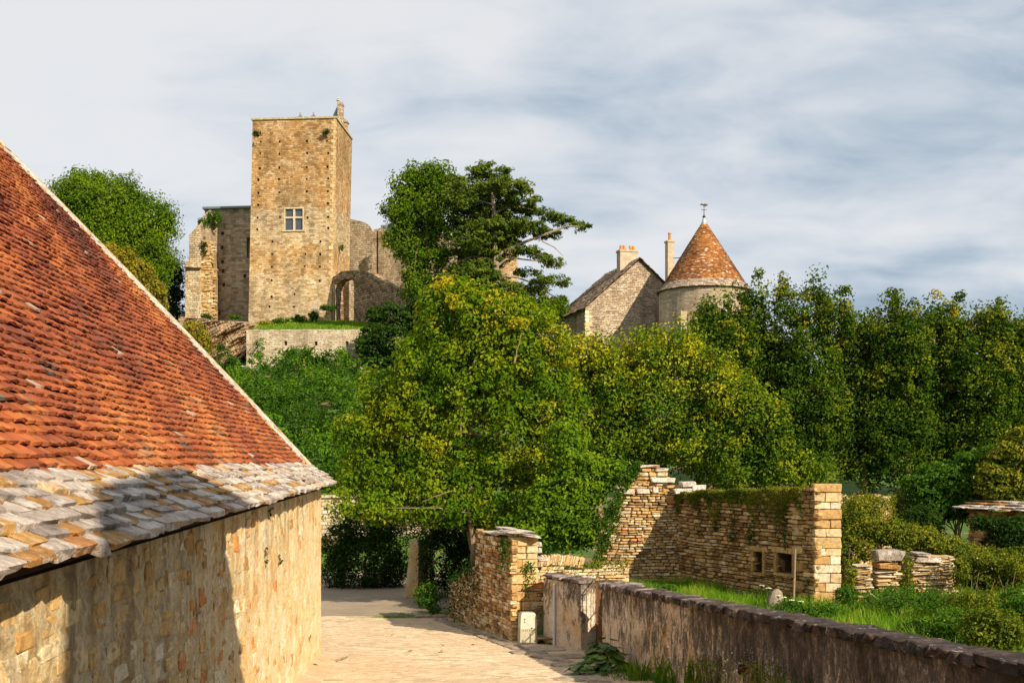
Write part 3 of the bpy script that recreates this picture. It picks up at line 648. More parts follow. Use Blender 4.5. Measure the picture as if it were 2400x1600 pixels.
while y < 30.0:
    dy = rng.uniform(0.075, 0.105); l, r_ = road_edges(y); l += 0.32 if y < 22 else 0.5; r_ -= np.interp(y, [17, 20, 22, 25, 30], [1.15, 1.0, 1.0, 0.35, 0.2]); x = l
    while x < r_:
        w = rng.uniform(0.12, 0.30); sl = (zr(y + dy) - zr(y)) / dy
        pc.add((x + w / 2, y + dy / 2, zr(y + dy / 2) - 0.018 + rng.uniform(-.003, .004)), (w - .002, 0, 0), (0, dy - .003, sl * dy), (rng.uniform(-.002, .002), 0, 0.05), rnd=0.5 + 0.18 * math.sin(x * 1.3 + y * .7) + rng.uniform(-.22, .22))
        x += w
    y += dy
pc.finish('sett', road, M['sett'], 300, 'setts', minpx=12)
# second stretch of lane beyond the gutter, a little greyer, running off to the left
m, nt, out = newmat('far_lane'); b = NB(nt); n1 = b.noise(b.pos((0.6, 2.5, 1)), 2.2, 6, 0.7)
b.finish(out, b.ramp(n1, [(0.3, (0.20, 0.155, 0.11)), (0.7, (0.34, 0.27, 0.19))]), 0.95, b.bump(n1, 0.6, 0.03)); M['lane'] = m
lv = []; ly = np.arange(29.9, 42, 0.6)
for y in ly:
    for k in range(12): x = -14 + (float(np.interp(y, [29.9, 34, 42], [-1.8, -1.7, -2.6])) + 14) * k / 11; lv.append((x, y, ghf(x, y) + 0.012))
lf = [[j * 12 + k, j * 12 + k + 1, (j + 1) * 12 + k + 1, (j + 1) * 12 + k] for j in range(len(ly) - 1) for k in range(11)]
lane = add_mesh('lane', mesh_np('lane', lv, lf, M['lane'], smooth=True)); lane['kind'] = 'structure'
# kerb between the sunny paving and the lane, paved apron along the right walls, verge strip at the barn foot
kerb = part_of('kerb', road)
kerb.parent = None; kerb.matrix_parent_inverse = Matrix(); kerb['kind'] = 'structure'; pc = Pieces(SLABS)
for x in np.arange(-2.45, -1.2, 0.42): pc.add((x, 29.6, zr(29.6) + .03), (.40, .05, 0), (-.02, .2, 0), (0, 0, .13), rnd=.7)
path = [Vector((1.35, 17.3, 0)), Vector((1.20, 19.5, 0)), Vector((0.85, 21.2, 0)), Vector((0.15, 22.8, 0)), Vector((-0.55, 24.6, 0)), Vector((-1.35, 27.0, 0)), Vector((-2.2, 29.2, 0))]
for a, b_ in zip(path[:-1], path[1:]):
    L = (b_ - a).length; k = int(L / 0.34); d = (b_ - a).normalized(); nn = Vector((d.y, -d.x, 0))
    for i in range(k):
        for row in (0, 1):
            c = a + d * (i + .5) * L / k + nn * (0.11 + .2 * row); c.z = zr(c.y) + 0.005 - .012 * row
            slope = (zr(c.y + .3) - zr(c.y)) / .3
            pc.add(c, d * (L / k - .02) + Vector((0, 0, slope * d.y * L / k)), -nn * .19, (0, 0, .07), rnd=rng.uniform(.1, .9))
pc.finish('kerb_stone', kerb, M['kerb'], 120, 'kerb_stones', minpx=8)
pc = Pieces(SLABS); pavement = part_of('pavement', road); pavement.parent = None; pavement.matrix_parent_inverse = Matrix(); pavement['kind'] = 'structure'
for (px, py, w, d_) in ((1305, 1540, .95, .55), (1340, 1560, .8, .5), (1275, 1522, .8, .6), (1355, 1592, .9, .5), (1300, 1505, .8, .5), (1235, 1530, .7, .5)):
    g = G(px, py); pc.add((g.x, g.y, g.z + .015), (w, .1, 0), (-.1, d_, -.03), (0, 0, .06), rnd=rng.uniform(.5, .9))
pc.finish('paving_slab', pavement, M['kerb'], 50, 'paving', minpx=5)
# rammed verge strip along the barn foot (paler, slightly raised)
vm = MB()
for i in range(26):
    t0, t1 = i * .4 - .05, (i + 1) * .4 - .05
    q = [barn(t0, -.02, 0), barn(t1, -.02, 0), barn(t1, .36, 0), barn(t0, .36, 0)]
    zz = [zr(p[1]) + h for p, h in zip(q, (.10, .10, .035, .035))]; T = [(p[0], p[1], z_) for p, z_ in zip(q, zz)]
    vm.face(T[::-1]); vm.face([T[3], T[2], (T[2][0], T[2][1], zz[2] - .1), (T[3][0], T[3][1], zz[3] - .1)])
verge = vm.build('verge', M['sett']); verge['kind'] = 'structure'

# ================================================================== BARN (left foreground)
barn_t = thing('stone_barn', 'long old stone barn with steep orange clay tile roof and pale stone slab eaves', 'barn', (-3.94, 22.0, -4.1))
TL = 22.0                                                    # length modelled, from the far gable towards the camera
r = np.random.default_rng(21); wn = smooth_noise(4, lo=0.5, hi=5.0)
# wall: an uneven rendered face as a relief grid, with the gable return
nt_, nz_ = 240, 64
V = []; 
for j in range(nz_ + 1):
    for i in range(nt_ + 1):
        t = TL * i / nt_; y = 22 - t; zb = zr(y) - .25; z = zb + (-0.42 - zb) * j / nz_
        o = 0.022 * wn((t * 2.2, z * 2.2, 0)) + 0.014 * wn((t * 9, z * 9, 3)) + r.normal() * .006
        if t < .15: o *= t / .15
        V.append(barn(t, o, z))
i = (np.arange(nz_)[:, None] * (nt_ + 1) + np.arange(nt_)[None, :]).ravel()
Fq = np.stack([i, i + nt_ + 1, i + nt_ + 2, i + 1], 1)
wall = add_mesh('wall', mesh_np('wall', V, Fq, M['render_old'], smooth=True), barn_t)
# stones showing through the render, more of them towards the camera
pc = Pieces(RUBBLE)
cells = []
for k in range(5200):
    t = r.uniform(0.1, TL - 4); z = r.uniform(-3.4, -0.72); dens = np.interp(t, [0, 8, 11, 15], [0.02, 0.05, 0.85, 1.0])
    if r.random() > dens: continue
    w = r.uniform(.12, .40); h = r.uniform(.09, .20)
    if z < zr(22 - t) + .1: continue
    if any(abs(t - c[0]) < (w + c[2]) * .5 and abs(z - c[1]) < (h + c[3]) * .5 for c in cells): continue
    cells.append((t, z, w, h))
for (t, z, w, h) in cells:
    a = r.uniform(-.12, .12); c = barn(t, -0.038 + r.uniform(-.005, .008) + .022 * wn((t * 2.2, z * 2.2, 0)), z)
    pc.add(c, BU * w * math.cos(a) + np.array([0, 0, math.sin(a) * w]), -BN * .085, np.array([0, 0, h]), rnd=r.beta(2.2, 1.8) if r.random() > .08 else .99)
pc.finish('stone', wall, M['rubble'], 280, 'stonework', minpx=9)
mb = MB()                                                     # far gable end, back wall and near end close the body
RX = 6.75; PITCH = math.radians(46.5)
def roofpt(t, s, h=0.0):                                       # point on the tiled slope, s metres up from the tile/slab joint
    sag = 0.05 * math.sin(t * .33 + 1) * math.sin(min(s / 9, 1) * math.pi)
    return barn(t, -0.30 - math.cos(PITCH) * s + math.sin(PITCH) * (h + sag), -0.19 + math.sin(PITCH) * s + math.cos(PITCH) * (h + sag))
ridge_off = -0.30 - RX; ridge_z = -0.19 + RX * math.tan(PITCH)
for t in (0.0, TL):
    a = barn(t, 0, -5); b_ = barn(t, 0, -.42); c = barn(t, ridge_off, ridge_z - .15); d = barn(t, 2 * ridge_off, -.42); e = barn(t, 2 * ridge_off, -5)
    mb.face([a, b_, c, d, e] if t else [e, d, c, b_, a])
mb.face([barn(0, 2 * ridge_off, -5), barn(0, 2 * ridge_off, -.42), barn(TL, 2 * ridge_off, -.42), barn(TL, 2 * ridge_off, -5)])
mb.build('gable_wall', M['render_old'], barn_t)
roof = part_of('roof', barn_t)
mb = MB()                                                     # boards under the tiles and slabs
SL = RX / math.cos(PITCH)
for (A, B) in (((0, 0), (TL, SL)),):
    for k in range(20):
        t0, t1 = -.12 + (TL + .12) * k / 20, -.12 + (TL + .12) * (k + 1) / 20
        for q in range(8):
            s0, s1 = SL * q / 8, SL * (q + 1) / 8
            mb.face([roofpt(t0, s0, -.03), roofpt(t0, s1, -.03), roofpt(t1, s1, -.03), roofpt(t1, s0, -.03)])
        mb.face([barn(t0, .13, -.57), barn(t0, -.36, -.23), barn(t1, -.36, -.23), barn(t1, .13, -.57)])
        mb.face([barn(t0, .02, -.60), barn(t0, .13, -.59), barn(t1, .13, -.59), barn(t1, .02, -.60)])
mb.face([barn(-.1, ridge_off, ridge_z), barn(TL, ridge_off, ridge_z), barn(TL, 2 * ridge_off - .3, -.5), barn(-.1, 2 * ridge_off - .3, -.5)])
mb.build('roof_deck', M['core'], roof)
pc = Pieces(TILES); s = 0.0; k = 0; rr = np.random.default_rng(5); lich = smooth_noise(9, lo=.4, hi=2.2)
pl_ = Pieces(TILES, 6)
while s < SL:
    e = 0.108 if k < 8 else (0.108 + (k - 8) * .004 if k < 19 else .152)
    tl = e * 1.75; t = 0.36 + rr.uniform(0, .16)
    base_h = 0.02 * math.sin(s * 1.7)
    while t < TL:
        w = rr.uniform(.165, .20); tc = t + w / 2
        # tile only where it can be seen or be stepped into view
        P0 = roofpt(tc, s, 0.062 + rr.uniform(-.006, .012)); P1 = roofpt(tc, s + tl, 0.004)
        if P0[0] / max(P0[1], 1) > -3.0:
            up = (P1 - P0); rot = rr.normal() * .035; bu = BU * math.cos(rot) + vn(up) * math.sin(rot)
            nrm = np.cross(vn(up), BU); nrm = nrm if nrm[2] > 0 else -nrm
            drop = (rr.uniform(-.006, .006) + .014 * lich((tc * 2.6, k * 1.7, 8))) * vn(up)
            wavy = 0.010 * lich((tc * 3, s * 3, 0))
            tint = .46 + .22 * lich((tc * .8, s * 1.1, 2)) + .13 * lich((tc * 3.1, k * .9, 12)) + rr.uniform(-.15, .15) + .10 * (s < 1.5) - .04 * min(s / 5, 1)
            if rr.random() < .006: tint = 1.0
            tgt = pc
            if s < 3.0 and rr.random() < .03 * math.exp(-s * .4) * (2 if lich((tc * 2, s * 2, 5)) > .2 else .6): tgt = pl_
            tgt.add(P0 + drop + nrm * wavy, bu * (w - .002), up, nrm * .026, rnd=min(tint, .9 if tint < 1 else 1))
        t += w
    s += e; k += 1
pc.finish('tile', roof, M['tile'], 270, 'tiles', minpx=9)
pl_.finish('tile', roof, M['lichen_tile'], 30, 'lichened_tiles', minpx=9)
# stone slab eaves: six overlapping rows of thick irregular slabs
pc = Pieces(EAVES, 30); g_ = vn([0.52, 0, 0.35])
dn_ = (BN * -.52 + np.array([0, 0, .35])); dn_ = vn(dn_)                # up the slab slope
nn_ = vn(np.cross(BU, dn_)); nn_ = nn_ if nn_[2] > 0 else -nn_
for row in range(6):
    s0 = -0.03 + row * .118; t = -0.22 + rr.uniform(-.05, .08); swell = 0.0
    while t < TL:
        w = rr.uniform(.16, .44) * (1.1 if row < 3 else .85); L = rr.uniform(.26, .34); th = rr.uniform(.045, .075)
        tc = t + w / 2; c0 = barn(tc, .235, -.56) + dn_ * (s0 + L / 2 + rr.uniform(-.010, .010) + .010 * math.sin(tc * 3.1 + row * 2)) + nn_ * (0.072 + rr.uniform(-.007, .010) + .010 * math.sin(tc * 1.1 + row))
        tilt = 0.24 + rr.uniform(-.03, .03); up = dn_ * math.cos(tilt) - nn_ * math.sin(tilt); n2 = nn_ * math.cos(tilt) + dn_ * math.sin(tilt)
        rot = rr.normal() * .022; bu = BU * math.cos(rot) + up * math.sin(rot)
        tn = rr.random() * .72 if rr.random() > (.30 if t > 9 else .12) else rr.uniform(.8, .97)
        pc.add(c0, bu * (w - .002), up * L, n2 * th, rnd=tn)
        t += w
pc.finish('stone_slab', roof, M['slab'], 270, 'stone_slabs', minpx=9)
# verge: mortar strip with flat slabs along the far gable edge
pv = Pieces(SLABS); s = -0.05
vm = MB()
for q in range(40):
    s0, s1 = SL * q / 40, SL * (q + 1) / 40; wv = .40 + .06 * math.sin(q * 1.7)
    vm.face([roofpt(-.14, s0, .085), roofpt(-.14, s1, .085), roofpt(wv, s1, .088), roofpt(wv, s0, .088)])
    vm.face([roofpt(-.14, s0, -.12), roofpt(-.14, s1, -.12), roofpt(-.14, s1, .13), roofpt(-.14, s0, .13)])
    vm.face([roofpt(wv, s0, .0), roofpt(wv, s1, .0), roofpt(wv, s1, .095), roofpt(wv, s0, .095)])
vm.build('mortar_strip', M['mortar'], roof)
while s < SL + .1:
    L = rr.uniform(.28, .5); a = roofpt(-.17, s, .092 + rr.uniform(-.01, .02)); b_ = roofpt(-.17, s + L, .088); up = b_ - a
    nrm = np.cross(vn(up), BU); nrm = nrm if nrm[2] > 0 else -nrm
    pv.add((a + b_) / 2 + BU * .09, BU * rr.uniform(.15, .24), up * 1.04, nrm * rr.uniform(.03, .05), rnd=rr.uniform(.3, .74)); s += L * .93
for i in range(200):
    s_ = rr.uniform(0, SL); t_ = rr.uniform(.02, .40); c = roofpt(t_, s_, .095); pv.add(c, BU * rr.uniform(.07, .16), (roofpt(t_, s_ + .1, .095) - c) * rr.uniform(1.0, 2.2), np.array([.02, 0, .02]), rnd=rr.uniform(.2, .9))
pv.finish('verge_slab', roof, M['slab'], 90, 'verge_slabs', minpx=9)
# small weeds in the barn wall cracks
def weed(name, label, base, n, leaf, mat, rad, seed, cat='plant', group=None, hgt=None, stems=4):
    t = thing(name, label, cat, base, group); b0 = Vector(base); hgt = hgt or rad
    C, Nr, s_, rn = crown([(b0.x, b0.y, b0.z + hgt * .8, rad, rad, hgt)], n, leaf, seed, clump=rad * .35, per=8, shell=(.2, 1.05))
    if stems:
        mb = MB(); r2 = random.Random(seed)
        for i in range(stems): mb.bar(b0, b0 + Vector((r2.uniform(-rad, rad) * .7, r2.uniform(-rad, rad) * .7, hgt * r2.uniform(1.0, 1.7))), leaf * .07, leaf * .03, 4)
        mb.build('stem', M[mat], t)['kind'] = 'stuff'
    leaf_obj('foliage', C, Nr, s_, rn, M[mat], t, seed=seed); return t
wtag = [(9.3, -.86, 'small weed under the eaves of the barn wall'), (9.5, -1.62, 'tiny green fern tuft in the crack halfway down the barn wall'), (7.9, -1.62, 'curled little plant beside the fern on the barn wall')]
for q, (px, py, lab) in enumerate([(630, 1205, wtag[0][2]), (620, 1325, wtag[1][2]), (652, 1316, wtag[2][2])]):
    a = (px - CX) / F; yy = (-3.94 + .084 * 22) / (a + .084); c = (a * yy, yy, (HY - py) / F * yy)
    weed('wall_weed', lab, (c[0] + .02, c[1], c[2] - .03), 70, .035, 'green', .05, 50 + q, group='weeds in the barn wall', hgt=(.10, .16, .07)[q], stems=2)
g = G(738, 1568); weed('wall_weed', 'small green weed at the foot of the barn corner', tuple(g), 60, .05, 'green', .07, 60, group='weeds in the barn wall', stems=0)

# unseen gable wall added out of view, outlined to cast the shadow across the barn
sh = thing('unseen_shadow_gable', 'unseen stone gable wall shaped to cast the shadow on the barn', 'ruin', (4.9, 1.0, -2.2))
mb = MB(); outl = [(3.6, -2.4), (3.45, 3.0), (3.2, 4.9), (1.85, 7.05), (1.3, 7.2), (-1.3, 6.65), (-1.9, 5.9), (-2.2, 3.6), (-2.3, -2.2)]
K0, K1 = 4.85, 5.35
f0 = [(K0, y, z) for y, z in outl]; f1 = [(K1, y + .12, z) for y, z in outl]
mb.face(f0); mb.face(f1[::-1])
for i in range(len(outl)): j = (i + 1) % len(outl); mb.face([f0[i], f1[i], f1[j], f0[j]])
mb.build('wall', M['castle'], sh)

# ================================================================== RIGHT LOW WALL with coping
ww = thing('garden_wall', 'low rendered garden wall with black streaks and dark mossy coping running down the lane', 'wall', (1.88, 22.4, -4.1))
WA = np.array([1.86, 22.0, 0.]); WB = np.array([5.65, 3.35, 0.]); WLn = float(np.linalg.norm(WB - WA)); wu = vn(WB - WA); wnn = vn([-wu[1] * -1, 0, 0]) ; wnn = vn([wu[1], -wu[0], 0])   # outward normal, towards the lane
if wnn[0] > 0: wnn = -wnn
def wtop(t): y = WA[1] + wu[1] * t; return float(np.interp(y, [0, 9.35, 22.0], [-1.13, -1.79, -2.57]))
V = []; nt_, nz_ = 150, 16; wn2 = smooth_noise(14, lo=.6, hi=4)
for side in (0, 1):
    for j in range(nz_ + 1):
        for i in range(nt_ + 1):
            t = WLn * i / nt_; y = WA[1] + wu[1] * t; zb = zr(y) - .3; z = zb + (wtop(t) - .10 - zb) * j / nz_
            o = .02 * wn2((t * 1.5, z * 3, side)) ; q = WA + wu * t + wnn * (o if side == 0 else -.36 - o); V.append((q[0], q[1], z))
i = (np.arange(nz_)[:, None] * (nt_ + 1) + np.arange(nt_)[None, :]).ravel(); n1_ = (nt_ + 1) * (nz_ + 1)
Fq = np.concatenate([np.stack([i, i + nt_ + 1, i + nt_ + 2, i + 1], 1), np.stack([i, i + 1, i + nt_ + 2, i + nt_ + 1], 1) + n1_])
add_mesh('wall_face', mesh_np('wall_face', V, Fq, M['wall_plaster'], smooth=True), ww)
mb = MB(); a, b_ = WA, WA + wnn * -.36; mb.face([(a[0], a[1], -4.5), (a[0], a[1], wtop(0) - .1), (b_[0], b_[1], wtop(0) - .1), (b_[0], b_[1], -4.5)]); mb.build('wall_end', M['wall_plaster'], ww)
pc = Pieces(RUBBLE); t = -.08
while t < WLn:
    L = rr.uniform(.10, .20) * np.interp(t, [0, 14], [1.0, 1.5]); tc = t + L / 2; q = WA + wu * tc - wnn * .18
    sl = (wtop(tc + .3) - wtop(tc)) / .3; tilt = rr.uniform(-.16, .04)
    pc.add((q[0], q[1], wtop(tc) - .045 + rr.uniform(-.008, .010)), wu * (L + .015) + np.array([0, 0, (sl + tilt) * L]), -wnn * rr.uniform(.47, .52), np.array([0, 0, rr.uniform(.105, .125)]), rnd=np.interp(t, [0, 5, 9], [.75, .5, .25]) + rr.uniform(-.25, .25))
    t += L
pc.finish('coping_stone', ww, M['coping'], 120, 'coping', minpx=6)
# squat stone pad at the start of the wall, behind the gate
pc = Pieces(SLABS); q = P(1458, 1373, 22.05); pc.add((q.x, q.y, q.z), (.86, .02, 0), (-.03, .36, 0), (0, 0, .11), rnd=.98)
q2 = P(1430, 1362, 24.6); pc.add((q2.x, q2.y, q2.z), (.55, -.2, 0), (.1, .3, 0), (0, 0, .07), rnd=.7)
mbx = MB(); mbx.box((q.x + .06, q.y + .01, q.z - .75), (.32, 0, 0), (0, .14, 0), (0, 0, .69)); 
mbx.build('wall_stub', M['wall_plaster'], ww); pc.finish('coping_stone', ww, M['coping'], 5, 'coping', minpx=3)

# ------------------------------------------------------------------ rendered gate pillar
gp = thing('gate_pillar', 'rendered gate pillar with stone coping beside the narrow iron gate', 'pillar', (1.49, 23.1, -4.15))
gA = np.array([0.72, 24.35, 0]); gB = np.array([1.49, 23.1, 0]); gC = np.array([1.85, 23.5, 0]); gD = gA + (gC - gB)
def ztop_g(p): return -2.62 + 0.0 * p[0]
mb = MB()
quad = [gA, gB, gC, gD]; nz = 8
for a, b_ in ((gA, gB), (gB, gC), (gC, gD), (gD, gA)):
    for k in range(10):
        p0, p1 = a + (b_ - a) * k / 10, a + (b_ - a) * (k + 1) / 10
        mb.face([(p0[0], p0[1], -4.5), (p1[0], p1[1], -4.5), (p1[0], p1[1], -2.72), (p0[0], p0[1], -2.72)])
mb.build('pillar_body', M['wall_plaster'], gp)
pc = Pieces(SLABS); du = vn(gB - gA); dw = vn(gC - gB); L = float(np.linalg.norm(gB - gA))
for k in range(4):
    c = gA + (gB - gA) * (k + .5) / 4 + (gC - gB) * .5; pc.add((c[0], c[1], -2.672 + rr.uniform(-.005, .01)), du * (L / 4 + .02 + (.03 if k == 3 else 0)), dw * .55, (0, 0, .11), rnd=rr.uniform(.6, 1))
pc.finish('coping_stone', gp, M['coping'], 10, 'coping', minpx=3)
dp = MB(); a = gA + (gB - gA) * .33 + np.array([-.03, -.03, 0]); dp.bar((a[0], a[1], -4.2), (a[0], a[1], -2.80), .028, n=10)
for zz in (-3.9, -3.1): dp.bar((a[0], a[1], zz), (a[0], a[1], zz + .03), .036, n=10)
o = dp.build('conduit_pipe', M['pipe']); tag(o, 'pale grey vertical pipe fixed to the rendered gate pillar', 'pipe')
# narrow iron gate between pillar and wall
gt = thing('iron_gate', 'narrow rusty iron bar gate between the rendered pillar and the low wall', 'gate', (1.8, 22.3, -4.1))
ga = Vector((1.855, 23.45, 0)); gb = Vector((1.90, 22.06, 0)); gd = (gb - ga)
for k in range(7):
    mb = MB(); c = ga + gd * (k / 6); mb.bar((c.x, c.y, -4.0), (c.x, c.y, -2.66 + .012 * k), .013, n=6); mb.build('bar', M['rust'], gt)
for zz in (-2.68, -3.35, -3.95): mb = MB(); mb.bar((ga.x, ga.y, zz), (gb.x, gb.y, zz), .014, n=6); mb.build('rail', M['rust'], gt)
mb = MB(); q0 = P(1372, 1392, 22.9); q1 = P(1399, 1352, 23.3); mb.bar(q0, q1, .016); mb.build('brace', M['rust'], gt)
hr = MB(); hr.bar(P(1398, 1350, 23.35), P(1448, 1364, 24.6), .018); hr.bar(P(1448, 1364, 24.6), P(1448, 1400, 24.6), .016); tag(hr.build('handrail', M['rust']), 'rusty handrail running back from the iron gate', 'handrail')

# utility box
ub = thing('utility_box', 'cream plastic utility cabinet with round lock standing at the foot of the stone pier', 'utility box', tuple(G(1236, 1508)))
g = G(1236, 1508); D = g.y; hw = 21.5 / F * D; H = 74 / F * D; dv = Vector((math.cos(.22), math.sin(.22), 0)); dy = Vector((-dv.y, dv.x, 0))
def ubox(z0, z1, w0, w1, d0, d1):
    mb = MB(); lo = [g + dv * sx * w0 + dy * sy * d0 + Vector((0, 0, z0)) for sx, sy in ((-1, -1), (1, -1), (1, 1), (-1, 1))]
    hi = [g + dv * sx * w1 + dy * sy * d1 + Vector((0, 0, z1)) for sx, sy in ((-1, -1), (1, -1), (1, 1), (-1, 1))]
    for i in range(4): j = (i + 1) % 4; mb.face([lo[i], lo[j], hi[j], hi[i]])
    mb.face(lo[::-1]); mb.face(hi); return mb
ubox(0, H * .50, hw * .98, hw * .92, .13, .125).build('lower_body', M['plastic_low'], ub)
up_ = ubox(H * .505, H * .93, hw * .92, hw * .84, .128, .12); o = up_.build('door', M['plastic'], ub)
ubox(H * .935, H, hw * .84, hw * .66, .125, .09).build('cap', M['plastic'], ub)
mb = MB(); c = g - dy * .132 + dv * hw * .35 + Vector((0, 0, H * .52)); mb.bar(c, c - dy * .008, .016, n=12); mb.build('lock', M['hole'], ub)
for k in range(2): mb = MB(); c = g - dy * .130 - dv * hw * .45 + Vector((0, 0, H * (.80 - .08 * k))); mb.bar(c, c - dy * .006, .014, n=10); mb.build('badge', M['rust'], ub)
for k in range(6): mb = MB(); c = g - dy * .129 + dv * hw * (-.6 + k * .24) + Vector((0, 0, H * .45)); mb.box(c, dv * .004, dy * .004, (0, 0, .018)); mb.build('vent_slot', M['hole'], ub)

# ------------------------------------------------------------------ stone pier at the lane (dry stone with slab cap)
pr = thing('stone_pier', 'rough dry stone gate pier with thick slab cap behind the utility box', 'stone pier', (0.0, 24.9, -4.2))
pA = np.array([-0.02, 24.7, 0]); pB = np.array([-.92, 27.3, 0]); pu = vn(pB - pA); pn = vn([-pu[1], pu[0], 0]); pn = pn if pn[0] < 0 else -pn
Lp = float(np.linalg.norm(pB - pA)); fA = pA; fu = vn([1, .36, 0]); fn = vn([.36, -1, 0])
def ptop(t): return -1.82 + .03 * math.sin(t * 3)
pc = Pieces(RUBBLE)
coursed(pc, pA, pu, pn, Lp, ptop, lambda t: zr(pA[1] + pu[1] * t) - .1, ch=(.07, .115), ln=(.13, .30), seed=31, bulge=.04)
core_wall('core', pA, pu, pn, Lp, ptop, lambda t: -4.4, .6, M['core'], pr)
zz = zr(24.7) - .12; k = 0
pq = Pieces(BLOCKS)
while zz < -1.95:
    h = rr.uniform(.13, .24); x = 0
    while x < .66:
        l = rr.uniform(.25, .66) if k % 2 else rr.uniform(.2, .4)
        if x + l > .56: l = .66 - x
        c = fA + fu * (x + l / 2) - fn * (.14 - rr.uniform(-.03, .03)); pq.add((c[0], c[1], zz + h / 2), fu * (l - .015), -fn * .30, (0, 0, h - .015), rnd=rr.random()); x += l
    zz += h; k += 1
coursed(pc, fA + fu * .60 + np.array([0, 0.02, 0]), fu, fn, .62, lambda t: -2.75 - .15 * t, -4.4, ch=(.07, .13), ln=(.14, .34), seed=33, bulge=.05)
core_wall('core', fA + fu * .60, fu, fn, .62, -2.85, -4.4, .4, M['core'], pr, steps=3)
core_wall('core', fA + fu * .02, fu, fn, .62, -1.9, -4.4, .5, M['core'], pr, inset=.04, steps=3)
pc.finish('stone', pr, M['drystone'], 250, 'stonework', minpx=7); pq.finish('dressed_stone', pr, M['quoin'], 60, 'dressed_stones', minpx=5)
pq = Pieces(SLABS)
for i, (t, w, l, z) in enumerate([(0.10, .78, .60, -1.74), (.75, .60, .62, -1.76), (1.4, .58, .66, -1.79), (2.0, .6, .6, -1.84), (2.55, .5, .5, -1.9), (.30, .62, .5, -1.685), (1.0, .5, .55, -1.69)]):
    c = pA + pu * t - pn * .22 + fu * .06; pq.add((c[0], c[1], z), fu * w, pu * (l + .06), (rr.uniform(-.03, .03), 0, .065), rnd=rr.uniform(.1, .72))
for (px, py, w, h) in ((1258, 1275, .22, .12), (1254, 1289, .3, .14), (1270, 1310, .3, .1)): q = P(px, py, 25.3); pq.add(q, (w, 0, 0), (0, .3, 0), (0, 0, h), rnd=.3)
pq.finish('cap_slab', pr, M['slab'], 20, 'cap_slabs', minpx=4)
# ruined lower continuation of that wall towards the back
lw = thing('ruined_wall', 'low crumbling ivy covered dry stone wall running back from the stone pier', 'wall', (-1.4, 28.6, -4.4))
qA = pB; qB = np.array([-1.75, 29.9, 0]); qu = vn(qB - qA); qn = vn([-qu[1], qu[0], 0]); qn = qn if qn[0] < 0 else -qn; Lq = float(np.linalg.norm(qB - qA))
ft = lambda t: -2.75 - .28 * t + .08 * math.sin(t * 6)
pc = Pieces(RUBBLE); coursed(pc, qA, qu, qn, Lq, ft, -4.45, ch=(.07, .12), ln=(.14, .34), seed=32, bulge=.05)
qe = vn([1, .3, 0]); 
core_wall('core', qA, qu, qn, Lq, ft, -4.5, .6, M['core'], lw); pc.finish('stone', lw, M['drystone'], 130, 'stonework', minpx=7)

# ================================================================== RUIN (roofless hut) right of the pier
ru = thing('ruined_hut', 'roofless dry stone hut with gabled back wall, mossy side wall and pale corner pier', 'ruin', (6.8, 24.0, -3.35))
RN = np.array([6.82, 24.0, 0]); RF = np.array([4.47, 28.8, 0]); su = vn(RF - RN); sn = vn([-su[1], su[0], 0]); sn = sn if sn[0] < 0 else -sn; Ls = float(np.linalg.norm(RF - RN))
side_top = lambda t: float(np.interp(t, [0, Ls], [-.66, -.93])) + .03 * math.sin(t * 5)
def spix(px, py):                                     # pixel -> (t, z) on the side wall plane
    a = (px - CX) / F; # RN.x + su.x t = a (RN.y + su.y t)
    t = (a * RN[1] - RN[0]) / (su[0] - a * su[1]); y = RN[1] + su[1] * t; return t, (HY - py) / F * y
n1 = [spix(1788, 1342), spix(1767, 1290)]; n2 = [spix(1858, 1345), spix(1822, 1293)]
def rect(nn): ts = sorted([nn[0][0], nn[1][0]]); zs = sorted([nn[0][1], nn[1][1]]); return ts[0], ts[1], zs[0], zs[1]
R1, R2 = rect(n1), rect(n2)
def inhole(t, z, g=.06): return any(q[0] - g < t < q[1] + g and q[2] - .03 < z < q[3] + .03 for q in (R1, R2))
pc = Pieces(STONES)
dark_tint = lambda t, z, r_: r_.random() * .78  # darker range of stone tints for the side wall
coursed(pc, RN, su, sn, Ls, side_top, -3.5, ch=(.065, .115), ln=(.13, .34), seed=41, skip=inhole, bulge=.055, gap=.018, tint=dark_tint)
mb = MB(); holed(mb, RN - sn * .05, su, Ls, -3.6, -.98, [R1 + (.32,), R2 + (.38,)], sn, .35); o = mb.build('core', M['core'], ru)
mb = MB()
def wpt(t, o_, z): q = RN + su * t + sn * o_; return (q[0], q[1], z)
for k in range(30):
    t0, t1 = Ls * k / 30, Ls * (k + 1) / 30
    mb.face([wpt(t0, -.05, -.99), wpt(t1, -.05, -.99), wpt(t1, -.06, side_top(t1) - .06), wpt(t0, -.06, side_top(t0) - .06)])
    mb.face([wpt(t0, -.06, side_top(t0) - .06), wpt(t1, -.06, side_top(t1) - .06), wpt(t1, -.58, side_top(t1) - .06), wpt(t0, -.58, side_top(t0) - .06)])
    mb.face([wpt(t0, -.58, side_top(t0) - .06), wpt(t1, -.58, side_top(t1) - .06), wpt(t1, -.58, -3.6), wpt(t0, -.58, -3.6)])
mb.build('core', M['core'], ru)
pq = Pieces(BLOCKS)
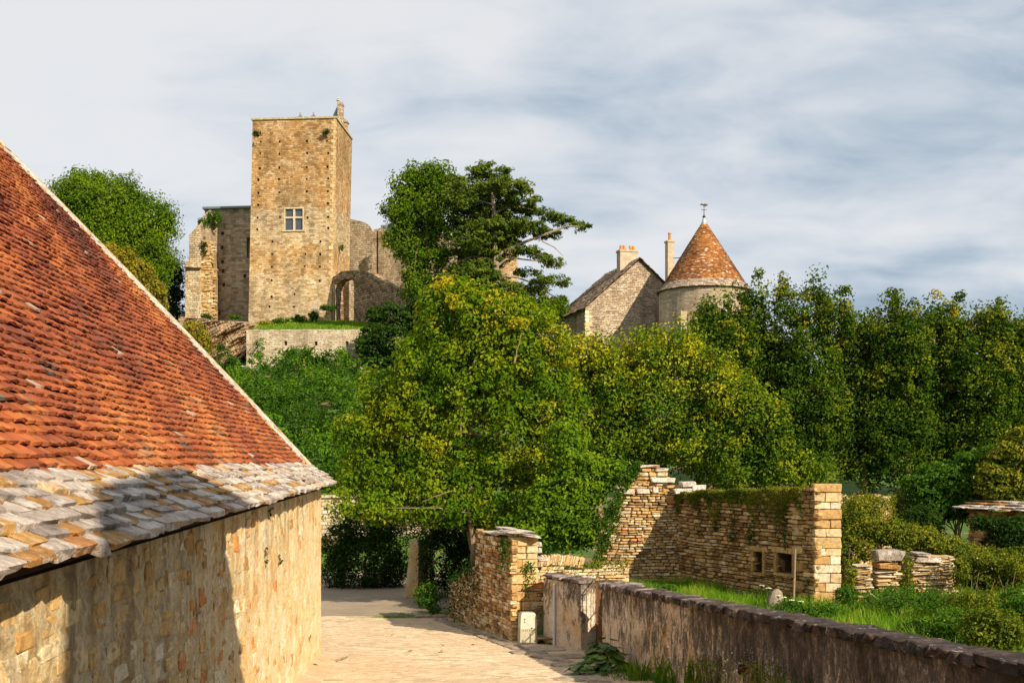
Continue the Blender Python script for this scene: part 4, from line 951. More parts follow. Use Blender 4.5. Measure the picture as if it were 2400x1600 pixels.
for R_ in (R1, R2):                                   # jambs, sill and lintel of each niche
    zc = (R_[2] + R_[3]) / 2; hh = R_[3] - R_[2]
    for te in (R_[0] - .05, R_[1] + .05): c = RN + su * te - sn * .10; pq.add((c[0], c[1], zc), su * .10, -sn * .26, (0, 0, hh), rnd=.35)
    c = RN + su * (R_[0] + R_[1]) / 2 - sn * .08; pq.add((c[0], c[1], R_[3] + .06), su * (R_[1] - R_[0] + .34), -sn * .24, (0, 0, .13), rnd=.5); pq.add((c[0], c[1], R_[2] - .04), su * (R_[1] - R_[0] + .2), -sn * .22, (0, 0, .06), rnd=.4)
pq.finish('niche_stone', ru, M['drystone'], 20, 'niche_stones', minpx=3)
# corner pier: front face in big dressed blocks
fW = .60; fz = -3.45; k = 0; pq = Pieces(BLOCKS, 12); fu2 = np.array([1., 0, 0]); fn2 = np.array([0, -1., 0])
hs = [.20, .26, .20, .22, .19, .20, .17, .25, .20, .19, .24, .16, .22, .20, .21, .2]
while fz < -.72:
    h = hs[k % 16]; split = [(.0, .60)] if k % 3 == 1 else ([(0, .36), (.36, .24)] if k % 2 else [(0, .25), (.25, .35)])
    for (x0, l) in split:
        c = RN + fu2 * (x0 + l / 2) + np.array([-.02, .155 + rr.uniform(-.012, .012), 0]); pq.add((c[0], c[1], fz + h / 2), fu2 * (l - .012) * 1.03, (0, .34, 0), (rr.uniform(-.006, .006), 0, h - .014), rnd=rr.random())
    # long returns along the shaded side
    if k % 2 == 0:
        c = RN + su * (.34 + .22) - sn * .10; pq.add((c[0], c[1], fz + h / 2), su * .36, -sn * .26, (0, 0, h - .014), rnd=rr.uniform(0, .5))
    fz += h; k += 1
pq.finish('quoin', ru, M['quoin'], 80, 'quoins', minpx=6)
mb = MB(); mb.box((RN[0] + .31, RN[1] + .35, -2.15), (.26, 0, 0), (0, .22, 0), (0, 0, 1.40)); mb.build('core', M['core'], ru)
# back gable wall
BW0 = 2.45; bu_ = np.array([-1., .06, 0]); bu_ = vn(bu_); bn_ = vn([-.06, -1, 0]); Ob = RF + np.array([.10, -.02, 0])
def bpix(px): a = (px - CX) / F; return (a * Ob[1] - Ob[0]) / (bu_[0] - a * bu_[1])
def bz(px, py): t = bpix(px); return (HY - py) / F * (Ob[1] + bu_[1] * t)
prof = [(1600, 1137), (1580, 1135), (1562, 1110), (1545, 1092), (1528, 1082), (1505, 1090), (1480, 1105), (1458, 1118), (1455, 1150), (1440, 1180), (1425, 1205), (1405, 1235), (1400, 1300), (1385, 1330)]
pt_, pz_ = [bpix(a) for a, _ in prof], [bz(a, b__) for a, b__ in prof]
back_top = lambda t: float(np.interp(t, pt_, pz_)); Lb = bpix(1388)
lit = lambda t, z, r_: .25 + r_.random() * .75  # paler range of stone tints for the back wall
coursed(pc, Ob, bu_, bn_, Lb, back_top, -3.6, ch=(.055, .10), ln=(.12, .30), seed=43, bulge=.05, gap=.016, tint=lit, skip=lambda t, z: z > back_top(t) - (.42 if .2 < t < 1.3 else .05))
core_wall('core', Ob, bu_, bn_, Lb, lambda t: back_top(t) - .03, -3.7, .55, M['core'], ru, steps=50)
coursed(pc, Ob + np.array([0, 0, 0]), bu_, bn_, Lb, back_top, lambda t: back_top(t) - .42, ch=(.07, .13), ln=(.18, .42), seed=44, bulge=.06, depth=.35, tint=lit)
pq = Pieces(RUBBLE)
for (px, py, w, h, rn_) in ((1612, 1130, .42, .13, .4), (1636, 1138, .36, .15, .9), (1600, 1146, .5, .14, .8), (1625, 1150, .5, .10, .6), (1552, 1124, .62, .13, .55), (1505, 1150, .38, .13, .5), (1532, 1147, .14, .15, .55), (1470, 1153, .3, .1, .85), (1548, 1100, .35, .08, .2), (1520, 1092, .5, .07, .5)):
    D_ = 28.97 if px < 1590 else 28.72; q = P(px, py + (4 if px > 1590 else 0), D_); pq.add(q, (w, .05, rr.uniform(-.03, .03)), (0, .42, 0), (0, 0, h), rnd=.35 + rn_ * .38)
pc.finish('stone', ru, M['drystone'], 300, 'stonework', minpx=7); pq.finish('block', ru, M['slab'], 20, 'blocks', minpx=4)

# low yellowish wall with a row of stones on edge, between pier and hut
yw = thing('low_stone_wall', 'low yellow stone wall topped by a row of stones set on edge behind the gate', 'wall', (1.2, 26.6, -3.6))
yO = np.array([.55, 26.6, 0]); yu = vn([1, .16, 0]); yn = vn([.16, -1, 0]); Ly = 2.45
pc = Pieces(RUBBLE); coursed(pc, yO, yu, yn, Ly, lambda t: -2.72 + .05 * math.sin(t * 4), -3.9, ch=(.07, .12), ln=(.15, .36), seed=46, bulge=.04, tint=lambda t, z, r_: .35 + .6 * r_.random())
x = .1
while x < 1.2:
    w = rr.uniform(.05, .09); c = yO + yu * (x + w / 2) - yn * .12; pc.add((c[0], c[1], -2.58 + .05 * math.sin(x * 3)), yu * w * .9 + np.array([0, 0, -.02]), -yn * .3, (.03, 0, .26), rnd=rr.uniform(.2, .9)); x += w
core_wall('core', yO, yu, yn, Ly, -2.74, -3.9, .5, M['core'], yw, steps=10); pc.finish('stone', yw, M['quoin'], 120, 'stonework', minpx=6)

# ================================================================== SMALL WALLS IN THE GARDEN (right)
fw = thing('far_garden_wall', 'sunlit dry stone garden wall half hidden by ivy behind the pale corner pier', 'wall', (9.5, 27.5, -3.3))
A_ = np.array([8.2, 27.0, 0]); B_ = np.array([12.4, 33.0, 0]); u_ = vn(B_ - A_); n_ = vn([u_[1], -u_[0], 0]); n_ = n_ if n_[1] < 0 else -n_; Lw = float(np.linalg.norm(B_ - A_))
tp = lambda t: float(np.interp(t, [0, Lw], [-.92, -1.12])) + .03 * math.sin(t * 4)
pc = Pieces(RUBBLE); coursed(pc, A_, u_, n_, Lw, tp, -3.5, ch=(.06, .10), ln=(.14, .34), seed=51, bulge=.04, tint=lambda t, z, r_: .2 + .7 * r_.random())
core_wall('core', A_, u_, n_, Lw, tp, -3.6, .5, M['core'], fw); pc.finish('stone', fw, M['drystone'], 200, 'stonework', minpx=6)
# small outhouse with slab roof at the right edge
oh = thing('stone_outhouse', 'small dark stone outhouse with a mossy slab roof among bushes at the garden end', 'outhouse', tuple(P(2330, 1290, 29.0)))
c0 = P(2272, 1200, 30.0); c1 = P(2440, 1196, 28.0); u_ = vn([c1.x - c0.x, c1.y - c0.y, 0]); n_ = vn([u_[1], -u_[0], 0]); n_ = n_ if n_[1] < 0 else -n_; Lo = math.hypot(c1.x - c0.x, c1.y - c0.y)
O_ = np.array([c0.x, c0.y, 0]); pc = Pieces(RUBBLE)
coursed(pc, O_, u_, n_, Lo, -1.42, -3.5, ch=(.07, .12), ln=(.16, .36), seed=52, tint=lambda t, z, r_: r_.random() * .6, skip=lambda t, z: .35 < t < .9 and z < -1.7)
core_wall('core', O_, u_, n_, Lo, -1.45, -3.6, 1.6, M['core'], oh, inset=.2); pc.finish('stone', oh, M['drystone'], 100, 'stonework', minpx=7)
pq = Pieces(SLABS); rf_ = part_of('roof', oh)
for row in range(4):
    x = -.25
    while x < Lo + .2:
        w = rr.uniform(.3, .75); c = O_ + u_ * (x + w / 2) - n_ * (-.22 + row * .24) ; pq.add((c[0], c[1], -1.36 + row * .058 + rr.uniform(-.01, .012)), u_ * w, -n_ * .42, (0, 0, rr.uniform(.035, .06)), rnd=rr.uniform(.1, .95)); x += w
pq.finish('roof_slab', rf_, M['slab'], 60, 'roof_slabs', minpx=6)
# piles of flat stones in the grass
def pile(name, label, px0, px1, ptop, pbot, D, seed, cap=None, lean=0.0):
    g0 = P(px0, pbot, D); g1 = P(px1, pbot, D); t = thing(name, label, 'stone pile', (float((g0.x + g1.x) / 2), D, g0.z), 'stacked flat stones in the garden')
    r_ = np.random.default_rng(seed); pq = Pieces(RUBBLE); z = P(px0, pbot, D).z - .08; zt = P(px0, ptop, D).z; W = g1.x - g0.x
    while z < zt:
        h = r_.uniform(.030, .058); f = (z - g0.z) / (zt - g0.z); x = g0.x + r_.uniform(-.03, .06); xe = g1.x + r_.uniform(-.1, .03) - W * .08 * f
        while x < xe:
            w = min(r_.uniform(.18, .48), xe - x + .05); a = r_.uniform(-.10, .10) + lean
            pq.add((x + w / 2, D + .28 + r_.uniform(-.05, .05), z + h / 2), (w * .97, 0, a * w), (r_.uniform(-.05, .05), .55, 0), (0, 0, h * .74), rnd=r_.uniform(.2, .95)); x += w
        z += h
    pq.finish('flat_stone', t, M['quoin'], 90, 'flat_stones', minpx=5)
    mb = MB(); mb.box(((g0.x + g1.x) / 2, D + .32, (g0.z + zt) / 2 - .05), (W * .40, 0, 0), (0, .16, 0), (0, 0, (zt - g0.z) / 2 - .02)); mb.build('core', M['core'], t)
    if cap:
        pk = Pieces(RUBBLE)
        for (px, py, w, h, rn_) in cap: q = P(px, py, D + .15); pk.add(q, (w, 0, -.04), (0, .5, 0), (0, 0, h), rnd=rn_)
        pk.finish('cap_stone', t, M['slab'], 9, 'cap_stones', minpx=2)
    return t
pile('stone_pile', 'low pile of thin flat stones nearest the pale corner pier', 2004, 2046, 1325, 1408, 24.6, 61, lean=.06)
pile('stone_pile', 'stone pile topped by a large humped grey block', 2056, 2112, 1322, 1385, 24.9, 62, [(2080, 1300, .62, .24, .1), (2075, 1326, .5, .1, .88)])
pile('stone_pile', 'widest stack of thin flat stones with a long pale slab on top', 2134, 2240, 1305, 1388, 25.2, 63, [(2170, 1309, .62, .11, .4), (2155, 1297, .35, .07, .2)])
# stake and grey bag-like boulder against the hut
mb = MB(); q0 = P(1860, 1415, 24.2); q1 = P(1864, 1285, 24.25); mb.bar(q0, q1, .028, .024, 8); tag(mb.build('wooden_stake', M['wood']), 'thin weathered wooden stake leaning against the mossy hut wall', 'stake')
pq = Pieces(SLABS); q = P(1815, 1412, 23.2); 
mb = MB(); sc_ = 1.0; b0 = q; 
ring = [Vector((math.cos(a) * .20, math.sin(a) * .14, 0)) for a in np.linspace(0, 2 * math.pi, 11)[:-1]]
lv_ = [(0, 1.0), (.22, .92), (.38, .62), (.46, .2)]
for (h0, s0), (h1, s1) in zip(lv_[:-1], lv_[1:]):
    for i in range(10): j = (i + 1) % 10; mb.face([b0 + ring[i] * s0 + Vector((h0 * .12, 0, h0 - .15)), b0 + ring[j] * s0 + Vector((h0 * .12, 0, h0 - .15)), b0 + ring[j] * s1 + Vector((h1 * .12, 0, h1 - .15)), b0 + ring[i] * s1 + Vector((h1 * .12, 0, h1 - .15))])
tag(mb.build('standing_stone', M['kerb_grey']), 'grey upright boulder in the weeds at the foot of the hut wall', 'boulder')

# ================================================================== LANE END: bank wall, buttress post
bw_ = thing('bank_wall', 'pale coursed stone retaining wall beyond the barn under the grass bank', 'wall', (-8, 45.5, -4.4))
mb = MB(); holed(mb, (-16, 45.9, 0), (1, 0, 0), 15, -4.8, -1.68, [], (0, -1, 0), .2)
a_ = [(-16, 45.9), (-1, 45.9), (-1, 46.5), (-16, 46.5)]
mb.face([(x, y, -1.68) for x, y in a_], a_); mb.build('wall_face', M['terrace'], bw_)
mb = MB(); mb.box((-8.5, 46.15, -1.62), (7.6, 0, 0), (0, .34, 0), (0, 0, .05)); mb.build('coping', M['terrace'], bw_)
bt = thing('stone_buttress', 'tall battered stone post in the shade under the maple beside the lane', 'buttress', tuple(P(975, 1392, 34.0)))
mb = MB(); D = 34.0; lo = [P(947, 1392, D), P(979, 1392, D), P(1004, 1385, D + 1.2), P(975, 1385, D + 1.3)]; hi = [P(963, 1262, D + .15), P(981, 1262, D + .1), P(1003, 1264, D + 1.1), P(985, 1264, D + 1.2)]
for i in range(4): j = (i + 1) % 4; mb.face([lo[i] - Vector((0, 0, .2)), lo[j] - Vector((0, 0, .2)), hi[j], hi[i]])
mb.face(hi); mb.build('shaft', M['render_old'], bt)
mb = MB(); mb.box(P(1012, 1330, 35.6), (.06, 0, 0), (0, .3, 0), (0, 0, .85)); mb.build('side_post', M['render_old'], bt)

# ================================================================== CASTLE
ca = thing('castle', 'ruined medieval castle with square keep, mullioned window and lower wings on the hill', 'castle', (-23, 115, 14.6))
kp = part_of('keep', ca); SH = .021
kNR = np.array([-19.0, 115.0, 0]); kf = vn([-1, .073, 0]); kNL = kNR + kf * 9.15; kd = vn([.073, 1, 0]); kW = 9.15; kDp = 7.9; KT = 36.7
def kpix(px, py):
    a = (px - CX) / F; z = (HY - py) / F * 115.3; a_x = kNL[0]; u = -kf
    # correct for the shear, solve the front plane
    t = (a * kNL[1] - kNL[0]) / (u[0] - a * u[1]); D = kNL[1] + u[1] * t; z = (HY - py) / F * D
    return t - SH * (z - KT), z
kh = [(473,297),(572,296),(715,293),(820,292),(470,358),(571,360),(716,357),(827,356),(467,437),(570,433),(714,430),(823,428),(460,497),(568,493),(714,493),(827,490),(460,565),(571,562),(714,558),(825,557),(459,628),(825,620),(456,695),(574,693),(718,695),(826,692),(454,757),(827,750),(534,820),(786,820),(533,887),(707,885),(785,887),(531,953),(703,950),(783,952),(530,1023),(782,1027),(530,1110),(651,1097),(519,1162),(647,1163)]
holes = []
for (a, b_) in kh: t, z = kpix(a / 2.24 + 400, b_ / 2.24 + 200); s_ = rr.uniform(.09, .13); holes.append((t - s_, t + s_, z - s_ * 1.1, z + s_ * 1.1, .5))
w0, w1 = kpix(668, 540), kpix(710, 489); WIN = (w0[0], w1[0], w0[1], w1[1]); holes.append(WIN + (.35,))
mb = MB(); holed(mb, kNL, -kf, kW, 13.0, KT, holes, vn([-.073, -1, 0]), .4, SH)
side_h = []
for (t, z) in ((1.5, 30), (3.6, 28), (5.8, 31), (2.2, 25.5), (5.0, 24.5), (6.6, 27), (3.0, 21.5), (1.2, 33.5), (4.6, 33.0)): side_h.append((t - .12, t + .12, z - .15, z + .15, .5))
holed(mb, kNR, kd, kDp, 13.0, KT, side_h, vn([1, -.073, 0]), .4)
# right face must share the shear of the front: rebuilt below with a skewed transform
def shx(p): return (p[0] + (SH * (p[2] - KT)), p[1], p[2])
mb.v = [p if i < 0 else p for i, p in enumerate(mb.v)]
mb.v = [(p[0], p[1], p[2]) for p in mb.v]
nF = len(mb.v)
mb2 = MB(); holed(mb2, kNL, -kf, kW, 13.0, KT, holes, vn([-.073, -1, 0]), .4, 0.0); holed(mb2, kNR, kd, kDp, 13.0, KT, side_h, vn([1, -.073, 0]), .4)
kFR = kNR + kd * kDp; kFL = kNL + kd * kDp
mb2.face([(kNL[0], kNL[1], 13), (kNL[0], kNL[1], KT), (kFL[0], kFL[1], KT), (kFL[0], kFL[1], 13)]); mb2.face([(kFR[0], kFR[1], 13), (kFL[0], kFL[1], 13), (kFL[0], kFL[1], KT), (kFR[0], kFR[1], KT)])
mb2.v = [shx(p) for p in mb2.v]; mb2.build('masonry', M['keep'], kp)
def ksh(q, z): return Vector((q[0] + SH * (z - KT), q[1], z))
mb = MB()                                             # wall-walk floor and projecting top course
inn = [ksh(q, KT - .9) for q in (kNL, kNR, kFR, kFL)]; mb.face(inn); mb.build('wall_walk', M['cornice'], kp)
mb = MB(); e = .13
for a, b_, nx in ((kNL, kNR, vn([-.073, -1, 0])), (kNR, kFR, vn([1, -.073, 0])), (kFR, kFL, vn([.073, 1, 0])), (kFL, kNL, vn([-1, .073, 0]))):
    c = (a + b_) / 2; c = ksh(c, KT + .09); hv = Vector((b_ - a) / 2) ; hv = hv + hv.normalized() * (e if nx[1] < 0 and abs(nx[1]) > .5 else -.10); mb.box(c + Vector(nx) * (e - .30), hv, Vector(nx) * .30, (0, 0, .10))
mb.build('cornice', M['cornice'], kp)
pq = Pieces(STONES); z = 13.6; k = 0                  # pale quoins along the front right corner
while z < KT - .1:
    h = rr.uniform(.26, .42); l = .55 if k % 2 else .32; l2 = .32 if k % 2 else .55
    c = ksh(kNR, z + h / 2) + Vector(kf) * (l / 2 - .03) + Vector((0, -.012, 0)); pq.add(c, kf * l * .75, (0, .045, 0), (0, 0, h - .02), rnd=rr.uniform(.2, .7))
    c = ksh(kNR, z + h / 2) + Vector(kd) * (l2 / 2 - .03) + Vector((.012, 0, 0)); pq.add(c, kd * l2 * .75, (.045, 0, 0), (0, 0, h - .02), rnd=rr.uniform(.2, .7)); z += h; k += 1
pq.finish('quoin', kp, M['quoin'], 0, 'quoins')
wi = part_of('window', ca)                            # cross-mullioned window
def kw(t, z, o=0): q = kNL + (-kf) * t; q = ksh(q, z); return q + Vector((-.073, -1, 0)).normalized() * o
t0, t1, z0, z1 = WIN; tm = (t0 + t1) / 2; zm = z0 + (z1 - z0) * .60; ux = Vector(-kf); nx = Vector((-.073, -1, 0)).normalized()
def kbox(mb, ta, tb, za, zb, o0, o1): mb.box((kw((ta + tb) / 2, (za + zb) / 2, (o0 + o1) / 2)), ux * (tb - ta) / 2, nx * (o1 - o0) / 2, (0, 0, (zb - za) / 2))
mb = MB(); kbox(mb, tm - .10, tm + .10, z0, z1, -.30, -.03); kbox(mb, t0, tm - .102, zm - .09, zm + .09, -.30, -.035); kbox(mb, tm + .102, t1, zm - .09, zm + .09, -.30, -.035); mb.build('mullion', M['frame'], wi)
mb = MB(); kbox(mb, t0 - .12, t0 - .002, z0, z1, -.05, .02); kbox(mb, t1 + .002, t1 + .12, z0, z1, -.05, .02); kbox(mb, t0 - .12, t1 + .12, z1 + .002, z1 + .14, -.05, .023); mb.build('surround', M['frame'], wi)
mb = MB(); kbox(mb, t0 - .32, t1 + .32, z0 - .14, z0 - .003, -.1, .12); mb.build('sill', M['frame'], wi)
for (ta, tb) in ((t0, tm - .10), (tm + .10, t1)):
    for (za, zb) in ((z0, zm - .09), (zm + .09, z1)):
        mb = MB(); kbox(mb, ta + .01, tb - .01, za + .01, zb - .01, -.26, -.22); mb.build('pane', M['glass'], wi)
        mb = MB(); kbox(mb, ta + .012, ta + .07, za + .012, zb - .012, -.218, -.18); kbox(mb, tb - .07, tb - .012, za + .012, zb - .012, -.218, -.18); mb.build('casement', M['lead'], wi)
# turret on the keep roof: stair cap and chimney
tu = part_of('turret', ca)
def kq(px, py, D): return P(px, py, D)
mb = MB(); c = P(792, 276, 120.5); n = 10
for i in range(n):
    a0, a1 = 2 * math.pi * i / n, 2 * math.pi * (i + 1) / n; R_ = .62; b0 = Vector((c.x + math.cos(a0) * R_, c.y + math.sin(a0) * R_, c.z - .8)); b1 = Vector((c.x + math.cos(a1) * R_, c.y + math.sin(a1) * R_, c.z - .8)); m0, m1 = b0 + Vector((0, 0, .9)), b1 + Vector((0, 0, .9)); ap = P(792.5, 243, 120.5)
    mb.face([b0, b1, m1, m0]); mb.face([m0, m1, ap])
mb.build('stair_cap', M['lead'], tu)
mb = MB(); a = P(792.5, 243, 120.5); mb.bar(a, a + Vector((0, 0, .55)), .10, .06, 8); mb.bar(a + Vector((0, 0, .3)), a + Vector((0, 0, .38)), .22, .22, 8); mb.bar(a + Vector((0, 0, .55)), a + Vector((0, 0, .72)), .13, .05, 8); mb.build('finial', M['frame'], tu)
mb = MB(); c = P(798.5, 268, 119.6); mb.box(c, (.31, 0, 0), (0, .3, 0), (0, 0, 1.15)); mb.box(c + Vector((0, 0, 1.0)), (.36, 0, 0), (0, .35, 0), (0, 0, .07)); mb.box(c + Vector((0, 0, 1.22)), (.2, 0, 0), (0, .2, 0), (0, 0, .1)); mb.build('chimney', M['house'], tu)
mb = MB(); c = P(809, 300, 121.0); mb.box(c, (.30, 0, 0), (0, .3, 0), (0, 0, .75)); mb.box(c + Vector((0, 0, .55)), (.42, 0, 0), (0, .4, 0), (0, 0, .06)); mb.box(c + Vector((-.1, 0, .8)), (.16, 0, 0), (0, .2, 0), (0, 0, .16)); mb.build('corner_pinnacle', M['castle'], tu)

# left wing
lwg = part_of('left_wing', ca)
def wallpix(outline, D0, D1, px0, px1, mat, name, parent, th=1.6, holes=()):
    """a masonry wall whose outline is given by its top profile; the base stands in the ground"""
    def Dp(px): return D0 + (D1 - D0) * (px - px0) / (px1 - px0)
    mb = MB(); top = [P(px, py, Dp(px)) for px, py in outline]
    back = [t + Vector((0.0, th, 0)) for t in top]; bot = 12.0 if D0 > 60 else -5
    s_ = 0; acc = [0.0]
    for i in range(1, len(top)): acc.append(acc[-1] + math.hypot(top[i].x - top[i - 1].x, top[i].y - top[i - 1].y))
    for i in range(len(top) - 1):
        a, b_ = top[i], top[i + 1]
        mb.face([(a.x, a.y, bot), (b_.x, b_.y, bot), b_, a], [(acc[i], bot), (acc[i + 1], bot), (acc[i + 1], b_.z), (acc[i], a.z)])
        mb.face([a, b_, back[i + 1], back[i]], [(acc[i], 0), (acc[i + 1], 0), (acc[i + 1], th), (acc[i], th)])
        mb.face([back[i], back[i + 1], (back[i + 1].x, back[i + 1].y, bot), (back[i].x, back[i].y, bot)])
    for i in (0, -1): a, b_ = top[i], back[i]; mb.face([(a.x, a.y, bot), a, b_, (b_.x, b_.y, bot)], [(0, bot), (0, a.z), (th, a.z), (th, bot)])
    return mb.build(name, M[mat], parent)
# recessed wing wall with put-log holes
wl = [(488, 491), (590, 487)]
qa, qb = P(480, 750, 121.6), P(592, 750, 121.0); uu = vn([qb.x - qa.x, qb.y - qa.y, 0]); LL = math.hypot(qb.x - qa.x, qb.y - qa.y)
def wp(px, py): a = (px - CX) / F; t = (a * qa.y - qa.x) / (uu[0] - a * uu[1]); return t, (HY - py) / F * (qa.y + uu[1] * t)
hh = []
for (a, b_) in ((273, 777), (271, 851), (272, 926), (279, 1047), (390, 1000), (252, 1197), (275, 975)): t, z = wp(a / 2.24 + 400, b_ / 2.24 + 200); hh.append((t - .17, t + .17, z - .2, z + .2, .6))
t, z = wp(583, 605); ta, za = wp(578, 578); hh.append((t - .25, t + .55, z, wp(583, 556)[1], .7))
zt = wp(540, 490)[1]; mb = MB(); holed(mb, (qa.x, qa.y, 0), uu, LL, 12.5, zt, hh, (0, -1, 0), .6)
mb.face([(qa.x, qa.y, zt), (qb.x, qb.y, zt), (qb.x, qb.y + 6, zt), (qa.x, qa.y + 6, zt)]); mb.face([(qa.x, qa.y, 12.5), (qa.x, qa.y, zt), (qa.x, qa.y + 6, zt), (qa.x, qa.y + 6, 12.5)]); mb.build('wing_wall', M['wing'], lwg)
mb = MB(); c = (P(480, 491, 121.5) + P(588, 487, 120.9)) / 2; mb.box((c.x, c.y + .6, zt + .12), Vector(uu) * (LL / 2 + .1), (0, .9, 0), (0, 0, .12)); mb.build('wing_cap', M['lead'], lwg)
wallpix([(434, 622), (436, 612), (443, 610), (443, 552), (452, 541), (463, 529), (470, 524), (471, 519)], 118.6, 118.6, 434, 471, 'castle', 'buttress', lwg, 3.4)
wallpix([(462, 529), (474, 512), (480, 500), (490, 493), (494, 492)], 120.6, 120.6, 462, 494, 'wing', 'raking_wall', lwg, 2.0)
mb = MB(); mb.box(P(438.5, 624, 118.3) , (.33, 0, 0), (0, .3, 0), (0, 0, .09)); mb.box(P(452, 626, 118.4), (.95, 0, 0), (0, .22, 0), (0, 0, .07)); mb.build('string_course', M['castle'], lwg)
# ruined toothing: ragged stub of a vanished wall
wallpix([(470, 572), (474, 566), (481, 568), (487, 566), (492, 573), (495, 590), (497, 640), (499, 700)], 119.0, 119.0, 470, 499, 'arch', 'broken_wall', lwg, 2.2)
pq = Pieces(RUBBLE); z = P(480, 752, 119).z; zt2 = P(480, 568, 119).z
while z < zt2:
    h = rr.uniform(.12, .20); f = (z - 14.4) / (zt2 - 14.4); xl = P(469 + 3 * f + rr.uniform(-3, 3), 700, 119).x; xr = P(499 - 4 * f + rr.uniform(-3, 3), 700, 119).x; x = xl
    while x < xr:
        w = rr.uniform(.25, .6); pq.add((x + w / 2, 119.0 + rr.uniform(-.12, .06), z + h / 2), (w * .99, 0, 0), (0, .4, 0), (0, 0, h * .93), rnd=rr.uniform(.25, .85)); x += w
    z += h
pq.finish('toothing_stone', lwg, M['drystone'], 60, 'toothing', minpx=6)
# curtain wall behind, with slit
cw = part_of('curtain_wall', ca)
wallpix([(812, 512), (822, 514), (834, 516), (848, 519), (860, 524), (868, 531), (873, 541)], 127, 125.6, 812, 873, 'castle', 'curtain_masonry', cw)
wallpix([(870, 543), (874, 540), (879, 537), (884, 536)], 125.9, 125.6, 870, 884, 'castle', 'curtain_masonry', cw, 1.0)
mb = MB(); a, b_ = P(881, 536, 126.6), P(887, 750, 126.6); mb.face([(a.x - .1, a.y, 12), (b_.x + .2, a.y, 12), (b_.x + .2, a.y, P(881, 624, 126.6).z), (a.x - .1, a.y, P(881, 624, 126.6).z)]); mb.face([(a.x - .1, a.y + .35, 12), (b_.x + .2, a.y + .35, 12), (b_.x + .2, a.y + .35, a.z), (a.x - .1, a.y + .35, a.z)])
mb.build('slit_back', M['arch'], cw)
wallpix([(886, 536), (892, 534), (899, 536), (910, 538), (928, 545), (950, 556), (975, 548), (1010, 545), (1060, 552), (1110, 560)], 125.4, 119, 886, 1110, 'castle', 'curtain_masonry', cw)
# far roof line seen over the curtain
mb = MB(); mb.box(P(925, 541, 131), (1.6, 0, 0), (0, 1, 0), (0, 0, .5)); mb.build('hall_roof', M['lead'], cw)
# round tower behind the pine
rt = part_of('round_tower', ca); mb = MB(); c = P(1158, 700, 114.5); R_ = 56 / F * 114.5; n = 40; zt3 = P(1158, 548, 114.5).z
wz0, wz1 = P(1200, 690, 112).z, P(1200, 672, 112).z
for i in range(n):
    a0, a1 = 2 * math.pi * i / n, 2 * math.pi * (i + 1) / n
    pt = lambda a, z, R=R_: (c.x + math.cos(a) * R, c.y + math.sin(a) * R, z)
    mb.face([pt(a0, 8), pt(a1, 8), pt(a1, zt3), pt(a0, zt3)], [(a0 * R_, 8), (a1 * R_, 8), (a1 * R_, zt3), (a0 * R_, zt3)]); mb.face([pt(a0, zt3), pt(a1, zt3), (c.x, c.y, zt3)])
mb.build('tower_wall', M['keep'], rt)
mb = MB(); q = P(1203, 682, 112.6); mb.box(q, (.36, .25, 0), (-.06, .1, 0), (0, 0, .42)); mb.build('window', M['hole'], rt); mb = MB(); mb.box(q + Vector((0, -.12, 0)), (.10, .07, 0), (-.06, .1, 0), (0, 0, .36)); mb.build('shutter', M['pot'], rt)
# arched wall to the right of the keep
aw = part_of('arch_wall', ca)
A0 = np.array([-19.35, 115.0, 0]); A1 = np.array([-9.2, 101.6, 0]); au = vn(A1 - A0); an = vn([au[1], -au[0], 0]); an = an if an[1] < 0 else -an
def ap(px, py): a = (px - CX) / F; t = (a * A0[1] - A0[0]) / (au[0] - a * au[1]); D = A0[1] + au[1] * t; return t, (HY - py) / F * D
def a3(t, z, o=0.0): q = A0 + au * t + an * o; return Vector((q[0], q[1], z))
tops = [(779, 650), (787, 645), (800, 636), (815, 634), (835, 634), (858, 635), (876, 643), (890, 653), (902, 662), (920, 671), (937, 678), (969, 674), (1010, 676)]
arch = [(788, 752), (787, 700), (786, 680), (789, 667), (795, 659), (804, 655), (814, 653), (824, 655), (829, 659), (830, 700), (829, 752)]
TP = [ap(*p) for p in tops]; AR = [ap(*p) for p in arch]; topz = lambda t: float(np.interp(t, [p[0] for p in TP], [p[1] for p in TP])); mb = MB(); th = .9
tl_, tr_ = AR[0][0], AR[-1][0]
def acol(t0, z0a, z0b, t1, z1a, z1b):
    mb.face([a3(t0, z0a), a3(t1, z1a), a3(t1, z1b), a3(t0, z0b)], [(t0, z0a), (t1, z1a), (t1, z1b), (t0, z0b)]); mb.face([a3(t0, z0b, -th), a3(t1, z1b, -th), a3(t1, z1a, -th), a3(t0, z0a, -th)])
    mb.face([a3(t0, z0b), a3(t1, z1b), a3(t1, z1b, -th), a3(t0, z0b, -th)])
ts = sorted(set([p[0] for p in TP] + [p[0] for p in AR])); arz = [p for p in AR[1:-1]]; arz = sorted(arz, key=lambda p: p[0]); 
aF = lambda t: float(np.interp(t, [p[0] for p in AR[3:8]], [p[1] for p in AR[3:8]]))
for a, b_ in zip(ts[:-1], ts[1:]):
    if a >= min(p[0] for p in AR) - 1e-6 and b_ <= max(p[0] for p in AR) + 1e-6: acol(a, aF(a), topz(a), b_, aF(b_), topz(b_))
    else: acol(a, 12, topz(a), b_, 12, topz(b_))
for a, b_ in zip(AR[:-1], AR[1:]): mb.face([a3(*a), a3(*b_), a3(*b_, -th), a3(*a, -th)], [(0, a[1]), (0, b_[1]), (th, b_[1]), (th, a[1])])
mb.build('arch_masonry', M['arch'], aw)
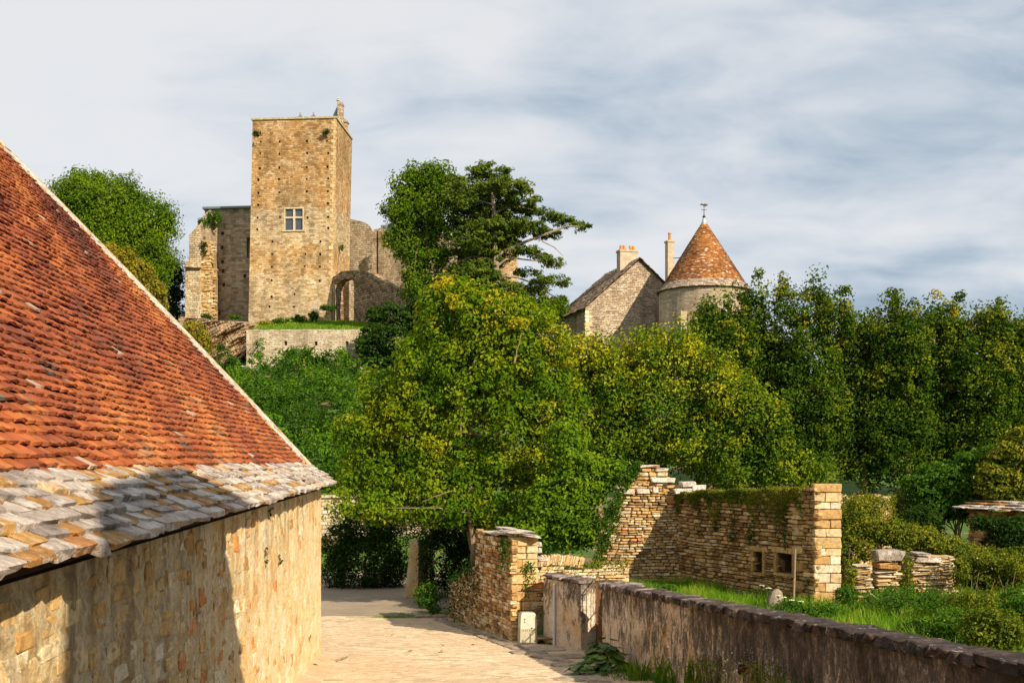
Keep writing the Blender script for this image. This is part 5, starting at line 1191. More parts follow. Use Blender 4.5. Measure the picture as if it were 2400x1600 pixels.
# lit wall with projecting jamb seen through the arch
wallpix([(784, 640), (812, 640), (818, 640)], 118.5, 118.2, 784, 818, 'castle', 'inner_wall', aw, .6)
wallpix([(818, 645), (830, 645), (834, 645)], 116.4, 116.2, 818, 834, 'castle', 'inner_jamb', aw, 2.0)

# retaining terrace wall, rock face, railing
tw = thing('terrace_wall', 'pale coursed retaining wall of the castle terrace above the bramble slope', 'wall', (-19, 98, 8.2))
TQ = np.array([-24.3, 97.6, 0]); tuu = vn([1, -.01, 0]); 
def tp_(px, py): a = (px - CX) / F; t = (a * TQ[1] - TQ[0]) / (tuu[0] - a * tuu[1]); return t, (HY - py) / F * (TQ[1] + tuu[1] * t)
hh = []
for (a, b_) in ((452, 1355), (604, 1353), (763, 1354), (926, 1353)): t, z = tp_(a / 2.24 + 400, b_ / 2.24 + 200); hh.append((t - .13, t + .13, z - .2, z + .2, .5))
zt4 = tp_(700, 772)[1]; mb = MB(); holed(mb, TQ, tuu, 14.5, 5.0, zt4, hh, (0, -1, 0), .4)
mb.face([(TQ[0], TQ[1], 5), (TQ[0], TQ[1], zt4), (TQ[0] - .4, TQ[1] + 6, zt4), (TQ[0] - .4, TQ[1] + 6, 5)], [(0, 5), (0, zt4), (6, zt4), (6, 5)]); mb.face([(TQ[0], TQ[1], zt4), (TQ[0] + 14.5, TQ[1] - .14, zt4), (TQ[0] + 14.5, TQ[1] + 1.2, zt4), (TQ[0], TQ[1] + 1.2, zt4)])
mb.build('wall_face', M['terrace'], tw)
rk = thing('rock_outcrop', 'rough brown rock outcrop with old masonry left of the terrace wall', 'rock', (-27, 103, 8.5))
nx_, nz2 = 110, 70; V = []; rn3 = smooth_noise(33, n=14, lo=.3, hi=2.4)
prof_r = [(425, 742), (460, 748), (500, 752), (545, 752), (575, 757), (600, 764), (640, 770)]
for j in range(nz2 + 1):
    for i in range(nx_ + 1):
        px = 418 + (655 - 418) * i / nx_; py = np.interp(px, [p[0] for p in prof_r], [p[1] for p in prof_r]); pyb = 900
        f = j / nz2; y_ = pyb + (py - pyb) * f; D = 101 + 5.5 * f ** 1.6 + (2.2 * math.exp(-((px - 562) / 14) ** 2)) * (1 - f) + .8 * rn3((px * .10, y_ * .10, 0)) + .35 * rn3((px * .33, y_ * .5, 4)) + .16 * rn3((px * 1.1, y_ * 1.6, 9))
        if px > 585: D = max(D, 100.5)
        V.append(P(px, y_, D))
for i in range(nx_ + 1):
    q = V[nz2 * (nx_ + 1) + i]; V.append(q + Vector((0, 8, .9)))
i = (np.arange(nz2 + 1)[:, None] * (nx_ + 1) + np.arange(nx_)[None, :]).ravel(); Fq = np.stack([i, i + 1, i + nx_ + 2, i + nx_ + 1], 1)
add_mesh('rock_face', mesh_np('rock_face', V, Fq, M['rock']), rk)
rl = thing('railing', 'short pale metal railing at the foot of the rock by the terrace wall corner', 'railing', tuple(P(565, 868, 97.2)))
for px in (553, 577): mb = MB(); mb.bar(P(px, 872, 97.2), P(px, 857, 97.2), .05); mb.build('post', M['rail'], rl)
mb = MB(); mb.bar(P(552, 858, 97.2), P(579, 858, 97.2), .05); mb.bar(P(552, 864, 97.2), P(579, 864, 97.2), .03); mb.build('rail', M['rail'], rl)
sgn = thing('notice_board', 'small white notice board on a post in the grass by the keep', 'sign', tuple(P(741, 752, 110)))
mb = MB(); mb.bar(P(741, 756, 110), P(741, 727, 110), .04); mb.build('post', M['rail'], sgn); mb = MB(); mb.box(P(741, 728, 109.9), (.14, 0, 0), (0, .02, 0), (0, 0, .16)); mb.build('panel', M['rail'], sgn)

# two visitors behind the parapet of the keep
def person(label, px, py, D, mat, hm, lean=0.0):
    base = P(px, py, D); H = 1.7; zf = KT - .9; t = thing('person', label, 'person', (base.x, D, zf), 'visitors on the keep')
    v = [(0, 0, .92), (0, 0, 1.12), (lean * .5, 0, 1.34), (lean, -.02, 1.45), (lean, -.03, 1.53), (lean, -.05, 1.63)]; rad = [.15, .14, .17, .06, .06, .10]
    ed = [(0, 1), (1, 2), (2, 3), (3, 4), (4, 5)]
    for sx in (-1, 1):
        k = len(v); v += [(sx * .19 + lean * .6, 0, 1.38), (sx * .27 + lean * .5, -.12, 1.12), (sx * .20 + lean * .5, -.32, 1.02)]; rad += [.06, .045, .035]; ed += [(2, k), (k, k + 1), (k + 1, k + 2)]
        k = len(v); v += [(sx * .10, 0, .82), (sx * .11, -.02, .46), (sx * .11, .02, .07), (sx * .12, -.13, .04)]; rad += [.10, .07, .045, .045]; ed += [(0, k), (k, k + 1), (k + 1, k + 2), (k + 2, k + 3)]
    me = bpy.data.meshes.new('body'); me.from_pydata([(base.x + a, D + b_, zf + c) for a, b_, c in v], ed, []); me.materials.append(M[mat]); o = add_mesh('body', me, t)
    md = o.modifiers.new('Skin', 'SKIN'); 
    for i, q in enumerate(rad): me.skin_vertices[0].data[i].radius = (q, q * .8) if i != 5 else (q, q)
    me.skin_vertices[0].data[0].use_root = True; s2 = o.modifiers.new('Sub', 'SUBSURF'); s2.levels = 2; s2.render_levels = 2
    for nm, mt, cz, rx, rz, cy in (('head', 'skin', 1.61, .088, .12, -.05), ('hair', hm, 1.65, .096, .105, -.025)):
        mb = MB(); n = 10
        for i in range(6):
            for j in range(n):
                def sp(a, b_): th_ = math.pi * a / 6; ph = 2 * math.pi * b_ / n; return (base.x + lean + rx * math.sin(th_) * math.cos(ph), D + cy + rx * 1.1 * math.sin(th_) * math.sin(ph), zf + cz + rz * math.cos(th_))
                mb.face([sp(i, j), sp(i + 1, j), sp(i + 1, j + 1), sp(i, j + 1)])
        mb.build(nm, M[mt], t, True)
    return t
person('person in dark red leaning on the parapet near the turret of the keep', 734, 272, 115.75, 'cloth_red', 'hole', .05)
person('person in grey standing at the middle of the keep parapet', 704, 274, 115.85, 'cloth_grey', 'hole')

# ================================================================== HOUSE and round tower with conical roof
ho = thing('gabled_house', 'stone house with steep gable, rendered chimney with four orange pots', 'house', (6.05, 88, 7))
hA = np.array([6.05, 88, 0]); hu = vn([1, .277, 0]); hb = vn([-.277, 1, 0]); HW = 4.77; EZ, AZ = 12.5, 16.66; HL = 7.7
def hp(t, b_, z, o=0): q = hA + hu * t + hb * b_; return Vector((q[0], q[1], z))
mb = MB(); mb.face([hp(0, 0, 4), hp(2 * HW, 0, 4), hp(2 * HW, 0, EZ), hp(HW, 0, AZ), hp(0, 0, EZ)], [(0, 4), (2 * HW, 4), (2 * HW, EZ), (HW, AZ), (0, EZ)])
mb.face([hp(0, HL, 4), hp(0, 0, 4), hp(0, 0, EZ), hp(0, HL, EZ)], [(0, 4), (HL, 4), (HL, EZ), (0, EZ)]); mb.face([hp(2 * HW, 0, 4), hp(2 * HW, HL, 4), hp(2 * HW, HL, EZ), hp(2 * HW, 0, EZ)]); mb.face([hp(2 * HW, HL, 4), hp(0, HL, 4), hp(0, HL, EZ), hp(HW, HL, AZ), hp(2 * HW, HL, EZ)])
mb.build('wall', M['house'], ho)
pq = Pieces(STONES); z = 6.0; k = 0
while z < EZ - .3: h = rr.uniform(.25, .4); l = .6 if k % 2 else .35; pq.add(hp(l / 2 - .03, -.012, z + h / 2), hu * l, hb * .07, (0, 0, h - .03), rnd=rr.uniform(.5, 1)); z += h; k += 1
pq.finish('quoin', ho, M['quoin'], 0, 'quoins')
mb = MB(); q = P(1378, 795, 87.6); mb.box(hp(.55, 0, 9.55), Vector(hu) * .42, Vector(hb) * .06, (0, 0, .55)); mb.build('window', M['hole'], ho); mb = MB(); mb.box(hp(.55, -.04, 10.2), Vector(hu) * .6, Vector(hb) * .1, (0, 0, .1)); mb.build('lintel', M['frame'], ho)
hr_ = part_of('roof', ho); pq = Pieces(SLABS); sl = math.atan2(AZ - EZ, HW); LS = math.hypot(AZ - EZ, HW) + .45
for side in (1, -1):
    nrow = 26
    dvec = Vector(hu) * math.cos(sl) * side + Vector((0, 0, math.sin(sl))); nvec = Vector((0, 0, math.cos(sl))) - Vector(hu) * math.sin(sl) * side
    e0 = (hp(0, 0, EZ) if side > 0 else hp(2 * HW, 0, EZ)) - dvec * .42
    for k in range(nrow):
        s_ = LS * k / nrow; x = -.28
        while x < HL + .3:
            w = rr.uniform(.35, .7); c = e0 + dvec * (s_ + .17) + Vector(hb) * (x + w / 2) + nvec * (.10 + rr.uniform(-.02, .03)); up = dvec * math.cos(.1) - nvec * math.sin(.1)
            pq.add(c, Vector(hb) * (w * .97), up * .40, nvec * .07, rnd=rr.random()); x += w
    mb = MB(); a = e0 - Vector(hb) * .2; mb.face([a, a + Vector(hb) * (HL + .4), a + Vector(hb) * (HL + .4) + dvec * LS, a + dvec * LS]); mb.build('roof_deck', M['core'], hr_)
pq.finish('roof_slab', hr_, M['houseroof'], 120, 'roof_slabs', minpx=5)
ch = part_of('chimney', ho); mb = MB(); c = P(1470, 640, 91.2); cz0, cz1 = c.z - .6, P(1470, 592, 91.2).z; cu, cb = Vector(hu), Vector(hb); cc = Vector((c.x, c.y, (cz0 + cz1) / 2))
mb.box(cc, cu * .80, cb * .40, (0, 0, (cz1 - cz0) / 2)); mb.box(Vector((c.x, c.y, cz1 + .08)), cu * .86, cb * .46, (0, 0, .08)); mb.build('stack', M['chimney'], ch)
for k, x in enumerate((-.56, -.28, .28, .56)):
    mb = MB(); q = Vector((c.x, c.y, cz1 + .16)) + cu * x; mb.bar(q, q + Vector((0, 0, .42)), .15, .12, 10); mb.build('chimney_pot', M['pot'], ch)
mb = MB(); mb.box(Vector((c.x, c.y, cz1 + .22)), cu * .13, cb * .2, (0, 0, .06)); mb.build('pot_saddle', M['chimney'], ch)
tc_ = thing('tall_chimney', 'tall slender stone chimney with one clay pot beside the conical tower', 'chimney', tuple(P(1569, 700, 93)))
mb = MB(); a = P(1569.5, 568, 93); mb.box(Vector((a.x, a.y, (a.z + 8) / 2)), cu * .30, cb * .3, (0, 0, (a.z - 8) / 2)); mb.box(Vector((a.x, a.y, a.z + .04)), cu * .37, cb * .37, (0, 0, .07)); mb.build('stack', M['chimney'], tc_)
mb = MB(); q = Vector((a.x, a.y, a.z + .1)); mb.bar(q, q + Vector((0, 0, .62)), .14, .12, 10); mb.bar(q + Vector((0, 0, .62)), q + Vector((0, 0, .72)), .15, .15, 10); mb.build('chimney_pot', M['pot'], tc_)
mb = MB(); mb.bar(P(1578, 605, 92), P(1602, 604, 86), .035); tag(mb.build('tie_rod', M['metal']), 'thin iron tie rod between the tall chimney and the conical roof', 'rod')
ct = thing('round_tower', 'round stone tower with tall orange conical tile roof and iron weathervane', 'tower', tuple(P(1650, 860, 86)))
cC = P(1650, 700, 86); TR = 3.6; n = 64; mb = MB(); zE = (HY - 682) / F * 86
for i in range(n):
    a0, a1 = 2 * math.pi * i / n, 2 * math.pi * (i + 1) / n; w = lambda a, z, R=TR: (cC.x + math.cos(a) * R, cC.y + math.sin(a) * R, z)
    mb.face([w(a0, 2, TR * 1.02), w(a1, 2, TR * 1.02), w(a1, zE), w(a0, zE)], [(a0 * TR, 2), (a1 * TR, 2), (a1 * TR, zE), (a0 * TR, zE)])
mb.build('wall', M['round_tower'], ct)
mb = MB(); q = P(1603, 752, 82.9); mb.box(q, (.22, -.06, 0), (.03, .12, 0), (0, 0, .75)); mb.build('window_surround', M['frame'], ct)
cr = part_of('roof', ct); zA = P(1653, 516, 86).z; VV, FF, RR_ = [], [], []; NR = 62; rcol = np.random.default_rng(77); off = 0
SLB = [[], [], []]
for k in range(NR):
    f0, f1 = k / NR, (k + 1) / NR
    def rad_(f): return 3.62 * (1 - f) + (.16 * max(0, .10 - f) / .10) + .03
    def zed(f): return zE - .12 + (zA - zE + .12) * f
    R0, R1_ = rad_(f0) + .035, rad_(f1) + .004; z0_, z1_ = zed(f0), zed(f1); cnt = max(8, int(2 * math.pi * R0 / .22)); ph0 = rcol.random() * 6.28
    tgt = SLB[0] if k < 7 else SLB[1]
    for i in range(cnt):
        a0 = ph0 + 2 * math.pi * i / cnt; a1 = ph0 + 2 * math.pi * (i + .94) / cnt; j = rcol.uniform(0, .03); jz = rcol.uniform(-.015, .015)
        p = [(cC.x + math.cos(a) * (R + (j if R == R0 else 0)), cC.y + math.sin(a) * (R + (j if R == R0 else 0)), z) for a, R, z in ((a0, R0, z0_ + jz), (a1, R0, z0_ + jz), (a1, R1_, z1_), (a0, R1_, z1_), (a0, R0 - .05, z0_ - .035), (a1, R0 - .05, z0_ - .035))]
        tgt.append((p, rcol.random()))
for tgt, mt, nm in ((SLB[1], 'conetile', 'tiles'), (SLB[0], 'coneslab', 'eave_slabs')):
    VV = np.array([q for p, _ in tgt for q in p]); n_ = len(tgt); b0 = np.arange(n_)[:, None] * 6
    Fq = np.concatenate([b0 + [[0, 1, 2, 3]], b0 + [[4, 5, 1, 0]]]); rr_ = np.array([q for _, q in tgt]); o = add_mesh(nm, mesh_np(nm, VV, Fq, M[mt], np.concatenate([rr_, rr_])), cr); o['kind'] = 'stuff'
mb = MB()
for i in range(32):
    a0, a1 = 2 * math.pi * i / 32, 2 * math.pi * (i + 1) / 32; w = lambda a, R, z: (cC.x + math.cos(a) * R, cC.y + math.sin(a) * R, z)
    mb.face([w(a0, 3.66, zE - .2), w(a1, 3.66, zE - .2), w(a1, .02, zA - .15), w(a0, .02, zA - .15)]); mb.face([w(a1, 3.66, zE - .2), w(a0, 3.66, zE - .2), w(a0, 3.4, zE - .1), w(a1, 3.4, zE - .1)])
mb.build('roof_deck', M['core'], cr)
fi = part_of('weathervane', ct); mb = MB(); a = P(1653, 519, 86); x0 = Vector((cC.x, cC.y, zA - .35)); x0.x = cC.x
mb.bar(x0, x0 + Vector((0, 0, .55)), .26, .07, 12); mb.build('lead_cap', M['zinc'], fi)
mb = MB(); mb.bar(x0 + Vector((0, 0, .5)), x0 + Vector((0, 0, .62)), .06, .15, 10); mb.bar(x0 + Vector((0, 0, .62)), x0 + Vector((0, 0, .74)), .15, .05, 10); mb.build('ball', M['metal'], fi)
mb = MB(); mb.bar(x0 + Vector((0, 0, .7)), x0 + Vector((0, 0, 1.65)), .035, .02, 6); mb.bar(x0 + Vector((-.22, 0, 1.18)), x0 + Vector((.22, 0, 1.18)), .02); mb.build('rod', M['metal'], fi)
mb = MB(); h0 = x0 + Vector((0, 0, 1.5)); prof_v = [(-.36, .10), (-.10, .02), (.02, -.05), (.22, -.02), (.34, .10), (.20, .12), (.10, .20), (-.04, .13), (-.2, .2)]
mb.face([h0 + Vector((a, -.01, b_)) for a, b_ in prof_v]); mb.face([h0 + Vector((a, .01, b_)) for a, b_ in prof_v][::-1])
for i in range(len(prof_v)): j = (i + 1) % len(prof_v); p, q = prof_v[i], prof_v[j]; mb.face([h0 + Vector((p[0], -.01, p[1])), h0 + Vector((p[0], .01, p[1])), h0 + Vector((q[0], .01, q[1])), h0 + Vector((q[0], -.01, q[1]))])
mb.build('vane', M['metal'], fi)
# ================================================================== TREES AND PLANTS
def at(px, py, D): p = P(px, py, D); return (p.x, p.y, ghf(p.x, p.y))
def lobes_at(D, L, dr=0.75): return [lobe(a, b_, c, d, D + (e[0] if e else 0), (c / F * D) * dr) for a, b_, c, d, *e in L]
# central maple
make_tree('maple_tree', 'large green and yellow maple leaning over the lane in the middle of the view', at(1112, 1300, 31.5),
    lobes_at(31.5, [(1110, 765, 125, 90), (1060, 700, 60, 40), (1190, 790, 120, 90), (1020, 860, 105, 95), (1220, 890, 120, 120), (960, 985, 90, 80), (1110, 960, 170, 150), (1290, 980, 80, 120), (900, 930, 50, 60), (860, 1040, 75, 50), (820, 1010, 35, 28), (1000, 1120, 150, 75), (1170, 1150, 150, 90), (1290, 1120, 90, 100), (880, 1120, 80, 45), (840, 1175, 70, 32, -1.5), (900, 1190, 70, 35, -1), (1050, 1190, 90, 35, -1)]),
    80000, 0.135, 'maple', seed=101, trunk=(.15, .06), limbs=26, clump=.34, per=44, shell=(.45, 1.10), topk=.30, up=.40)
mt = bpy.data.objects['maple_tree']
for (p0, p1, r0, r1) in ((P(1110, 1300, 30.4), P(1104, 1130, 30.5), .075, .055), (P(1100, 1200, 29.9), P(905, 1190, 29.6), .022, .008), (P(990, 1175, 29.8), P(1060, 1150, 29.8), .010, .016), (P(1205, 850, 30), P(1222, 780, 30), .022, .010)):
    mb = MB(); limb(mb, p0, p1, r0, r1, int(p0.x * 100) & 1023, .05, 5, 6); mb.build('branch', M['bark'], mt)
make_tree('hazel_bush', 'bright green leafy bush spilling beside the sunlit gable wall of the hut', at(1340, 1260, 29.3),
    lobes_at(29.3, [(1345, 1105, 55, 75), (1300, 1185, 75, 70), (1370, 1190, 40, 60), (1250, 1245, 70, 40), (1350, 1255, 55, 32), (1400, 1120, 38, 40), (1440, 1105, 22, 22), (1320, 1040, 35, 50)]), 17000, .12, 'bright', cat='bush', seed=102, trunk=(.05, .03), limbs=10, clump=.26, per=34)
make_tree('yew_tree', 'dark spiky hornbeam reaching out in front of the terrace wall', at(950, 900, 60),
    lobes_at(60, [(945, 800, 70, 50), (900, 770, 45, 16), (885, 745, 30, 9), (930, 740, 40, 18), (880, 820, 38, 14), (870, 800, 34, 10), (900, 845, 50, 15), (970, 750, 40, 35), (1010, 720, 50, 30), (880, 728, 22, 7), (915, 720, 22, 10)]), 15000, .17, 'dark', seed=103, trunk=(.2, .08), clump=.3, per=16, flat=.4, topk=.45)
make_tree('laurel_bush', 'dark rounded bush at the lane end beside the barn corner', at(850, 1385, 37), lobes_at(37, [(850, 1310, 80, 75), (800, 1275, 45, 65), (905, 1300, 50, 80), (850, 1240, 55, 50), (785, 1340, 30, 40), (900, 1230, 45, 40), (930, 1340, 25, 40)]), 22000, .085, 'dark', cat='bush', seed=104, trunk=(.08, .04), clump=.22, per=18)
make_tree('shade_bush', 'shaded tangle of bushes under the maple behind the stone pier', at(1050, 1380, 34.5), lobes_at(34.5, [(1045, 1290, 50, 85), (1085, 1250, 50, 60), (1010, 1230, 55, 50), (1110, 1290, 45, 60), (1170, 1270, 70, 50), (1240, 1290, 60, 30), (1065, 1360, 30, 40)]), 16000, .09, 'dark', cat='bush', seed=105, trunk=(.06, .03), clump=.22, per=18)
# lime trees in the middle and the tall row on the right
def lime(name, label, px, D, ptop, pbot, rx, n, leaf, mat, seed, group, spikes, extra=(), topk=.45):
    r_ = np.random.default_rng(seed); py = (ptop + pbot) / 2; ry = (pbot - ptop) / 2
    L = [(px, py + ry * .1, rx * .86, ry * .86)]
    for i in range(16):
        a = r_.uniform(0, 2 * math.pi); f = r_.uniform(.35, .8); L.append((px + math.cos(a) * rx * f, py + math.sin(a) * ry * f * .9, rx * r_.uniform(.22, .36), ry * r_.uniform(.22, .34), r_.uniform(-1, .6) * rx / F * D * .8))
    for (sx, sy, sw, sh_) in spikes:
        for q in range(4): L.append((sx + (q > 1) * r_.uniform(-5, 5), sy + sh_ * (.55 + .5 * q), sw * (.7 + .25 * q), sh_ * .62, r_.uniform(-1, 1)))
    L += list(extra)
    return make_tree(name, label, at(px, py, D), lobes_at(D, L, .9), n, leaf, mat, group=group, seed=seed, trunk=(.22, .07), limbs=0, clump=.46, per=46, shell=(.55, 1.04), topk=topk)
G1 = 'clipped lime trees behind the ruined hut'
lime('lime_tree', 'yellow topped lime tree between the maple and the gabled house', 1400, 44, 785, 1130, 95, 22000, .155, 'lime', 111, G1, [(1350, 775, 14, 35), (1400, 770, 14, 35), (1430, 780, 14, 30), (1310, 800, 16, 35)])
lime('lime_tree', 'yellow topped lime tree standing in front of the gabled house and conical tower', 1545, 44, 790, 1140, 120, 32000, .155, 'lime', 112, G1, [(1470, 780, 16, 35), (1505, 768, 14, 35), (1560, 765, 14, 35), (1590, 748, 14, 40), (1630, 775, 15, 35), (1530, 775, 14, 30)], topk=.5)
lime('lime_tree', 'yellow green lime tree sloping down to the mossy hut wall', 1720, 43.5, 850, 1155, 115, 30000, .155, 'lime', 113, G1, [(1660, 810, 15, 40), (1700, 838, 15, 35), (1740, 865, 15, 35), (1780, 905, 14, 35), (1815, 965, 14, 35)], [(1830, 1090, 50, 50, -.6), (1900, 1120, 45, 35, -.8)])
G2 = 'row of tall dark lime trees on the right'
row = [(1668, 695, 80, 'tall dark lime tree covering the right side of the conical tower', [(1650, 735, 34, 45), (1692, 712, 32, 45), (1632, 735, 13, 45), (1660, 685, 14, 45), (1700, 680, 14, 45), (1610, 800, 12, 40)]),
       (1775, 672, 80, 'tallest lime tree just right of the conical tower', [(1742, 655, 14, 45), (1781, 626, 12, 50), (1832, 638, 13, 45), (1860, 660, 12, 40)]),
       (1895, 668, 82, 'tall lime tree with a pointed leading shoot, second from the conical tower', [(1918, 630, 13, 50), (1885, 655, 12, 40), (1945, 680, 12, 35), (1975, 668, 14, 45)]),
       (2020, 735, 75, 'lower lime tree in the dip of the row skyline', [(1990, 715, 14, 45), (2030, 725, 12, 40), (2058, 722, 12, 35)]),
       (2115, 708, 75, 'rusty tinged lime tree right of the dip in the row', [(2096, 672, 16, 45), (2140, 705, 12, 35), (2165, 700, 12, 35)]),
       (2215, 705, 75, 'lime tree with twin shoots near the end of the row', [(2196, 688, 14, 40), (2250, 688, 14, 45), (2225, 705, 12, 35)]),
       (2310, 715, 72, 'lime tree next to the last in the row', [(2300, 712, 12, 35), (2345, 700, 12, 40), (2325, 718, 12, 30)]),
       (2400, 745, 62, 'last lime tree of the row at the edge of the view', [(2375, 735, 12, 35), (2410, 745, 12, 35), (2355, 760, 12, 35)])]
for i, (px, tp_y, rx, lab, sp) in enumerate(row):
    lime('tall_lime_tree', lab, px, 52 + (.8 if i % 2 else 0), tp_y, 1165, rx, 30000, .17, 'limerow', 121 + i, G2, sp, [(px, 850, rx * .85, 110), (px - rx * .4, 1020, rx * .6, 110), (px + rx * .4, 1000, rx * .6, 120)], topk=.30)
# shrubs on the right side of the garden
make_tree('elder_shrub', 'bright green shrub overhanging the small slab roofed outhouse', at(2260, 1250, 31), lobes_at(31, [(2230, 1140, 75, 50), (2180, 1175, 50, 50), (2290, 1110, 65, 55), (2160, 1225, 45, 55), (2210, 1110, 45, 28), (2150, 1130, 35, 18), (2250, 1180, 70, 40)]), 22000, .11, 'green', cat='shrub', seed=141, trunk=(.06, .03), limbs=12, clump=.2, per=14, flat=.5)
make_tree('ash_shrub', 'yellow green feathery shrub rising at the right edge of the view', at(2385, 1250, 30), lobes_at(30, [(2370, 1095, 55, 60), (2400, 1040, 40, 40), (2340, 1130, 50, 45), (2390, 1160, 50, 40)]), 13000, .11, 'ivy', cat='shrub', seed=142, trunk=(.06, .03), limbs=10, clump=.2, per=14, flat=.5, topk=.5)
make_tree('dark_shrub', 'dark shrub hanging below the slab roof of the outhouse', at(2360, 1290, 27.2), lobes_at(27.2, [(2370, 1255, 45, 26), (2400, 1285, 40, 35), (2335, 1228, 40, 14), (2300, 1222, 25, 10), (2385, 1225, 30, 14), (2350, 1285, 30, 20), (2130, 1240, 40, 40, 2), (2165, 1215, 40, 30, 1.5)]), 8000, .085, 'dark', cat='shrub', seed=143, trunk=(0, 0), clump=.16, per=14)
t_ = thing('bramble', 'sprawling bramble and vine bank with rusty leaves over the stone piles', 'bramble', at(2200, 1330, 26.6))
C, Nr, s_, rn = crown(lobes_at(26.6, [(2010, 1215, 26, 45), (2045, 1185, 35, 25, 1), (2060, 1240, 60, 28), (2130, 1255, 70, 24), (2200, 1280, 75, 22), (2270, 1305, 80, 24), (2350, 1320, 80, 28), (1995, 1290, 18, 55, -.6), (2030, 1290, 30, 22, -.5), (2110, 1290, 22, 22, -.5), (2124, 1340, 9, 36, -1.6), (2250, 1335, 18, 36, -1.8), (1992, 1350, 10, 40, -2.2), (2290, 1350, 60, 35), (2370, 1370, 60, 40), (2240, 1340, 30, 35), (1975, 1240, 14, 50), (2400, 1330, 50, 50)], 1.0), 34000, .075, 145, clump=.13, per=12, up=.8)
leaf_obj('foliage', C, Nr, s_, rn, M['ivy'], t_, seed=3)
mb = MB()
for i in range(24): q = P(1990 + i * 17 + rr.uniform(-30, 30), 1325 + i * 3, 25.9 + rr.uniform(-.5, .3)); mb.bar((q.x, q.y, ghf(q.x, q.y)), q + Vector((rr.uniform(-.2, .2), 0, rr.uniform(.2, .6))), .008, .004, 4)
mb.build('stem', M['bark'], t_)['kind'] = 'stuff'
# ivy and moss on the hut
def along(fn, n, seed, jit, leaf, mat, name, label, cat='ivy', upv=.5, loc=None):
    r_ = np.random.default_rng(seed); C = np.array([fn(r_) for _ in range(n)]); C += r_.normal(size=C.shape) * jit
    Nr = np.array([[-.5, -.6, upv]]) + r_.normal(size=C.shape) * .5; base = C.mean(0); base[2] = C[:, 2].min(); t = thing(name, label, cat, tuple(float(v) for v in base))
    cr_ = np.sin(C @ np.array([7.1, 5.3, 6.7])) * .15; leaf_obj('foliage', C, Nr, leaf * r_.uniform(.6, 1.3, n), .25 + cr_ + .4 * r_.random(n), M[mat], t, seed=seed); return t
def hut_ivy(r_):
    while True:
        t = r_.uniform(0.35, Ls); dep = abs(.35 + .45 * math.sin(t * 2.1) * math.sin(t * 5.3 + 1) + .35 * (t < 2.6)); d = r_.random() ** 1.4 * dep
        z = side_top(t) - d; q = RN + su * t + sn * (.05 + .05 * r_.random()); 
        if r_.random() < .85 - .5 * d: return (q[0], q[1], z + .02)
along(hut_ivy, 5200, 151, .02, .055, 'ivy', 'ivy', 'ivy curtain hanging from the top of the mossy hut wall')
def hut_moss(r_): t = r_.uniform(.2, Ls); q = RN + su * t - sn * r_.uniform(-.04, .5); return (q[0], q[1], side_top(t) + .01 + .04 * r_.random() ** 2)
along(hut_moss, 4200, 152, .015, .05, 'moss', 'moss', 'orange and green moss along the top of the hut wall', 'moss', 1.5)
def stain(r_): k = r_.integers(5); t0, z0, h_ = [(2.9, -1.2, .9), (4.3, -1.2, .8), (.95, -1.1, 1.0), (3.6, -1.4, .4), (2.2, -1.6, .5)][k]; t = t0 + r_.normal() * .10; q = RN + su * t + sn * .04; return (q[0], q[1], z0 - r_.random() * h_)
along(stain, 900, 153, .02, .05, 'dark', 'ivy', 'short dark ivy strands clinging to the middle of the mossy hut wall')
def back_iv(r_): t = r_.uniform(1.15, Lb); q = Ob + bu_ * t + bn_ * .06; d = r_.random() ** 1.6 * np.interp(t, [1.15, 1.6, Lb], [.1, .6, 1.6]); return (q[0], q[1], back_top(t) - d + .08)
along(back_iv, 2600, 154, .06, .075, 'green', 'ivy', 'green creeper over the left shoulder of the sunlit gable wall')
def yw_iv(r_): t = r_.uniform(.3, Ly); q = yO + yu * t - yn * r_.uniform(-.1, .35); return (q[0], q[1], -2.62 - r_.random() ** 2 * .35)
along(yw_iv, 900, 155, .05, .06, 'ivy', 'ivy', 'sparse yellow green creeper on the low yellow stone wall', upv=1.0)
def far_iv(r_): t = r_.choice([.7, 1.4, 2.3, 5.2]) + r_.normal() * .35; q = A_ + vn(B_ - A_) * t + n2_ * .08; return (q[0], q[1], -1.0 - r_.random() * 1.2)
n2_ = vn([(B_ - A_)[1], -(B_ - A_)[0], 0]); n2_ = n2_ if n2_[1] < 0 else -n2_
along(far_iv, 4200, 156, .06, .075, 'ivy', 'ivy', 'patchy yellow green ivy climbing the far garden wall')
def pier_iv(r_):
    if r_.random() < .45: t = r_.uniform(0, 1.0); q = fA + fu * (.28 + .25 * r_.random()) + fn * .05; return (q[0], q[1], -2.45 - r_.random() * .9 * t)
    t = r_.uniform(0, .6); q = pA + pu * t + pn * .06; return (q[0], q[1], -1.9 - r_.random() ** 2 * .8)
along(pier_iv, 420, 157, .05, .07, 'green', 'ivy', 'few bright ivy strands on the sunlit face of the stone pier')
def ruin_iv(r_): t = r_.uniform(-.5, Lq); q = qA + qu * t + qn * r_.uniform(-.3, .1); return (q[0], q[1], ft(t) + .12 - r_.random() ** 1.5 * 1.2)
along(ruin_iv, 2600, 158, .10, .07, 'dark', 'ivy', 'dark ivy smothering the low crumbling wall behind the pier')
def post_iv(r_): q = P(1000 + r_.normal() * 9, 1400 - r_.random() * 140, 33.7); return (q.x, q.y, q.z)
along(post_iv, 900, 159, .07, .075, 'dark', 'ivy', 'dark ivy column beside the tall stone buttress in the shade')
weed('lane_plant', 'drooping leafy plant at the kerb below the shaded buttress', at(1005, 1430, 31.5), 900, .09, 'green', .38, 161, hgt=.45)
weed('lane_plant', 'low weed tuft beside the foot of the ruined wall', at(1018, 1448, 29.8), 260, .07, 'green', .18, 162, hgt=.2)
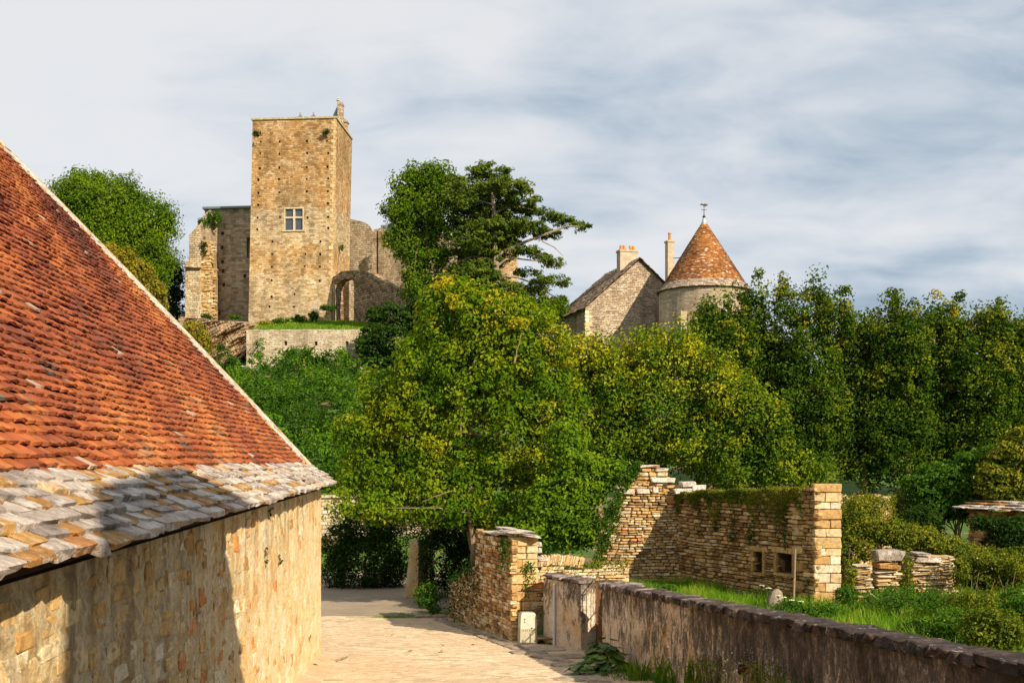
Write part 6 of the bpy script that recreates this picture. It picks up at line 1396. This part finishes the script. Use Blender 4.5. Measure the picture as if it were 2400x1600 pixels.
# castle greenery
def ivpatch(px, py, rx, ry, D, n, leaf, mat, name, label, cat, seed): 
    t = thing(name, label, cat, tuple(P(px, py + ry, D))); C, Nr, s_, rn = crown(lobes_at(D, [(px, py, rx, ry)], .5), n, leaf, seed, clump=.2, per=10, shell=(.1, 1.05)); leaf_obj('foliage', C, Nr, s_, rn, M[mat], t, seed=seed); return t
ivpatch(503, 512, 17, 19, 120.4, 900, .22, 'green', 'ivy', 'round ivy patch high on the left wing of the castle', 'ivy', 171)
ivpatch(474, 522, 10, 14, 119.6, 350, .2, 'green', 'ivy', 'ivy clump on the sloping shoulder of the left wing', 'ivy', 172)
ivpatch(479, 580, 6, 22, 118.4, 250, .18, 'dark', 'ivy', 'dark ivy streak on the broken toothing of the left wing', 'ivy', 173)
ivpatch(602, 314, 10, 6, 114.6, 260, .16, 'dark', 'bush', 'dark tuft near the top left corner of the keep', 'wall plant', 174)
ivpatch(765, 310, 9, 6, 114.6, 260, .16, 'dark', 'bush', 'dark tuft near the top right corner of the keep', 'wall plant', 175)
ivpatch(801, 580, 8, 7, 117.5, 160, .16, 'green', 'ivy', 'small green tufts low on the right face of the keep', 'ivy', 176)
ivpatch(901, 562, 7, 22, 123.0, 420, .2, 'yellow', 'ivy', 'yellow green creeper beside the slit of the curtain wall', 'ivy', 177)
ivpatch(483, 745, 14, 10, 117.5, 420, .2, 'dark', 'bush', 'dark shrub at the foot of the broken toothing', 'shrub', 178)
for k, (px, py, rx, ry, D, mt_, lab) in enumerate([(735, 742, 14, 13, 110, 'green', 'round green shrub beside the white notice board'), (700, 748, 18, 9, 109, 'green', 'low green shrub on the lawn before the keep'), (660, 752, 22, 6, 106, 'green', 'flat green shrub left on the castle lawn'), (770, 722, 22, 6, 113.6, 'green', 'small bush growing at the right foot of the keep'), (625, 757, 18, 5, 104, 'yellow', 'dry yellow tuft at the left end of the lawn'), (551, 742, 14, 5, 116, 'green', 'green tuft at the foot of the left wing'), (690, 838, 26, 20, 95.5, 'green', 'young tree shoot against the pale terrace wall'), (740, 850, 30, 14, 95.5, 'green', 'green bush crown at the foot of the terrace wall'), (855, 805, 20, 40, 96, 'dark', 'dark shrub at the right end of the terrace wall')]):
    ivpatch(px, py, rx, ry, D, int(90 + rx * ry * 2.2), .24, mt_, 'shrub', lab, 'shrub', 180 + k)
# lawn of the castle: grass blades as one mass
def grass(name, label, n, fn, h, w, seed, mat='grass', lean=.35):
    r_ = np.random.default_rng(seed); p = fn(r_, n); n = len(p); z = gh(p[:, 0], p[:, 1]); cl = np.sin(p[:, 0] * 3.1 + 1.3 * np.sin(p[:, 1] * 2.3)) * .5 + .5
    hh_ = h * r_.uniform(.45, 1.15, n) * (.65 + .5 * cl); a = r_.uniform(0, 2 * math.pi, n); d = np.stack([np.cos(a), np.sin(a)], 1); le = r_.normal(size=(n, 2)) * lean
    B = np.stack([p[:, 0], p[:, 1], z - .03], 1); ww_ = w * r_.uniform(.6, 1.3, n)
    m1 = B + np.concatenate([le * hh_[:, None] * .3, (hh_ * .55)[:, None]], 1); tip = B + np.concatenate([le * hh_[:, None], hh_[:, None]], 1); dd = np.concatenate([d * ww_[:, None] / 2, np.zeros((n, 1))], 1)
    V = np.stack([B - dd, B + dd, m1 + dd * .8, tip, m1 - dd * .8], 1).reshape(-1, 3); k = np.arange(n)[:, None] * 5
    me = mesh_np(name, V, (k + [[0, 1, 2, 3]]) if False else np.concatenate([k + [[0, 1, 2, 4]], k + [[4, 2, 3, 3]]])[:, :4] if False else np.concatenate([k + [[0, 1, 2]], k + [[0, 2, 4]], k + [[4, 2, 3]]]), M[mat], np.tile(.25 + .5 * r_.random(n) + .25 * cl, 3))
    o = add_mesh(name, me); tag(o, label, 'grass', kind='stuff'); return o
def rect_fn(x0, x1, y0, y1, keep=None):
    def f(r_, n):
        p = np.stack([r_.uniform(x0, x1, n), r_.uniform(y0, y1, n)], 1)
        if keep is not None: p = p[keep(p)]
        return p
    return f
def in_garden(p):
    wl = np.interp(p[:, 1], WLINE[:, 0], WLINE[:, 1]); ok = (p[:, 0] > wl + .42) & (p[:, 0] < p[:, 1] * .52 + 1)
    t = (p[:, 0] - RN[0]) * su[0] + (p[:, 1] - RN[1]) * su[1]; o = (p[:, 0] - RN[0]) * sn[0] + (p[:, 1] - RN[1]) * sn[1]
    return ok & ~((t > -.2) & (t < Ls) & (o < 0) & (o > -.6)) & ~((p[:, 1] > 23) & (p[:, 0] < .6))
grass('grass', 'long sunlit grass and weeds in the garden behind the low wall', 60000, rect_fn(1.5, 15, 9.5, 28, in_garden), .34, .020, 201)
grass('castle_grass', 'bright mown lawn on the castle terrace', 26000, rect_fn(-27, -6, 98.4, 114.5), .22, .10, 202)
grass('verge_grass', 'short grass along the gutter of the lane', 2600, rect_fn(-4.6, -2.5, 29.5, 29.8), .07, .02, 203)
grass('lane_grass', 'thin grass strip beyond the kerb of the lane', 5000, lambda r_, n: np.stack([r_.uniform(-3.2, -.9, n), r_.choice([30.3, 36.6], n) + r_.normal(size=n) * .25], 1), .09, .02, 204)
grass('hut_grass', 'shaded weeds growing inside the roofless hut', 5000, rect_fn(2.0, 5.2, 24.2, 27.8), .28, .02, 205)
# bramble slope below the terrace, clipped hedge and bank
r_ = np.random.default_rng(301); LB = []
for k in range(480):
    y_ = 52 + 45 * r_.random() ** .8; x_ = r_.uniform(-31 * y_ / 97 - 4, -2); q_ = r_.uniform(.7, 2.3) ** 1.0; LB.append((x_, y_, ghf(x_, y_) + q_ * .25, q_ * 1.3, q_ * 1.1, q_ * r_.uniform(.7, 1.1)))
C, Nr, s_, rn = crown(LB, 120000, .25, 302, clump=.55, per=44, shell=(.6, 1.05), up=.5, topk=0); o = leaf_obj('undergrowth', C, Nr, s_, rn, M['slope']); tag(o, 'dense bramble undergrowth covering the castle slope', 'undergrowth', kind='stuff')
hd = thing('clipped_hedge', 'low clipped hedge on the bank above the pale retaining wall', 'hedge', (-8, 50, -1.7))
r_ = np.random.default_rng(302); n = 15000; C = np.stack([r_.uniform(-14, -2, n), 50 + r_.random(n) ** 1.5 * 3, np.zeros(n)], 1); C[:, 2] = -1.7 + 1.25 * np.where(r_.random(n) < .5, 1, r_.random(n)) + .12 * np.sin(C[:, 0] * 2); 
leaf_obj('foliage', C, np.array([[0, -.6, .6]]) + r_.normal(size=C.shape) * .5, .12 * r_.uniform(.6, 1.2, n), .3 + .4 * r_.random(n), M['green'], hd)
grass('bank_grass', 'grass on top of the bank above the retaining wall', 9000, rect_fn(-14, -1, 46.3, 50), .2, .05, 206)
# left trees
make_tree('broad_tree', 'big round green tree on the skyline above the barn roof', at(280, 700, 116), lobes_at(116, [(215, 480, 85, 62), (170, 470, 50, 45), (270, 470, 60, 50), (200, 425, 30, 22), (300, 550, 85, 80), (345, 520, 45, 42), (370, 590, 38, 60), (330, 640, 75, 60), (250, 570, 80, 60), (380, 520, 16, 18)]), 64000, .27, 'bigtree', seed=401, trunk=(.6, .2), clump=1.15, per=80, shell=(.55, 1.05), topk=.2)
make_tree('yellow_tree', 'small yellow leaved tree peeking over the barn verge', at(350, 760, 72), lobes_at(72, [(255, 585, 22, 14), (290, 610, 30, 28), (325, 650, 38, 42), (360, 690, 30, 34), (345, 720, 30, 30)]), 7000, .22, 'yellow', seed=402, trunk=(.15, .06), clump=.32, per=14, topk=.1)
make_tree('yellow_bush', 'yellow bush above the barn verge below the castle wing', at(455, 820, 72), lobes_at(72, [(452, 780, 28, 26), (475, 810, 20, 34), (440, 800, 25, 24), (470, 835, 14, 15)]), 3600, .20, 'yellow', cat='bush', seed=403, trunk=(0, 0), clump=.3, per=12, topk=.1)
make_tree('dark_tree', 'thin dark tree between the big round tree and the castle wing', at(405, 745, 125), lobes_at(125, [(400, 640, 22, 30), (412, 670, 18, 36), (395, 700, 32, 28), (408, 735, 24, 16), (418, 640, 10, 22)]), 5200, .28, 'dark', seed=404, trunk=(.2, .08), clump=.6, per=12, topk=.2)
# pine and broadleaf in front of the castle
make_tree('sycamore_tree', 'bright green broadleaf tree left of the pine in front of the curtain wall', at(1000, 730, 97), lobes_at(97, [(960, 440, 34, 32), (1000, 415, 42, 28), (1045, 430, 32, 34), (935, 505, 32, 42), (985, 500, 48, 56), (1040, 500, 45, 60), (960, 580, 38, 40), (1010, 600, 40, 40), (985, 660, 34, 44), (1030, 680, 40, 32), (925, 560, 16, 18)]), 30000, .26, 'bigtree', seed=411, trunk=(.35, .12), clump=.8, per=60, shell=(.3, 1.12), topk=.2)
PL = [(1140, 560, 90, 60), (1120, 660, 80, 50), (1190, 690, 60, 30), (1080, 450, 40, 40), (1160, 470, 60, 30), (1120, 520, 60, 35), (1190, 530, 60, 25), (1130, 600, 60, 35), (1090, 650, 60, 30), (1150, 402, 58, 15), (1125, 432, 50, 16), (1185, 440, 70, 16), (1225, 468, 45, 11), (1110, 475, 60, 22), (1190, 495, 70, 15), (1250, 492, 45, 10), (1300, 508, 40, 8), (1335, 522, 34, 8), (1368, 532, 20, 7), (1150, 535, 70, 16), (1230, 530, 60, 11), (1285, 548, 45, 8), (1110, 575, 60, 20), (1180, 572, 42, 14), (1235, 585, 32, 8), (1290, 612, 42, 9), (1262, 600, 24, 7), (1105, 630, 60, 20), (1235, 640, 36, 10), (1275, 655, 40, 9), (1325, 664, 22, 6), (1250, 680, 48, 12), (1300, 700, 36, 10), (1080, 680, 62, 22), (1170, 640, 26, 12), (1320, 650, 18, 5), (1255, 712, 55, 12), (1150, 705, 60, 18)]
pt = make_tree('pine_tree', 'spreading black pine with long limbs reaching right in front of the castle', at(1165, 740, 95), lobes_at(95, [(a, b_, c * .92, d, float(np.random.default_rng(i).uniform(-2, 2))) for i, (a, b_, c, d) in enumerate(PL)], .9), 64000, .42, 'pine', seed=412, aspect=.26, spread=1.8, trunk=(0, 0), clump=.42, per=36, flat=.6, shell=(.35, 1.05), up=.9, topk=.15)
mb = MB(); D = 95
for (pts, r0, r1) in (([(1166, 740), (1163, 660), (1160, 590), (1158, 500), (1150, 420)], .42, .10), ([(1162, 600), (1210, 575), (1270, 552), (1330, 530), (1370, 532)], .17, .04), ([(1163, 625), (1185, 608), (1212, 606), (1260, 612), (1300, 615)], .12, .03), ([(1163, 660), (1180, 648), (1212, 650), (1245, 662), (1290, 690), (1310, 700)], .13, .03), ([(1163, 680), (1210, 672), (1250, 690), (1290, 705)], .10, .03), ([(1160, 560), (1110, 545), (1060, 560)], .12, .03), ([(1158, 500), (1200, 480), (1250, 492)], .10, .03), ([(1158, 480), (1120, 470), (1080, 470)], .10, .03), ([(1162, 610), (1110, 600), (1070, 615)], .12, .03), ([(1270, 565), (1300, 580), (1320, 600)], .06, .02), ([(1245, 590), (1290, 605), (1330, 620)], .05, .02)):
    tube(mb, [P(a, b_, D - .6) for a, b_ in pts], r0, r1, 7)
mb.build('trunk', M['bark_pale'], pt)
make_tree('far_bush', 'small green bush left of the gabled house roof', at(1300, 760, 90), lobes_at(90, [(1285, 735, 30, 22), (1310, 722, 18, 16), (1265, 755, 30, 20)]), 3500, .24, 'bigtree', cat='bush', seed=413, trunk=(0, 0), clump=.4, per=12)

# ================================================================== FLOWER BED at the foot of the low wall, small things on the lane
def big_leaf(r, seed):
    r2 = random.Random(seed); n = 9; V = [(0, 0, 0)]; Fs = []
    for i in range(n + 1):
        a = -2.6 + 5.2 * i / n; q = r * (1 + .10 * math.cos(5 * a)); V.append((q * math.sin(a), q * math.cos(a) + r * .3, -abs(math.sin(a * 2.5)) * r * .14 - .05 * r))
    for i in range(n): Fs.append([0, i + 1, i + 2])
    return mesh_np('leaf', np.array(V), np.array(Fs), M['dark' if seed % 3 else 'green'], np.full(n, .45 + .5 * r2.random()))
LV = [big_leaf(1.0, i) for i in range(6)]
def leafy(name, label, base, n, rad, hgt, lr, seed, cat='plant'):
    t = thing(name, label, cat, tuple(base)); r2 = random.Random(seed); b0 = Vector(base); mb = MB()
    for i in range(n):
        a = r2.uniform(0, 2 * math.pi); d = rad * math.sqrt(r2.random()); h = hgt * (1 - (d / rad) ** 2 * .7) * r2.uniform(.65, 1.1); p = b0 + Vector((math.cos(a) * d, math.sin(a) * d, h)); mb.bar(b0, p, .006, .004, 4)
        o = bpy.data.objects.new('leaf', LV[i % 6]); COL.objects.link(o); o.parent = t; o.matrix_parent_inverse = Matrix.Translation(-b0)
        s = lr * r2.uniform(.7, 1.25); o.matrix_basis = Matrix.Translation(p) @ Matrix.Rotation(a + math.pi / 2 * 3 + r2.uniform(-.5, .5), 4, 'Z') @ Matrix.Rotation(r2.uniform(-.1, -.75), 4, 'X') @ Matrix.Diagonal((s, s, s, 1))
    mb.build('stem', M['dark'], t); return t
leafy('mallow_plant', 'large leaved mallow plant at the foot of the low wall beside the gate pillar', at(1415, 1560, 19.9), 70, .42, .62, .10, 5)
leafy('mallow_plant', 'lower spreading mallow at the edge of the flower bed', at(1370, 1585, 19.3), 30, .36, .26, .075, 6)
def sword(name, label, base, n, L, seed, mat='green', spread=.25):
    t = thing(name, label, 'plant', tuple(base)); r2 = random.Random(seed); b0 = Vector(base)
    for i in range(n):
        a = r2.uniform(-1, 1); o_ = Vector((r2.uniform(-.16, .16), r2.uniform(-.1, .1), 0)); l = L * r2.uniform(.6, 1.1); w = .018; V = []; 
        for k in range(6):
            f = k / 5; p = b0 + o_ + Vector((a * spread * l * f ** 1.6, r2.uniform(-.01, .01), l * f - .25 * abs(a) * l * f * f)); ww_ = w * (1 - f ** 2.5) + .001; V += [p - Vector((ww_, -.004, 0)), p + Vector((ww_, .004, 0))]
        me = mesh_np('leaf', [tuple(v) for v in V], [[2 * k, 2 * k + 1, 2 * k + 3, 2 * k + 2] for k in range(5)], M[mat], np.full(5, r2.uniform(.3, .9))); add_mesh('leaf', me, t)
    return t
sword('iris_plant', 'clump of upright sword shaped iris leaves left in the flower bed', at(1495, 1610, 18.6), 20, .50, 7)
sword('iris_plant', 'bright arching iris leaves beside the rusty edging in the flower bed', at(1560, 1615, 17.8), 22, .55, 8, spread=.6)
sword('iris_plant', 'small iris tuft near the lavender below the low wall', at(1630, 1600, 16.5), 12, .60, 9)
mb = MB(); q = at(1477, 1585, 19.0); mb.bar(q, (q[0] + .03, q[1], q[2] + .42), .012, .006, 6); tag(mb.build('dry_stalk', M['dry']), 'orange dry stalk standing in front of the low wall', 'stalk')
def tuft(name, label, cat, px, py, D, n, rad, h, leaf, mat, seed, bloom=None):
    b0 = at(px, py, D); t = thing(name, label, cat, b0); r_ = np.random.default_rng(seed); C = np.stack([b0[0] + r_.normal(size=n) * rad * .5, b0[1] + r_.normal(size=n) * rad * .4, b0[2] + h * r_.random(n) ** .8], 1)
    leaf_obj('foliage', C, r_.normal(size=(n, 3)) + [0, -.3, .3], leaf * r_.uniform(.6, 1.3, n), .2 + .6 * r_.random(n), M[mat], t, aspect=.3, seed=seed); mb = MB()
    for i in range(26): p = Vector((b0[0] + r_.normal() * rad * .5, b0[1] + r_.normal() * rad * .4, b0[2])); e = p + Vector((r_.normal() * .05, r_.normal() * .04, h * r_.uniform(.8, 1.25))); mb.bar(p, e, .004, .003, 4)
    mb.build('stem', M[mat], t)['kind'] = 'stuff'
    if bloom:
        k = 150; C = np.stack([b0[0] + r_.normal(size=k) * rad * .55, b0[1] + r_.normal(size=k) * rad * .4, b0[2] + h * (.85 + .4 * r_.random(k))], 1)
        leaf_obj('bloom', C, r_.normal(size=(k, 3)), .030, r_.random(k), M[bloom], t, seed=seed)
    return t
tuft('lavender', 'hazy grey lavender clump below the low wall left of the dark red flower', 'lavender', 1670, 1605, 15.9, 1500, .5, .58, .045, 'ivy', 501, 'lavender')
tuft('lavender', 'lavender clump right of the dark red flower', 'lavender', 1800, 1625, 13.9, 1500, .5, .70, .045, 'ivy', 502, 'lavender')
tuft('bed_weeds', 'green weeds under the dry stalk in the flower bed', 'weeds', 1480, 1595, 18.8, 700, .45, .22, .05, 'green', 503)
tuft('bed_weeds', 'green weeds at the near end of the flower bed', 'weeds', 1870, 1640, 13.2, 600, .4, .55, .05, 'green', 504)
hl = thing('hollyhock', 'single dark red hollyhock flower on a thin stem before the low wall', 'flower', at(1742, 1600, 14.7)); q = P(1742, 1568, 14.6); mb = MB(); b0 = Vector(at(1745, 1640, 14.7)); mb.bar(b0, q + Vector((.0, .03, .18)), .007, .004, 5); mb.build('stem', M['green'], hl)
for k in range(5):
    a = k * 2 * math.pi / 5; d = Vector((math.cos(a), -.15, math.sin(a))); s_ = Vector((-math.sin(a), 0, math.cos(a))); V = [q, q + d * .05 - s_ * .045, q + d * .085 - s_ * .03 + Vector((0, -.02, 0)), q + d * .09 + s_ * .02 + Vector((0, -.02, 0)), q + d * .055 + s_ * .05]
    mb = MB(); mb.face(V); mb.build('petal', M['flower_red'], hl)
mb = MB(); mb.bar(q + Vector((0, -.01, 0)), q + Vector((0, -.04, 0)), .014, .006, 8); mb.build('stamen', M['yellow'], hl)
mb = MB(); mb.bar(q + Vector((0, .02, .12)), q + Vector((0, .02, .16)), .022, .010, 8); mb.build('bud', M['yellow'], hl)
for k, (px, py, D, lab) in enumerate([(1785, 1372, 22.3, 'leftmost white umbel plant in front of the hut wall'), (1838, 1400, 21.5, 'white umbel plant by the grey boulder with two flower heads'), (1892, 1366, 22.4, 'yellowing umbel plant beside the pale corner pier')]):
    t = thing('hogweed', lab, 'flower', at(px, py, D), 'white umbel plants before the hut'); mb = MB(); q = P(px, py, D); b0 = Vector(at(px + 6, py, D)); tube(mb, [b0, b0.lerp(q, .5) + Vector((.03, 0, 0)), q], .012, .006, 5); r2 = random.Random(k)
    heads = [q, q + Vector((.16, .05, -.06))] if k != 2 else [q + Vector((0, 0, .1)), q + Vector((.18, 0, -.05))]
    if k == 1: heads.append(q + Vector((-.12, 0, .04))); heads.append(q + Vector((.34, 0, -.08)))
    bl = MB()
    for h in heads:
        mb.bar(b0.lerp(q, .55), h - Vector((0, 0, .05)), .006, .004, 4)
        for i in range(14):
            a = r2.uniform(0, 6.28); d = .055 * math.sqrt(r2.random()); e = h + Vector((math.cos(a) * d, math.sin(a) * d, .02 - d * .3)); mb.bar(h - Vector((0, 0, .05)), e, .003, .002, 3); bl.box(e, (.007, .003, 0), (-.003, .007, .001), (0, 0, .003))
    for i in range(6): e = b0.lerp(q, r2.uniform(.1, .7)) + Vector((r2.uniform(-.2, .2), r2.uniform(-.1, .1), r2.uniform(0, .1))); mb.bar(b0.lerp(q, .3), e, .005, .003, 3)
    mb.build('stem', M['green'], t); bl.build('umbel', M['flower_white' if k != 2 else 'yellow'], t)
def shrubs(lst):
    for i, (px, py, rx, ry, D, n, mt_, lab) in enumerate(lst): t = thing('garden_weeds', lab, 'weeds', at(px, py, D)); C, Nr, s_, rn = crown(lobes_at(D, [(px, py, rx, ry)], 1.0), n, .06, 520 + i, clump=.10, per=9, shell=(.2, 1.05), up=.7); leaf_obj('foliage', C, Nr, s_, rn, M[mt_], t, seed=i)
shrubs([(2330, 1478, 75, 48, 15.5, 4200, 'ivy', 'tangled dark weeds with reddish stems just behind the near coping'), (2245, 1470, 60, 40, 17, 2600, 'green', 'green weeds behind the coping left of the reddish tangle'), (2395, 1440, 50, 60, 17.5, 2800, 'green', 'leafy green weeds at the right edge above the coping'),
        (2160, 1478, 50, 22, 18.5, 1500, 'dark', 'dark low weeds along the coping in front of the grass'), (1930, 1432, 50, 14, 21.5, 900, 'green', 'leafy weeds at the foot of the pale corner pier'), (1850, 1425, 50, 16, 21.8, 900, 'green', 'leafy weeds around the grey boulder'), (1560, 1392, 30, 24, 23.6, 700, 'green', 'shaded weeds at the foot of the sunlit gable wall'),
        (1985, 1395, 26, 22, 22.8, 700, 'green', 'nettle clump between the pale pier and the first stone pile'), (2130, 1400, 120, 20, 22.5, 3200, 'green', 'weeds fringing the feet of the stone piles'), (2290, 1405, 70, 20, 21, 1700, 'ivy', 'rusty weeds right of the widest stone pile')])
mb = MB(); pts = [G(752, 1543), G(765, 1549), G(782, 1552), G(798, 1548), G(813, 1542)]; tube(mb, [p + Vector((0, 0, .03)) for p in pts], .032, .018, 7); tag(mb.build('dark_curved_tube', M['bark']), 'short dark curved tube lying on the lane at the barn corner', 'branch')  # dark curved mark on the lane, built as a raised tube
for i, (px, py, lab) in enumerate([(962, 1528, 'curled dry leaf lying furthest left on the sunny paving'), (1035, 1529, 'dry leaf lying nearest on the sunny paving'), (1037, 1515, 'dry leaf lying in the middle of the sunny paving'), (1108, 1514, 'dry leaf lying closest to the kerb'), (919, 1491, 'small dry leaf near the far end of the paving')]):
    p = G(px, py) + Vector((0, 0, .03)); mb = MB(); a = i * 1.3; u2 = Vector((math.cos(a), math.sin(a), 0)) * .06; v2 = Vector((-math.sin(a), math.cos(a), 0)) * .035
    mb.face([p - u2, p - v2 * .8 + Vector((0, 0, -.012)), p + u2 + Vector((0, 0, .02))]); mb.face([p - u2, p + u2 + Vector((0, 0, .02)), p + v2 + Vector((0, 0, .03))]); tag(mb.build('fallen_leaf', M['dry']), lab, 'leaf', 'dry leaves on the lane')

grass('foot_grass', 'thin weeds along the foot of the barn wall', 1800, lambda r_, n: (lambda t: np.stack([-3.94 + .084 * t + .03 + .30 * r_.random(n) ** 3, 22 - t], 1))(np.where(r_.random(n) < .4, r_.normal(size=n) * .25 + 1.2, r_.uniform(0, 6, n))), .07, .014, 207)
grass('kerb_grass', 'weeds and litter along the foot of the right hand walls', 3800, lambda r_, n: (lambda y: np.stack([np.interp(y, WLINE[:, 0], WLINE[:, 1]) - .05 - .35 * r_.random(n) ** 2, y], 1))(r_.uniform(18, 29, n)), .09, .014, 208)
